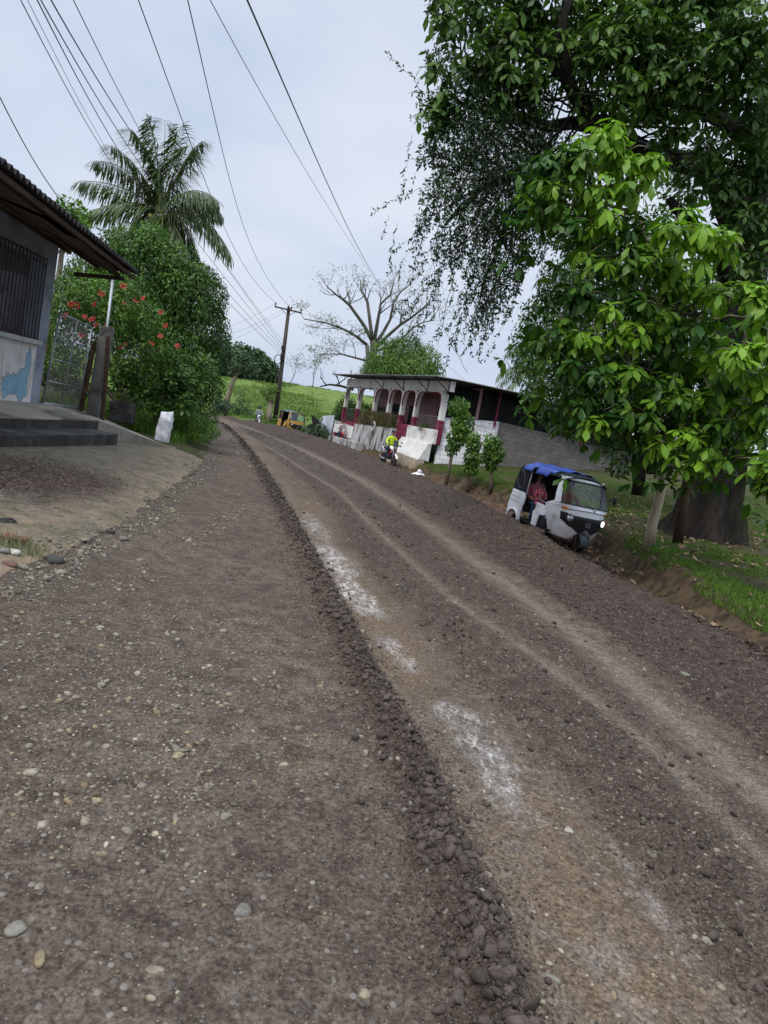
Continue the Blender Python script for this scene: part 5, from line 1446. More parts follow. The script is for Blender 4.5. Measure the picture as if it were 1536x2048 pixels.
tag(o, 'black slab of rubber lying on the red soil beside the road', 'rubber sheet')
g = at(1073, 945, 29); g.z = hz(g.x, g.y)
o = MB().tube([g + Vector((0, 0, -.2)), g + Vector((.02, 0, .35)), g + Vector((.05, 0, .62))], [.09, .085, .08], 8).build('wooden_post', M_barkp, None, True); tag(o, 'short cut-off post in the grass behind the blue-topped three-wheeler', 'post')

# ------------------------------------------------------------------ the two big trees on the right


def bark_tube(mb, pts, rad, n=22, lobes=5, amp=.0, seed=0.0):
    V, Fc = [], []; pts = [Vector(p) for p in pts]
    for i, p in enumerate(pts):
        for k in range(n):
            a = 2 * PI * k / n; am = amp[i] if hasattr(amp, '__len__') else amp
            r = rad[i] * (1 + am * math.sin(lobes * a + seed) + am * .5 * math.sin(3 * a + i * .7) + random.uniform(-.03, .03))
            V.append(p + Vector((math.cos(a) * r, math.sin(a) * r, 0)))
    for i in range(len(pts) - 1):
        for k in range(n): Fc.append((i * n + k, i * n + (k + 1) % n, (i + 1) * n + (k + 1) % n, (i + 1) * n + k))
    mb.add(V, Fc)


ob = at(1408, 1072, 17); ob.z = hz(ob.x, ob.y)
ot = thing('old_tree', 'huge old tree with a thick dark trunk at the right edge', 'tree', tuple(ob))
tb = MB()
bark_tube(tb, [ob + Vector((.0, 0, -.25)), ob + Vector((0, 0, .12)), ob + Vector((.05, 0, .5)), at(1422, 990, 17), at(1432, 930, 17), at(1445, 850, 17), at(1452, 770, 17), at(1465, 690, 17), at(1478, 600, 17), at(1492, 500, 17), at(1512, 400, 16.8), at(1532, 300, 16.5), at(1545, 180, 16.2), at(1560, 20, 16)],
          [1.15, .94, .80, .71, .66, .62, .6, .6, .58, .5, .42, .34, .28, .2], 26, 6, [.24, .20, .15, .10, .07, .06, .05, .06, .06, .05, .05, .04, .04, .03])
tb.build('trunk', M_bark, ot, True)
OL = [([(1490, 500, 17), (1450, 400, 16.5), (1413, 331, 16), (1284, 311, 15), (1222, 259, 14.2), (1175, 228, 13.8), (1144, 176, 13.5), (1100, 120, 13.2), (1000, 60, 13)], .30, .05),
      ([(1532, 300, 16.5), (1480, 265, 16), (1429, 233, 15.5), (1387, 197, 15), (1330, 150, 14.5), (1290, 60, 14)], .24, .06), ([(1222, 259, 14.2), (1100, 250, 14), (980, 230, 13.5), (900, 190, 13)], .15, .03),
      ([(1284, 311, 15), (1200, 330, 14.5), (1080, 335, 14), (960, 380, 13.6), (890, 450, 13.4)], .17, .03), ([(1478, 600, 17), (1440, 520, 16), (1380, 440, 15), (1340, 400, 14.5)], .2, .08),
      ([(1080, 335, 14), (1020, 430, 13.6), (985, 520, 13.3), (960, 600, 13)], .08, .015), ([(1545, 180, 16.2), (1480, 100, 15), (1420, 30, 14)], .15, .05), ([(1144, 176, 13.5), (1120, 80, 13), (1140, -40, 13)], .12, .05),
      ([(1465, 720, 17), (1400, 640, 15.5), (1340, 590, 14.6)], .17, .06)]
for P, r0, r1 in OL:
    lb = MB(); pts = [at(*p) for p in P]; m = len(pts); fin = []
    for i in range(m - 1):
        for q in range(3): fin.append(pts[i].lerp(pts[i + 1], q / 3) + Vector((random.gauss(0, .03), random.gauss(0, .03), random.gauss(0, .03))))
    fin.append(pts[-1]); k = len(fin)
    lb.tube(fin, [r0 + (r1 - r0) * i / (k - 1) for i in range(k)], 9); lb.build('limb', M_bark, ot, True)
up = [(905, 50, 13, .45), (960, 15, 13.2, .55), (1005, 85, 13, .6), (935, 130, 12.8, .5), (1050, 25, 13.4, .6), (1085, 115, 13.2, .6), (1125, 55, 13.6, .6), (1010, 170, 13, .5), (880, 225, 12.8, .4), (1150, 130, 13.5, .45), (1185, 15, 13.8, .65), (1245, 70, 13, .7),
      (1295, 20, 13.5, .7), (1335, 95, 13, .65), (1285, 145, 13.2, .55), (1400, 40, 13.6, .7), (1465, 105, 13, .65), (1400, 150, 13, .6), (1330, 190, 13.4, .5), (1440, 195, 13.5, .5), (1510, 55, 13, .7), (1525, 170, 13.3, .6), (1250, 190, 13, .55), (1300, 225, 13.6, .45), (1200, 90, 13.2, .5), (1380, 215, 13.6, .4),
      (1500, 265, 13.5, .4), (1060, -40, 13.5, .8), (1200, -60, 13.5, .8), (1350, -50, 13.5, .8), (1480, -40, 13.5, .8), (960, -50, 13.4, .6), (880, 15, 13.1, .3), (1340, 270, 13.8, .35), (1410, 290, 14.2, .35), (1175, 190, 13.7, .4), (1050, 190, 13.3, .4), (870, 140, 12.8, .3), (1545, 240, 14, .5), (1530, 350, 14, .6), (1480, 350, 14, .5), (1450, 400, 14, .45), (1520, 480, 14, .5), (1490, 430, 14, .45), (1430, 330, 14, .4), (1500, 540, 14, .4), (1390, 350, 14.8, .45), (1530, 440, 14.5, .4), (1310, 330, 14.4, .3)]
cl = Cl(up); n = 2100; vol = np.array([r for _, r in cl]) ** 2; k = rng.choice(len(cl), n, p=vol / vol.sum())
d = norm(rng.normal(0, 1, (n, 3))); Cc = np.array([tuple(cl[i][0]) for i in k]) + d * np.array([cl[i][1] for i in k])[:, None] * rng.uniform(.35, 1.05, (n, 1))
V, Fc, T = rosettes(Cc, d * .6 + np.array([0, -.15, .8]), 8, .215, .46, np.clip(.50 + 1.1 * (fbm(Cc[:, 0], Cc[:, 2], 3, 71) - .5) + .25 * d[:, 2] * (k % 3 == 0) + rng.normal(0, .1, n), 0, 1), (50, 120), .45)
fast_mesh('crown', V, Fc, L_old, ot, {'tone': T})
tb = MB(); 
for P, r0, r1 in OL[:4]: twigs_to(tb, at(*P[len(P) // 2]), [c for c in cl if (c[0] - at(*P[len(P) // 2])).length < 2.6], .03, .008, .1, 3)
tb.build('twigs', M_bark, ot, True)
# the fine-leaved hanging growth on the left side of the crown
sm_ = [(885, 120, 12.9, .3), (868, 215, 12.9, .32), (905, 290, 13, .5), (955, 260, 13.2, .55), (930, 360, 13, .55), (995, 330, 13.3, .6), (880, 395, 12.8, .35), (945, 450, 13, .5), (1005, 430, 13.3, .55), (1060, 400, 13.6, .5), (900, 500, 12.9, .33), (965, 540, 13, .42), (1020, 510, 13.2, .4), (1060, 490, 13.5, .4), (985, 600, 13, .28), (940, 590, 12.9, .22), (1010, 570, 13.1, .3), (930, 200, 13, .5), (990, 220, 13.3, .5), (1060, 250, 13.6, .5), (1050, 320, 13.6, .5), (1120, 300, 13.8, .4), (860, 310, 12.8, .22), (850, 440, 12.7, .2), (870, 560, 12.7, .15), (960, 640, 13, .2), (1100, 370, 13.8, .4), (1200, 280, 14.3, .35), (1000, 120, 13.5, .5), (1080, 190, 13.8, .4)]
cl = Cl(sm_); parts = [cloud(cl, 23000, .085, .42, (.35, .22), droop=.2, shell=.35, out=.4, down=.3, seed=73, nscale=1.5)]
vb = MB()


def sprig(p0, p1, sag, n, r=.005, L=.085):
    pts = bezier(p0, p1, sag, 8, .04); vb.tube(pts, [r, r * .9, r * .8, r * .7, r * .65, r * .6, r * .5, r * .45, r * .4], 4, caps=False)
    A = np.array([tuple(q) for q in pts]); t = np.sort(rng.uniform(.1, 1, n)); P = np.stack([np.interp(t, np.linspace(0, 1, 9), A[:, j]) for j in range(3)], 1) + rng.normal(0, .012, (n, 3))
    ax = norm((A[-1] - A[0])[None]); D = ax * .5 + rng.normal(0, .6, (n, 3)); parts.append(leaves(P, D, rng.normal(0, 1, (n, 3)) + np.array([0, -.3, .6]), L * rng.uniform(.6, 1.2, n), .034, np.clip(rng.normal(.4, .2, n), 0, 1), False, .15))


for a, b, n in (((850, 190), (770, 100), 34), ((845, 375), (742, 428), 40), ((855, 455), (785, 505), 34), ((845, 190), (815, 188), 10), ((840, 235), (822, 240), 8), ((850, 330), (822, 318), 16), ((855, 560), (820, 540), 14), ((880, 60), (868, 5), 20), ((860, 150), (850, 100), 14), ((870, 590), (868, 650), 16), ((990, 610), (935, 690), 46), ((1040, 560), (1010, 650), 40), ((960, 600), (940, 660), 30)):
    sprig(at(*a, 12.9), at(*b, 12.6), -.05, n)
twigs_to(vb, at(1000, 330, 13.5), cl[3:12], .03, .006, .12, 8); twigs_to(vb, at(1080, 335, 14), cl[12:], .03, .006, .12, 7)
for _ in range(200):
    c, r = cl[rng.integers(3, len(cl))]
    s0 = c + Vector((random.gauss(0, .3), random.gauss(0, .2), random.gauss(-.1, .2))); ln = random.uniform(.4, 1.15)
    sprig(s0, s0 + Vector((random.gauss(-.1, .15), random.gauss(0, .1), -ln)), .03, int(34 * ln), .004)
for x0, y0, x1, y1 in ((880, 640, 935, 745), (860, 480, 880, 640), (905, 560, 875, 690), (1000, 300, 1015, 480), (975, 200, 900, 420), (1035, 260, 940, 300)):
    vb.tube(bezier(at(x0, y0, 12.9), at(x1, y1, 12.9), random.uniform(-.15, .15), 8, .02), .006, 4, caps=False)
V, Fc, T = join(parts); cr_ = fast_mesh('hanging_foliage', V, Fc, L_small, ot, {'tone': T}); tag(vb.build('hanging_stems', M_barkg, ot), kind='stuff')
# aerial roots down the trunk
ar = MB()
for i in range(14):
    x0, x1 = 1495 + i * 4 + random.uniform(-6, 6), 1440 + i * 4 + random.uniform(-8, 8)
    ar.tube(bezier(at(x0, 640, 16.2), at(x1, 830 + random.uniform(-60, 80), 16.2), .05, 6, .02), .008, 4, caps=False)
ar.build('aerial_root', M_barkg, ot)

# the slimmer big-leaved tree in front of it
ab_ = at(1299, 1092, 13.5); ab_.z = hz(ab_.x, ab_.y) - .05
al = thing('almond_tree', 'bright green tree with large drooping leaves on a slim pale trunk', 'tree', tuple(ab_))
tb = MB(); tk = [ab_, at(1304, 1050, 13.5), at(1318, 1000, 13.5), at(1328, 940, 13.4), at(1340, 860, 13.2), at(1345, 760, 13), at(1335, 650, 12.8), at(1310, 520, 12.6), at(1270, 420, 12.4)]
tb.tube(tk, [.115, .10, .09, .085, .08, .075, .065, .05, .035], 12); tb.build('trunk', stdmat('bark_tan', (.42, .36, .26), (.24, .20, .14), 4, .9, .8, 16, stretch=(1, 1, .3), stain=(.12, .12, .08), stain_scale=3, sl=.5, sh=.7), al, True)
tb = MB(); sk = at(1362, 1058, 14.6); sk.z = hz(sk.x, sk.y)
tb.tube([sk, at(1366, 1010, 14.5), at(1376, 960, 14.4), at(1390, 880, 14.2), at(1400, 780, 14)], [.11, .105, .10, .085, .07], 10)
o = tb.build('slim_tree', M_timber, None, True); tag(o, 'dull brown slim tree standing against the big dark trunk', 'tree')
AL = [(1200, 285, 11.6), (1150, 330, 11.5), (1240, 320, 11.8), (1105, 395, 11.4), (1180, 395, 11.5), (1245, 395, 11.6), (1290, 345, 12.0), (1130, 450, 11.4), (1205, 455, 11.5), (1265, 470, 11.8), (1170, 525, 11.5), (1350, 470, 10.6), (1405, 495, 10.5), (1445, 490, 10.7), (1310, 525, 11.4), (1250, 545, 11.4), (1330, 560, 11.6), (1160, 600, 11.4), (1210, 640, 11.2), (1270, 610, 11.3), (1320, 645, 11.4), (1385, 590, 12), (1450, 600, 11), (1505, 610, 10.8), (1125, 670, 11.4), (1185, 700, 11.2), (1250, 690, 11.3), (1310, 705, 11.4), (1370, 670, 11.2), (1480, 725, 10.2), (1530, 715, 10.2),
      (1130, 765, 11.4), (1195, 775, 11.2), (1255, 765, 11.2), (1315, 800, 11.4), (1400, 745, 11.6), (1450, 800, 11), (1515, 780, 10.6), (1165, 835, 11.4), (1180, 890, 11.3), (1145, 905, 11.3), (1235, 850, 11.2), (1290, 875, 11.3), (1350, 850, 11.2), (1420, 835, 11), (1485, 860, 10.8), (1530, 840, 10.6), (1325, 925, 11.2), (1385, 915, 11), (1435, 890, 10.8), (1500, 905, 10.8), (1385, 960, 11), (1530, 965, 9.8), (1110, 720, 11.6), (1090, 350, 11.6), (1070, 420, 11.6), (1260, 930, 11.6), (1215, 905, 11.5), (1535, 1000, 9.8), (1510, 660, 12), (1420, 690, 12.5), (1360, 760, 12.5)]
cl = [(at(x + 6, y - 14 - 26 * float(sst(650, 880, y)), Y), .36) for x, y, Y in AL if (x, y) not in ((1145, 905), (1260, 930), (1215, 905))]; n = 820
AL = [a for a in AL if a[:2] not in ((1145, 905), (1260, 930), (1215, 905))]
k = rng.integers(0, len(cl), n); d = norm(rng.normal(0, 1, (n, 3)))
Cc = np.array([tuple(cl[i][0]) for i in k]) + d * rng.uniform(.1, 1.15, (n, 1)) * np.array([.33, .40, .26])
front = np.clip(.5 - d[:, 1] * .3 + d[:, 2] * .2, 0, 1)
kt = np.clip(rng.beta(.9, 1.1, len(cl)), .05, .85)
for i, (x, y, Y) in enumerate(AL):
    if (x, y) in ((1200, 285), (1240, 320), (1405, 495), (1350, 470), (1445, 490), (1480, 725), (1530, 715), (1385, 960), (1385, 915), (1325, 925), (1205, 455), (1180, 395), (1515, 780), (1450, 600)): kt[i] = .85
p1 = rosettes(Cc, d * .5 + np.array([-.1, -.25, .9]), 8, .245, .46, np.clip(kt[k] * 1.0 - .05 + rng.normal(0, .09, n), 0, 1), (55, 122), .5)
# inner leaves, toned dark to paint the shade between the clumps
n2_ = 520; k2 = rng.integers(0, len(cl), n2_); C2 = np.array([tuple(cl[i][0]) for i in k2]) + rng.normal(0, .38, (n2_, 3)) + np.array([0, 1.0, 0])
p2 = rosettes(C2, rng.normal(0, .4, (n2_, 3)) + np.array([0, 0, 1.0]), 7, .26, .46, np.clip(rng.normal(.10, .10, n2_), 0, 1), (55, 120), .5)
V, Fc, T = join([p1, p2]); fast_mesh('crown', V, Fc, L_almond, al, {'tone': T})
tb = MB()
for i, (c, r) in enumerate(cl):
    hub = min(tk[3:], key=lambda q: (q - c).length + .8 * max(0, q.z - c.z)); pts = bezier(hub, c, -.1, 6, .07); tb.tube(pts, [.035 - .0045 * j for j in range(7)], 6)
    for _ in range(4):
        e = c + Vector(tuple(norm(rng.normal(0, 1, (1, 3)))[0])) * .36; tb.tube(bezier(c, e, -.03, 3, .02), [.012, .01, .008, .006], 4)
tb.build('branches', M_barkp, al, True)

# dark trees further back on the right
cl = Cl([(1090, 640, 25, 1.0), (1130, 600, 25, 1.1), (1060, 690, 25, .8), (1110, 720, 25, 1.1), (1170, 660, 25, 1.2), (1090, 780, 24.5, .8), (1150, 780, 24.5, 1.0), (1060, 740, 25, .7), (1120, 560, 25, .8), (1180, 560, 25, 1.0), (1110, 830, 24, .6), (1155, 845, 24.5, .7), (1195, 850, 24.5, .7), (1180, 800, 25, .8), (1215, 880, 24, .5)])
tree('dark_leafy_tree', 'dark small-leaved tree hanging over the grey block wall', 'tree', at(1310, 940, 25.5), [at(1310, 945, 25.5), at(1295, 850, 25.4), at(1220, 700, 25)], [.3, .25, .18], M_bark, cloud(cl, 15000, .15, .42, (.33, .2), droop=.4, down=.8, seed=81), L_ficus, None, cl, tw=(.07, .02))
cl = Cl([(1240, 560, 22, 1.2), (1320, 620, 22, 1.2), (1230, 680, 22, 1.2), (1400, 700, 22.5, 1.1), (1300, 760, 22, 1.2), (1380, 820, 22.5, 1.0), (1240, 820, 22, .9), (1330, 900, 22, .8), (1420, 560, 23, .9), (1200, 480, 22.5, .9), (1290, 470, 22.5, .9), (1240, 920, 22, .5), (1420, 900, 22.5, .5), (1150, 470, 22, .8), (1520, 560, 23, .5), (1360, 380, 22, .6)])
tree('thicket_tree', 'dense dark tree standing behind the bright large-leaved tree', 'tree', at(1275, 985, 22), [at(1275, 990, 22), at(1285, 900, 22), at(1300, 700, 22)], [.2, .17, .12], M_bark, cloud(cl, 17000, .19, .45, (.28, .2), droop=.3, seed=82), L_ficus, None, cl, tw=(.08, .02))
cl = Cl([(1510, 610, 24, .6), (1525, 700, 24, .6), (1500, 800, 24, .5), (1530, 860, 24, .6)])
tree('slim_leafy_tree', 'leafy young tree seen between the big trunk and the right edge', 'tree', at(1530, 940, 24), [at(1530, 950, 24), at(1520, 750, 24)], [.1, .06], M_barkp, cloud(cl, 2200, .16, .45, (.45, .2), seed=83), L_hib, None, cl, tw=(.04, .015))
pc2 = at(1085, 735, 48)
pl2 = thing('young_palm', 'pale feathery palm fronds poking out above the dark shed roof', 'palm tree', (pc2.x, pc2.y, hz(pc2.x, pc2.y))); MB().tube([(pc2.x, pc2.y, hz(pc2.x, pc2.y) - .2), pc2], [.2, .15], 8).build('trunk', M_barkg, pl2, True)
for (px, py, dy) in ((1000, 745, 0), (1015, 775, -.5), (1020, 700, .4), (1045, 690, .8), (1005, 760, .8), (1120, 680, .5), (1060, 800, -1)):
    tip = at(px, py, 48 + dy * 1.7); mid = pc2.lerp(tip, .5) + Vector((0, 0, .95)); ts = np.linspace(0, 1, 14); R = np.array([tuple(pc2 * (1 - t) ** 2 + mid * 2 * t * (1 - t) + tip * t * t) for t in ts])
    nl = 36; tl = np.linspace(.15, 1, nl); P = np.stack([np.interp(tl, ts, R[:, j]) for j in range(3)], 1); Tn = norm(np.stack([np.interp(tl, ts, np.gradient(R[:, j])) for j in range(3)], 1)); Sd = norm(np.cross(Tn, np.array([[0, 0, 1.0]])))
    parts = []
    for sg in (1, -1): parts.append(leaves(P, Tn * .6 + Sd * sg * .6 + np.array([0, 0, -.35]), np.array([0, 0, 1.0]) + rng.normal(0, .15, (nl, 3)), rng.uniform(.7, 1.0, nl), .06, np.clip(rng.normal(.8, .15, nl), 0, 1), True, .5))
    rb = MB(); rb.tube([Vector(q) for q in R], .014, 4); parts.append((np.array([tuple(v) for v in rb.v]), np.array([q for f in rb.f if len(f) == 4 for q in ((f[0], f[1], f[2]), (f[0], f[2], f[3]))]), np.full(len(rb.v), .9)))
    V, Fc, T = join(parts); fast_mesh('frond', V, Fc, L_palm, pl2, {'tone': T})

# grass and dry leaves on the right bank
n = 150000
Y = 6.5 + 26 * rng.uniform(0, 1, n) ** 1.4; X = XR(Y) + .3 + 12 * rng.uniform(0, 1, n) ** 1.4
tx, ty = X - ob.x, Y - ob.y
gp = fbm(X * .8, Y * .8, 3, 91); m = (gp > .43 + .16 * (np.hypot(tx, ty) < 2.6) - .10 * ((X - XR(Y) < 1.3) & (Y < 12.5)) + .13 * ((Y > 12) & (Y < 21)) * (X - XR(Y) < 6)) & (np.hypot(tx, ty) > 1.15); X, Y = X[m], Y[m]
V, Fc, T = blades(on_ground(X, Y, -.01), .075, .014, .9, (.5, .22)); tag(fast_mesh('bank_grass', V, Fc, L_grass, attrs={'tone': T}), kind='stuff')
n = 3300; Y = 7 + 20 * rng.uniform(0, 1, n) ** 1.2; X = XR(Y) + rng.normal(0, 1, n) * .15 + 6.5 * rng.uniform(0, 1, n)
kp = rng.uniform(0, 1, n) < np.where(Y > 12, .95, .35); X, Y = X[kp], Y[kp]; n = len(X)
X = np.where(rng.uniform(0, 1, n) < .16, XR(Y) - rng.uniform(-.2, .8, n), X); a = rng.uniform(0, 6.28, n)
V, Fc, T = leaves(on_ground(X, Y, .03), np.stack([np.cos(a), np.sin(a), rng.normal(0, .2, n)], 1), np.array([0, 0, 1.0]) + rng.normal(0, .45, (n, 3)), rng.uniform(.08, .17, n) * np.where(Y < 12, .7, 1.0), rng.uniform(.04, .08, n), np.clip(rng.beta(1.0, 2.6, n), 0, 1), True, rng.uniform(-.5, .3, n))
tag(fast_mesh('fallen_leaves', V, Fc, L_dry, attrs={'tone': T}), kind='stuff')
n = 3800; Y = 6.5 + 16 * rng.uniform(0, 1, n) ** 1.2; X = XR(Y) - .28 + rng.normal(0, .11, n); a = rng.uniform(0, 6.28, n)
V, Fc, T = leaves(on_ground(X, Y, .02), np.stack([np.cos(a), np.sin(a), rng.normal(.1, .3, n)], 1), np.array([0, 0, 1.0]) + rng.normal(0, .6, (n, 3)), rng.uniform(.03, .12, n), rng.uniform(.008, .03, n), np.clip(rng.beta(1, 3, n), 0, 1), False, -.1)
tag(fast_mesh('ditch_litter', V, Fc, leafmat('ditch_leaf', (.030, .020, .017), (.20, .14, .09), .05, .8), attrs={'tone': T}), kind='stuff')

# ------------------------------------------------------------------ three-wheelers
M_rubber = stdmat('tyre_rubber', (.018, .018, .019), (.06, .05, .045), 6, .85)
M_rim = stdmat('wheel_rim', (.32, .32, .33), (.2, .2, .2), 5, .4, metal=.6)
M_blackp = stdmat('black_plastic', (.016, .016, .018), (.022, .022, .023), 4, .45)
M_grayp = stdmat('grey_plastic', (.065, .075, .085), (.05, .055, .06), 3, .5)
M_seat = stdmat('seat_vinyl', (.030, .022, .020), (.02, .016, .015), 4, .6)
M_canvas = stdmat('black_canvas', (.034, .036, .042), (.022, .023, .027), 3, .8, .3, 18)
M_pipe = stdmat('seam_piping', (.16, .16, .165), None, 3, .7)
M_orange = stdmat('indicator_orange', (.62, .20, .03), (.5, .15, .02), 6, .3)
M_redl = stdmat('lamp_red', (.35, .015, .012), None, 6, .3)
M_chrome = stdmat('lamp_chrome', (.62, .63, .65), (.45, .46, .48), 9, .15, metal=.7)


def carpaint(name, c, dirt=(.30, .26, .22), dlo=.5, dhi=.8):
    return stdmat(name, c, tuple(x * .93 for x in c), 2, .3, spec=.5, stain=dirt, stain_scale=2.2, sl=dlo, sh=dhi)


M_wpaint = carpaint('white_paint', (.86, .88, .91)); M_ypaint = carpaint('mustard_paint', (.50, .27, .05))
m, nt, b, out = new_mat('windscreen'); M_glass = m
tr = nt.nodes.new('ShaderNodeBsdfTransparent'); tr.inputs[0].default_value = (.72, .80, .80, 1); gs = nt.nodes.new('ShaderNodeBsdfGlossy'); gs.inputs['Roughness'].default_value = .32; gs.inputs['Color'].default_value = (.55, .6, .63, 1)
lw = nt.nodes.new('ShaderNodeLayerWeight'); lw.inputs[0].default_value = .35; mx = nt.nodes.new('ShaderNodeMixShader')
f2 = mth(nt, 'ADD', mth(nt, 'MULTIPLY', lw.outputs['Fresnel'], .5), .05, True)
nt.links.new(f2, mx.inputs[0]); nt.links.new(tr.outputs[0], mx.inputs[1]); nt.links.new(gs.outputs[0], mx.inputs[2]); nt.links.new(mx.outputs[0], out.inputs['Surface'])
m, nt, b, out = new_mat('lit_lamp'); M_lit = m
b.inputs['Base Color'].default_value = (.9, .9, .9, 1); b.inputs['Emission Color'].default_value = (1, .97, .9, 1); b.inputs['Emission Strength'].default_value = 1.2


def sheet(name, fn, nu, nv, keep, mat, parent, off=0.0, thick=.012, lvl=None):
    """fn(i,j) -> point; faces where keep(i+.5, j+.5)"""
    V = [[Vector(fn(i, j)) for j in range(nv + 1)] for i in range(nu + 1)]
    mb = MB(); ids = {}
    def vid(i, j):
        if (i, j) not in ids:
            a = V[min(i + 1, nu)][j] - V[max(i - 1, 0)][j]; c = V[i][min(j + 1, nv)] - V[i][max(j - 1, 0)]
            nn_ = a.cross(c); nn_ = nn_.normalized() if nn_.length > 1e-9 else Vector((1, 0, 0))
            ids[(i, j)] = len(mb.v); mb.v.append(tuple(V[i][j] + nn_ * off))
        return ids[(i, j)]
    for i in range(nu):
        for j in range(nv):
            if keep(i + .5, j + .5): mb.f.append((vid(i, j), vid(i + 1, j), vid(i + 1, j + 1), vid(i, j + 1))); mb.mi.append(0)
    o = mb.build(name, mat, parent, True, local=True)
    if thick:
        s = o.modifiers.new('solid', 'SOLIDIFY'); s.thickness = thick; s.offset = 0
    return o


def wheel(parent, x, y, r, w, name='wheel'):
    M = Matrix.Translation((x, y, r)) @ Euler((PI / 2, 0, 0)).to_matrix().to_4x4()
    t = MB().lathe([(r * .62, -w / 2), (r * .86, -w / 2), (r * .97, -w * .35), (r, 0), (r * .97, w * .35), (r * .86, w / 2), (r * .62, w / 2)], M, 24).build(name, M_rubber, parent, True, local=True)
    MB().lathe([(.0, -w * .3), (r * .2, -w * .34), (r * .55, -w * .25), (r * .64, -w * .46), (r * .64, w * .46), (r * .55, w * .25), (r * .2, w * .34), (0, w * .3)], M, 20).build('rim', M_rim, t, True, local=True)
    return t


def make_trike(label, paint, canvas, roofmat, lit):
    root = thing('auto_rickshaw', label, 'three-wheeler', (0, 0, 0))
    zs = [.25, .5, .75, .97, 1.2, 1.6]
    nose = lambda z: float(np.interp(z, zs, [1.14, 1.25, 1.275, 1.23, 1.10, .84])); wid = lambda z: float(np.interp(z, zs, [.44, .54, .61, .64, .62, .53]))
    nu, nv = 64, 46; z0, z1 = .25, 1.62

    def pt(i, j):
        ph = (-100 + 200 * i / nu); z = z0 + (z1 - z0) * j / nv; a = math.radians(max(-90, min(90, ph)))
        c, s = abs(math.cos(a)) ** .62, math.copysign(abs(math.sin(a)) ** .8, a)
        xb = float(np.interp(z, [.92, 1.04, 1.62], [.52, .86, .70]))
        return (xb + (nose(z) - xb) * c - (abs(ph) - 90 if abs(ph) > 90 else 0) * .012, wid(z) * s, z)
    PH = lambda i: abs(-100 + 200 * i / nu); Z = lambda j: z0 + (z1 - z0) * j / nv
    wheelcut = lambda i, j: Z(j) < .56 - PH(i) / 34 * .33
    mask = lambda i, j: PH(i) < 64 and Z(j) < .80 + .045 * (PH(i) / 64) and Z(j) > .42 + .27 * (PH(i) / 64) ** 1.3
    glass = lambda i, j: PH(i) < 74 and 1.05 < Z(j) < 1.54
    seal = lambda i, j: PH(i) < 78 and 1.02 < Z(j) < 1.565
    sheet('front_cowl', pt, nu, nv, lambda i, j: Z(j) < 1.0 and not wheelcut(i, j), paint, root)
    sheet('grille_mask', pt, nu, nv, lambda i, j: mask(i, j) and not wheelcut(i, j), M_blackp, root, off=.014, thick=.012)
    sheet('windscreen_frame', pt, nu, nv, lambda i, j: Z(j) > .985 and not seal(i, j), paint, root)
    sheet('windscreen_seal', pt, nu, nv, lambda i, j: seal(i, j) and not glass(i, j), M_blackp, root, off=.004)
    sheet('windscreen', pt, nu, nv, glass, M_glass, root, thick=0)
    # lamps on the mask
    for sg in (1, -1):
        a = math.radians(40) * sg; z = .735; c, s = abs(math.cos(a)) ** .62, math.copysign(abs(math.sin(a)) ** .8, a)
        p = Vector((.52 + (nose(z) - .52) * c + .012, wid(z) * s, z)); nrm = Vector((.93, .37 * sg, .02)).normalized()
        M = Matrix.Translation(p) @ nrm.to_track_quat('Z', 'Y').to_matrix().to_4x4()
        on_ = lit and sg > 0
        h = MB().lathe([(.098, -.03), (.10, .02), (.088, .03)], M, 22).build('headlight', M_blackp, root, True, local=True)
        MB().lathe([(.086, .022), (.06, .036), (0, .046)], M, 22).build('lens', M_lit if on_ else M_chrome, h, True, local=True)
        a = math.radians(50) * sg; z = .935; c, s = abs(math.cos(a)) ** .62, math.copysign(abs(math.sin(a)) ** .8, a)
        p = Vector((.52 + (nose(z) - .52) * c + .012, wid(z) * s, z)); nrm = Vector((.82, .57 * sg, .05)).normalized()
        Q = nrm.to_track_quat('X', 'Z').to_matrix()
        MB().box(p, (.03, .21, .06), Q).build('indicator', M_orange, root, bevel=.008, local=True)
    e = MB()
    for dy, dz, sy, sz in ((0, .045, .11, .015), (0, -.045, .11, .015), (.048, 0, .015, .08), (-.048, 0, .015, .08), (0, 0, .05, .012), (0, .0, .012, .045)): e.box((1.292, dy, .66 + dz), (.008, sy, sz))
    e.build('emblem', M_chrome, root, local=True)
    hb = MB(); hb.tube([(1.245, -.5, .935), (1.262, 0, .955), (1.245, .5, .935)], .008, 5); hb.build('cowl_seam', M_blackp, root, local=True)
    w = MB(); w.tube([(1.21, .12, 1.0), (1.2, .0, 1.06), (1.17, -.15, 1.15)], .007, 4); w.box((1.23, .12, .985), (.03, .03, .03)); w.build('wiper', M_blackp, root, local=True)
    # front wheel and mudguard
    wheel(root, 1.10, 0, .205, .11)
    mg = MB(); prof = []
    for k in range(15):
        a = math.radians(-12 + 165 * k / 14); prof.append((1.10 + .255 * math.cos(a), .20 + .255 * math.sin(a)))
    V = []; 
    for x, z in prof: V += [(x, -.11, z - .035), (x, -.07, z), (x, .07, z), (x, .11, z - .035)]
    mg.add(V, [(4 * k + q, 4 * k + 4 + q, 4 * k + 5 + q, 4 * k + 1 + q) for k in range(14) for q in range(3)])
    o = mg.build('mudguard', M_grayp, root, True, local=True); o.modifiers.new('solid', 'SOLIDIFY').thickness = .012
    MB().tube([(1.10, .075, .2), (1.02, .06, .5)], .018, 6).tube([(1.10, -.075, .2), (1.02, -.06, .5)], .018, 6).build('front_fork', M_rim, root, True, local=True)
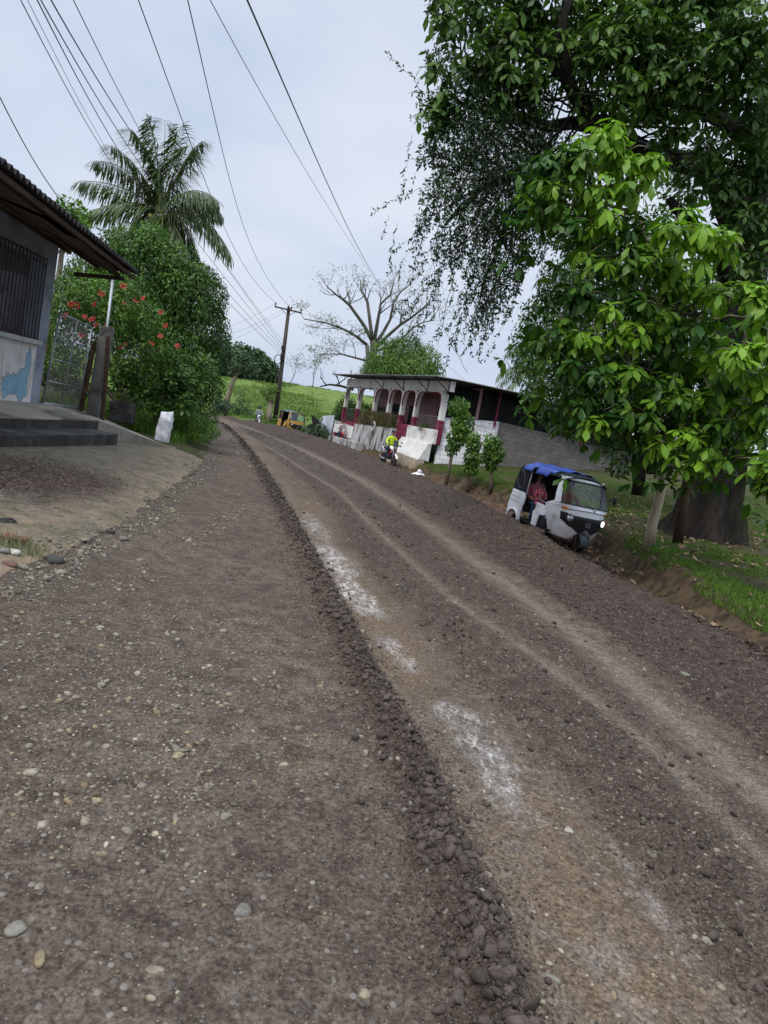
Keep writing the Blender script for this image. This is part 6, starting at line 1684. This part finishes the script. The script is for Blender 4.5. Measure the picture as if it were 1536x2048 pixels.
    # floor, sides, rear tub
    MB().box((-.2, 0, .31), (1.6, 1.16, .05)).box((-.95, 0, .24), (.5, .9, .1)).box((.6, 0, .34), (.5, .8, .05)).build('floor_pan', M_blackp, root, local=True)
    for sg in (-1, 1):
        P = [(-1.30, .52), (-1.27, .80), (-1.20, .99), (-.62, .97), (-.555, .86), (-.56, .72), (-.60, .62), (-.60, .30), (-.66, .27)]
        P += [(-.95 + .27 * math.cos(math.radians(a)), .22 + .27 * math.sin(math.radians(a))) for a in range(20, 175, 14)] + [(-1.27, .32)]
        sp = MB().prism([(x, sg * .60, z) for x, z in P], (0, sg * .045, 0)).build('rear_side_panel', paint, root, bevel=.012, local=True)
        a_ = MB(); a_.tube([(-.95 + .29 * math.cos(math.radians(a)), sg * .65, .22 + .29 * math.sin(math.radians(a))) for a in range(5, 180, 12)], .028, 8); a_.build('wheel_arch', paint, sp, True, local=True)
        l_ = MB()
        for z in (.70, .80): l_.tube([(-1.2, sg * .648, z + .03), (-.75, sg * .648, z)], .006, 4)
        l_.build('pressed_line', M_pipe, sp, local=True)
        P = [(-.06, .30), (-.10, .62), (-.03, .68), (0, .86), (.46, .83), (.46, .62), (.20, .58), (.16, .30)]
        MB().prism([(x, sg * .575, z) for x, z in P], (0, sg * .04, 0)).build('door_panel', paint, root, bevel=.012, local=True)
        MB().tube([(.0, sg * .6, .87), (.05, sg * .6, .93), (.40, sg * .6, .90), (.46, sg * .6, .84)], .012, 6).build('grab_rail', M_rim, root, True, local=True)
        MB().box((.36, sg * .52, .45), (.24, .13, .22)).box((.33, sg * .53, .62), (.2, .1, .08)).build('side_box', M_blackp, root, bevel=.015, local=True)
        # canvas quarter with its oval seam
        P = [(-1.25, .985), (-1.24, 1.2), (-1.17, 1.45), (-1.05, 1.60), (-.66, 1.62), (-.60, 1.45), (-.62, 1.1), (-.63, .975)]
        q = MB().prism([(x, sg * .60, z) for x, z in P], (0, sg * .02, 0)).build('canvas_side', canvas, root, local=True)
        ov = [(-.96 + .17 * math.cos(t) - .06 * math.sin(t), sg * .628, 1.28 + .22 * math.sin(t)) for t in np.linspace(0, 2 * PI, 26)]
        MB().tube([Vector(v) for v in ov], .009, 5).build('window_seam', M_pipe, q, local=True)
        wheel(root, -.95, sg * .52, .205, .12)
        if sg > 0:
            mm = MB(); mm.tube([(.88, sg * .58, 1.25), (.95, sg * .74, 1.32)], .01, 5); mm.blob((.95, sg * .78, 1.30), (.025, .06, .10), None, 10, 7); mm.build('mirror', M_blackp, root, True, local=True)
        MB().tube([(.54, sg * .60, .96), (.74, sg * .60, 1.02), (.70, sg * .55, 1.58)], .02, 6).tube([(-.60, sg * .6, .95), (-.60, sg * .58, 1.6)], .016, 6).build('roof_pillar', paint if sg < 0 else M_blackp, root, True, local=True)
    MB().box((-1.27, 0, .72), (.05, 1.2, .56), (0, -.08, 0)).build('rear_panel', paint, root, bevel=.015, local=True)
    MB().hexa([(-1.23, -.6, .98), (-1.2, -.6, .98), (-1.2, .6, .98), (-1.23, .6, .98)], [(-1.06, -.58, 1.6), (-1.03, -.58, 1.6), (-1.03, .58, 1.6), (-1.06, .58, 1.6)]).build('canvas_back', canvas, root, local=True)
    # roof
    def rp(i, j):
        x = .86 - 2.0 * i / 24; y = -.63 + 1.26 * j / 16; k = abs(y) / .63
        z = 1.60 + .095 * (1 - k ** 2.2) - .10 * max(0, k - .88) / .12 * .5
        z += .03 * sst(.5, -.3, x) - .10 * (1 - sst(-1.16, -.9, x)) - .05 * (sst(.6, .86, x))
        return (x, y * (1 - .12 * sst(.3, .86, x)), float(z) + .006 * math.sin(9 * x + 3 * y))
    sheet('roof_canvas', rp, 24, 16, lambda i, j: True, roofmat, root, thick=.018)
    # seats, bars
    MB().box((-.86, 0, .60), (.50, 1.05, .14)).box((-1.10, 0, .86), (.12, 1.05, .46), (0, -.12, 0)).build('passenger_seat', M_seat, root, bevel=.03, local=True)
    MB().box((.12, 0, .62), (.36, .62, .12)).box((-.04, 0, .80), (.07, .62, .28)).build('driver_seat', M_seat, root, bevel=.03, local=True)
    MB().tube([(.98, 0, .5), (.84, 0, .98)], .025, 6).tube([(.74, -.30, 1.0), (.80, -.2, .99), (.84, 0, .99), (.80, .2, .99), (.74, .30, 1.0)], .016, 6).build('handlebar', M_blackp, root, True, local=True)
    MB().box((1.0, 0, .93), (.16, .8, .06)).build('dashboard', M_blackp, root, bevel=.015, local=True)
    return root


# ------------------------------------------------------------------ people
def person_mesh(J, E, zones, mats, name, parent, sub=2):
    """J: joint -> (pos, r); E: (a, b, zone) -> one continuous skinned body, materials by nearest bone"""
    names = list(J); idx = {n_: i for i, n_ in enumerate(names)}
    me = bpy.data.meshes.new(name)
    me.from_pydata([J[n_][0] for n_ in names], [(idx[a], idx[b]) for a, b, z in E], [])
    tmp = bpy.data.objects.new(name, me); COL.objects.link(tmp)
    sk = tmp.modifiers.new('skin', 'SKIN'); sk.use_smooth_shade = True
    lay = me.skin_vertices[0] if len(me.skin_vertices) else None
    if lay is None:
        import bmesh
        bm = bmesh.new(); bm.from_mesh(me); bm.verts.layers.skin.verify(); bm.to_mesh(me); bm.free(); lay = me.skin_vertices[0]
    for i, n_ in enumerate(names):
        r = J[n_][1]; lay.data[i].radius = r if hasattr(r, '__len__') else (r, r)
        lay.data[i].use_root = (i == 0)
    ss = tmp.modifiers.new('sub', 'SUBSURF'); ss.levels = sub; ss.render_levels = sub
    dg = bpy.context.evaluated_depsgraph_get(); new = bpy.data.meshes.new_from_object(tmp.evaluated_get(dg))
    bpy.data.objects.remove(tmp)
    for m_ in mats: new.materials.append(m_)
    A = np.array([J[a][0] for a, b, z in E], float); B = np.array([J[b][0] for a, b, z in E], float); zn = np.array([z for a, b, z in E])
    rA = np.array([np.mean(J[a][1]) for a, b, z in E]); rB = np.array([np.mean(J[b][1]) for a, b, z in E])
    C = np.array([p.center[:] for p in new.polygons]); AB = B - A
    t = np.clip(((C[:, None] - A) * AB).sum(-1) / np.maximum((AB ** 2).sum(-1), 1e-9), 0, 1)
    d = np.linalg.norm(C[:, None] - (A + AB * t[..., None]), axis=-1) / (rA + (rB - rA) * t)
    new.polygons.foreach_set('material_index', zn[d.argmin(1)].astype(np.int32)); new.polygons.foreach_set('use_smooth', [True] * len(new.polygons)); new.update()
    o = bpy.data.objects.new(name, new); COL.objects.link(o); o.parent = parent
    return o


M_skin = stdmat('skin', (.27, .14, .085), (.23, .115, .07), 8, .55); M_hair = stdmat('hair_black', (.010, .009, .008), (.02, .016, .014), 20, .5)
M_jeans = stdmat('denim', (.035, .060, .115), (.025, .042, .085), 12, .8); M_shoe = stdmat('shoe_dark', (.02, .02, .022), None, 9, .6); M_eye = stdmat('eye_dark', (.012, .01, .01), None, 9, .3); M_lip = stdmat('lip', (.22, .07, .06), None, 9, .5)


def person(label, shirt, pants, arms, legs, lean=.12, sleeve='long', s=1.0, headgear=None, hair='short', dress=False, group=None):
    """seated figure, pelvis at the origin, facing +X. arms: (elbow, wrist) for the left side, or two of them; legs: (knee, ankle)"""
    root = thing('person', label, 'person', (0, 0, 0), group)
    root.scale = (s, s, s)
    L = lean
    J = {'pelvis': ((0, 0, 0), (.125, .15)), 'waist': ((L * .35, 0, .17), (.105, .135)), 'chest': ((L * .8, 0, .36), (.115, .155)), 'collar': ((L, 0, .49), (.075, .10)), 'neck': ((L + .015, 0, .565), .052),
         'jaw': ((L + .04, 0, .635), (.062, .058)), 'head': ((L + .035, 0, .715), (.092, .078)), 'crown': ((L + .02, 0, .785), (.07, .062)), 'nose': ((L + .128, 0, .69), .013)}
    E = [('pelvis', 'waist', 0), ('waist', 'chest', 0), ('chest', 'collar', 0), ('collar', 'neck', 2), ('neck', 'jaw', 2), ('jaw', 'head', 2), ('head', 'crown', 2), ('head', 'nose', 2)]
    for sg, k in ((1, 'l'), (-1, 'r')):
        el, wr = arms[0] if sg > 0 else arms[-1]
        kn, an = legs
        f = lambda p: (p[0], p[1] * sg, p[2])
        el, wr = Vector(f(el)), Vector(f(wr)); d = (wr - el).normalized()
        J['sho' + k] = ((L * .95, .175 * sg, .455), .062); J['elb' + k] = (tuple(el), .043); J['wri' + k] = (tuple(wr), .028); pm = wr + d * .055; J['pal' + k] = (tuple(pm), (.036, .018))
        fore = 0 if sleeve == 'long' else 2
        E += [('chest', 'sho' + k, 0), ('sho' + k, 'elb' + k, 0), ('elb' + k, 'wri' + k, fore), ('wri' + k, 'pal' + k, 2)]
        sd = Vector((0, 0, 1)).cross(d); sd = sd.normalized() if sd.length > .1 else Vector((0, 1, 0)); dn = d.cross(sd); dn = dn if dn.z < 0 else -dn
        for q, (o_, ln) in enumerate(((-.027, .060), (-.009, .072), (.009, .068), (.027, .052))):
            a1 = pm + sd * o_ + d * .035; a2 = a1 + d * ln * .45 + dn * ln * .25; a3 = a2 + dn * ln * .5 - d * ln * .05
            for nm, p_, r_ in (('a', a1, .0095), ('b', a2, .009), ('c', a3, .0075)): J['f%s%d%s' % (k, q, nm)] = (tuple(p_), r_)
            E += [('pal' + k, 'f%s%da' % (k, q), 2), ('f%s%da' % (k, q), 'f%s%db' % (k, q), 2), ('f%s%db' % (k, q), 'f%s%dc' % (k, q), 2)]
        tb1 = wr + d * .03 - sd * sg * .035 + dn * .015; tb2 = tb1 + d * .03 + dn * .03
        J['th%sa' % k] = (tuple(tb1), .011); J['th%sb' % k] = (tuple(tb2), .009); E += [('wri' + k, 'th%sa' % k, 2), ('th%sa' % k, 'th%sb' % k, 2)]
        kn, an = Vector(f(kn)), Vector(f(an)); J['hip' + k] = ((.03, .09 * sg, -.03), .088); J['kne' + k] = (tuple(kn), .060); J['ank' + k] = (tuple(an), .040); J['hee' + k] = (tuple(an + Vector((-.02, 0, -.06))), .038); J['toe' + k] = (tuple(an + Vector((.16, .01 * sg, -.075))), .034)
        lz = 0 if dress else 1
        E += [('pelvis', 'hip' + k, lz), ('hip' + k, 'kne' + k, lz), ('kne' + k, 'ank' + k, 2 if dress else 1), ('ank' + k, 'hee' + k, 3), ('hee' + k, 'toe' + k, 3)]
    person_mesh(J, E, None, [shirt, pants, M_skin, M_shoe], 'body', root)
    hc = Vector((L + .035, 0, .715))
    for sg in (1, -1):
        MB().blob(hc + Vector((.083, .032 * sg, .005)), (.010, .015, .009), None, 8, 6).build('eye', M_eye, root, True, local=True)
        MB().blob(hc + Vector((-.005, .082 * sg, -.01)), (.022, .012, .032), None, 8, 6).build('ear', M_skin, root, True, local=True)
    MB().blob(hc + Vector((.082, 0, -.075)), (.010, .026, .008), None, 8, 6).build('mouth', M_lip, root, True, local=True)
    if hair:
        h_ = MB(); h_.blob(hc + Vector((-.022, 0, .035)), (.100, .090, .085), None, 14, 9)
        if hair == 'long': h_.tube([hc + Vector((-.06, 0, .02)), hc + Vector((-.105, 0, -.1)), hc + Vector((-.10, 0, -.26))], [.085, .08, .05], 10); h_.tube([hc + Vector((-.02, -.08, .0)), hc + Vector((-.0, -.095, -.1)), hc + Vector((.02, -.09, -.22))], [.04, .04, .02], 8)
        h_.build('hair', M_hair, root, True, local=True)
    if headgear == 'cap' or (isinstance(headgear, tuple) and headgear[0] == 'cap'):
        mc = headgear[1] if isinstance(headgear, tuple) else M_blackp
        c_ = MB(); c_.blob(hc + Vector((-.005, 0, .048)), (.106, .095, .075), None, 16, 9); c_.hexa([hc + Vector((.06, -.07, .045)), hc + Vector((.19, -.055, .025)), hc + Vector((.19, .055, .025)), hc + Vector((.06, .07, .045))], [hc + Vector((.06, -.07, .058)), hc + Vector((.19, -.055, .036)), hc + Vector((.19, .055, .036)), hc + Vector((.06, .07, .058))])
        c_.build('cap', mc, root, True, local=True)
    elif headgear and headgear[0] == 'helmet':
        h_ = MB().blob(hc + Vector((-.005, 0, .01)), (.140, .125, .145), None, 18, 12).build('helmet', headgear[1], root, True, local=True)
        MB().blob(hc + Vector((.035, 0, .0)), (.108, .105, .055), None, 16, 8).build('visor', M_blackp, h_, True, local=True)
    return root


def put(root, loc, rz, tilt=(0, 0)):
    root.location = loc; root.rotation_euler = (tilt[0], tilt[1], rz)


# ------------------------------------------------------------------ motorcycles
def make_bike(label, paint, screen=None, paint2=None):
    root = thing('motorcycle', label, 'motorcycle', (0, 0, 0)); p2 = paint2 or paint
    for x in (-.62, .64): wheel(root, x, 0, .295, .085)
    MB().tube([(.64, .06, .295), (.47, .06, .92)], .024, 7).tube([(.64, -.06, .295), (.47, -.06, .92)], .024, 7).build('front_fork', M_rim, root, True, local=True)
    f_ = MB(); V = []
    for k in range(10):
        a = math.radians(20 + 120 * k / 9); V += [(.64 + .33 * math.cos(a), -.06, .295 + .33 * math.sin(a)), (.64 + .33 * math.cos(a), .06, .295 + .33 * math.sin(a))]
    f_.add(V, [(2 * k, 2 * k + 1, 2 * k + 3, 2 * k + 2) for k in range(9)]); o = f_.build('front_fender', paint, root, True, local=True); o.modifiers.new('solid', 'SOLIDIFY').thickness = .012
    MB().tube([(.46, 0, .88), (.15, 0, .55), (-.2, 0, .42), (-.62, 0, .30)], .035, 7).tube([(.42, 0, .80), (-.25, 0, .72), (-.75, 0, .78)], .03, 7).tube([(-.3, .06, .68), (-.62, .09, .3)], .018, 6).tube([(-.3, -.06, .68), (-.62, -.09, .3)], .018, 6).build('frame', M_blackp, root, True, local=True)
    MB().blob((.02, 0, .45), (.2, .13, .15), None, 12, 8).tube([(.1, 0, .4), (.22, 0, .62)], .08, 8).build('engine', M_grayp, root, True, local=True)
    MB().blob((.16, 0, .83), (.27, .13, .12), (0, .12, 0), 16, 9).build('fuel_tank', paint, root, True, local=True)
    for sg in (1, -1): MB().prism([(.42, sg * .12, .80), (.30, sg * .14, .52), (.05, sg * .13, .60), (.12, sg * .13, .80)], (0, sg * .02, 0)).build('side_fairing', p2, root, bevel=.01, local=True)
    MB().hexa([(-.62, -.1, .76), (.0, -.12, .72), (.0, .12, .72), (-.62, .1, .76)], [(-.66, -.11, .86), (.0, -.10, .80), (.0, .10, .80), (-.66, .11, .86)]).build('seat', M_seat, root, bevel=.03, local=True)
    MB().hexa([(-.85, -.07, .78), (-.5, -.10, .62), (-.5, .10, .62), (-.85, .07, .78)], [(-.88, -.06, .86), (-.5, -.11, .77), (-.5, .11, .77), (-.88, .06, .86)]).build('tail', paint, root, bevel=.02, local=True)
    MB().tube([(.38, -.36, 1.03), (.46, -.2, 1.02), (.48, 0, 1.0), (.46, .2, 1.02), (.38, .36, 1.03)], .014, 6).build('handlebar', M_blackp, root, True, local=True)
    Mh = Matrix.Translation((.57, 0, .90)) @ Vector((1, 0, -.1)).to_track_quat('Z', 'Y').to_matrix().to_4x4()
    h = MB().lathe([(.07, -.06), (.10, 0), (.095, .02)], Mh, 16).build('headlight', p2, root, True, local=True); MB().lathe([(.09, .015), (.05, .035), (0, .04)], Mh, 16).build('lens', M_chrome, h, True, local=True)
    if screen:
        MB().hexa([(.60, -.11, .96), (.61, -.11, .96), (.61, .11, .96), (.60, .11, .96)], [(.47, -.13, 1.26), (.48, -.13, 1.26), (.48, .13, 1.26), (.47, .13, 1.26)]).build('windscreen', screen, root, bevel=.004, local=True)
    for sg in (1, -1):
        m_ = MB(); m_.tube([(.42, .28 * sg, 1.03), (.40, .33 * sg, 1.17)], .006, 4); m_.blob((.395, .35 * sg, 1.19), (.015, .055, .035), None, 8, 6); m_.build('mirror', M_blackp, root, True, local=True)
    MB().tube([(.1, -.14, .33), (-.4, -.15, .30), (-.72, -.17, .40)], [.025, .035, .045], 8).build('exhaust', M_chrome, root, True, local=True)
    MB().tube([(.02, -.24, .33), (.02, .24, .33)], .014, 6).build('foot_rest', M_blackp, root, True, local=True)
    return root


RIDE = dict(arms=[((.20, .30, .22), (.44, .31, .16))], legs=((.40, .19, -.06), (.17, .20, -.48)))

# white three-wheeler with its riders
tk_a = math.radians(19); tdir = Vector((math.sin(tk_a), -math.cos(tk_a), 0)); trz = math.atan2(tdir.y, tdir.x)
tloc = Vector((4.08, 16.35, -.32))
TILT = (math.radians(-1.5), math.radians(1.0))
tuk = make_trike('white three-wheeler with black canopy under a blue tarp and one lit headlight', M_wpaint, M_canvas, M_canvas, True)
put(tuk, tloc, trz, TILT)
TM = Matrix.Translation(tloc) @ Euler((TILT[0], TILT[1], trz)).to_matrix().to_4x4()
M_tarp = stdmat('blue_tarp', (.030, .085, .44), (.022, .060, .33), 4, .45, .3, 14, stain=(.10, .17, .5), stain_scale=3, sl=.5, sh=.75)


def tarp_pt(i, j):
    x = .42 - 1.42 * i / 40; y = -.70 + 1.32 * j / 32; k = abs(y) / .63
    z = 1.615 + .095 * (1 - min(k, 1) ** 2.2) + .03 * float(sst(.5, -.3, x)) + .022 - max(0, k - .95) * .9
    z += .016 * math.sin(7 * x + 5 * y) * math.sin(4 * x - 9 * y) + .010 * math.sin(17 * y + 6 * x) - .07 * float(1 - sst(-1.12, -.9, x))
    return (x, y + .012 * math.sin(6 * x), z)


tp_ = sheet('tarp', tarp_pt, 40, 32, lambda i, j: not (j < 2 and math.sin(i * .31 + 1) > .6) and not (i > 37 and j < 8), M_tarp, None, thick=.008)
put(tp_, tloc, trz, TILT); tag(tp_, 'crumpled blue tarp draped over the roof of the white three-wheeler', 'tarp')


def seat_at(root, local, extra=0.0):
    p = TM @ Vector(local); root.location = p; root.rotation_euler = (TILT[0], TILT[1], trz + extra)


M_pinkshirt = stdmat('pink_shirt', (.62, .23, .30), (.52, .18, .25), 6, .8); M_greenshirt = stdmat('orange_shirt', (.45, .11, .05), (.35, .08, .04), 5, .8)
w_ = person('woman in a pink shirt and jeans riding in the back of the white three-wheeler', M_pinkshirt, M_jeans, [((.16, .24, .17), (.34, .12, .10))], ((.42, .12, .02), (.40, .13, -.40)), .05, 'short', .98, None, 'long')
seat_at(w_, (-.80, -.26, .76), -.15)
m, nt, b, out = new_mat('polka_dress'); M_polka = m
vo = nt.nodes.new('ShaderNodeTexVoronoi'); vo.inputs['Scale'].default_value = 17; vo.inputs['Randomness'].default_value = .45; nt.links.new(pos(nt, True), vo.inputs['Vector'])
nt.links.new(mixc(nt, mth(nt, 'LESS_THAN', vo.outputs['Distance'], .30), (.55, .025, .09), (.85, .80, .80)), b.inputs['Base Color']); b.inputs['Roughness'].default_value = .8
c_ = person('small child in a red and white polka-dot dress on the woman\'s knees', M_polka, M_polka, [((.15, .22, .22), (.26, .10, .16))], ((.34, .13, -.04), (.30, .13, -.38)), .05, 'short', .62, None, 'short', True)
seat_at(c_, (-.36, -.36, .82), -.25)
d_ = person('driver in an orange shirt behind the windscreen of the white three-wheeler', M_greenshirt, M_jeans, [((.26, .30, .22), (.50, .26, .22))], ((.40, .16, .02), (.46, .15, -.40)), .1, 'short', .95, None, 'short')
seat_at(d_, (.16, 0, .76))

# yellow three-wheeler far up the road
yloc = at(580, 868, 50); yloc.z = hz(yloc.x, yloc.y)
M_teal = stdmat('faded_teal_canvas', (.10, .16, .16), (.04, .05, .05), 1.6, .8)
ty = make_trike('mustard yellow three-wheeler with a dark canopy driving up the far bend', M_ypaint, M_canvas, M_teal, False)
put(ty, yloc, math.atan2(-.86, .50)); 

# riders
M_neon = stdmat('neon_yellow', (.62, .86, .03), (.52, .74, .02), 5, .7); M_whites = stdmat('white_shirt', (.66, .60, .60), (.55, .48, .49), 5, .8)
m, nt, b, out = new_mat('striped_shirt'); M_strip = m
wv = nt.nodes.new('ShaderNodeTexWave'); wv.bands_direction = 'Z'; wv.inputs['Scale'].default_value = 6; nt.links.new(pos(nt, True), wv.inputs['Vector'])
nt.links.new(mixc(nt, stepr(nt, wv.outputs['Fac'], .45, .55), (.03, .04, .10), (.6, .6, .64)), b.inputs['Base Color'])
M_redp = carpaint('red_paint', (.33, .02, .025)); M_smoke = stdmat('smoked_screen', (.035, .045, .05), None, 4, .15)
M_navy = stdmat('navy_cap', (.03, .035, .06), (.10, .10, .12), 12, .8)
for (px, py, Y, hd, lab, blab, shirt, paint, p2, screen, gear, sl) in (
        (774, 934, 32.6, (.42, -.91), 'man in a neon yellow shirt, jeans and cap riding a red and white motorcycle', 'red and white motorcycle with a smoked screen under the man in neon yellow', M_neon, M_wpaint, M_redp, M_smoke, ('cap', M_navy), 'long'),
        (678, 886, 43.2, (.62, -.78), 'man in a white shirt and dark cap on a motorcycle before the corrugated sheets', 'dark red motorcycle parked before the corrugated sheets under the man in white', M_whites, M_redp, M_redp, None, ('cap', M_blackp), 'short'),
        (514, 851, 58, (.35, -.94), 'far rider in a striped shirt and dark helmet on a white scooter', 'white motorcycle far up the road left of the utility pole', M_strip, M_wpaint, M_wpaint, None, ('helmet', M_blackp), 'long')):
    l_ = at(px, py, Y); l_.z = hz(l_.x, l_.y); rz = math.atan2(hd[1], hd[0])
    bk = make_bike(blab, paint, screen, p2); put(bk, l_, rz)
    pr = person(lab, shirt, M_jeans, RIDE['arms'], RIDE['legs'], .13, sl, 1.0, gear, 'short')
    d2 = Vector((hd[0], hd[1], 0)).normalized(); put(pr, l_ + d2 * -.14 + Vector((0, 0, .90)), rz)
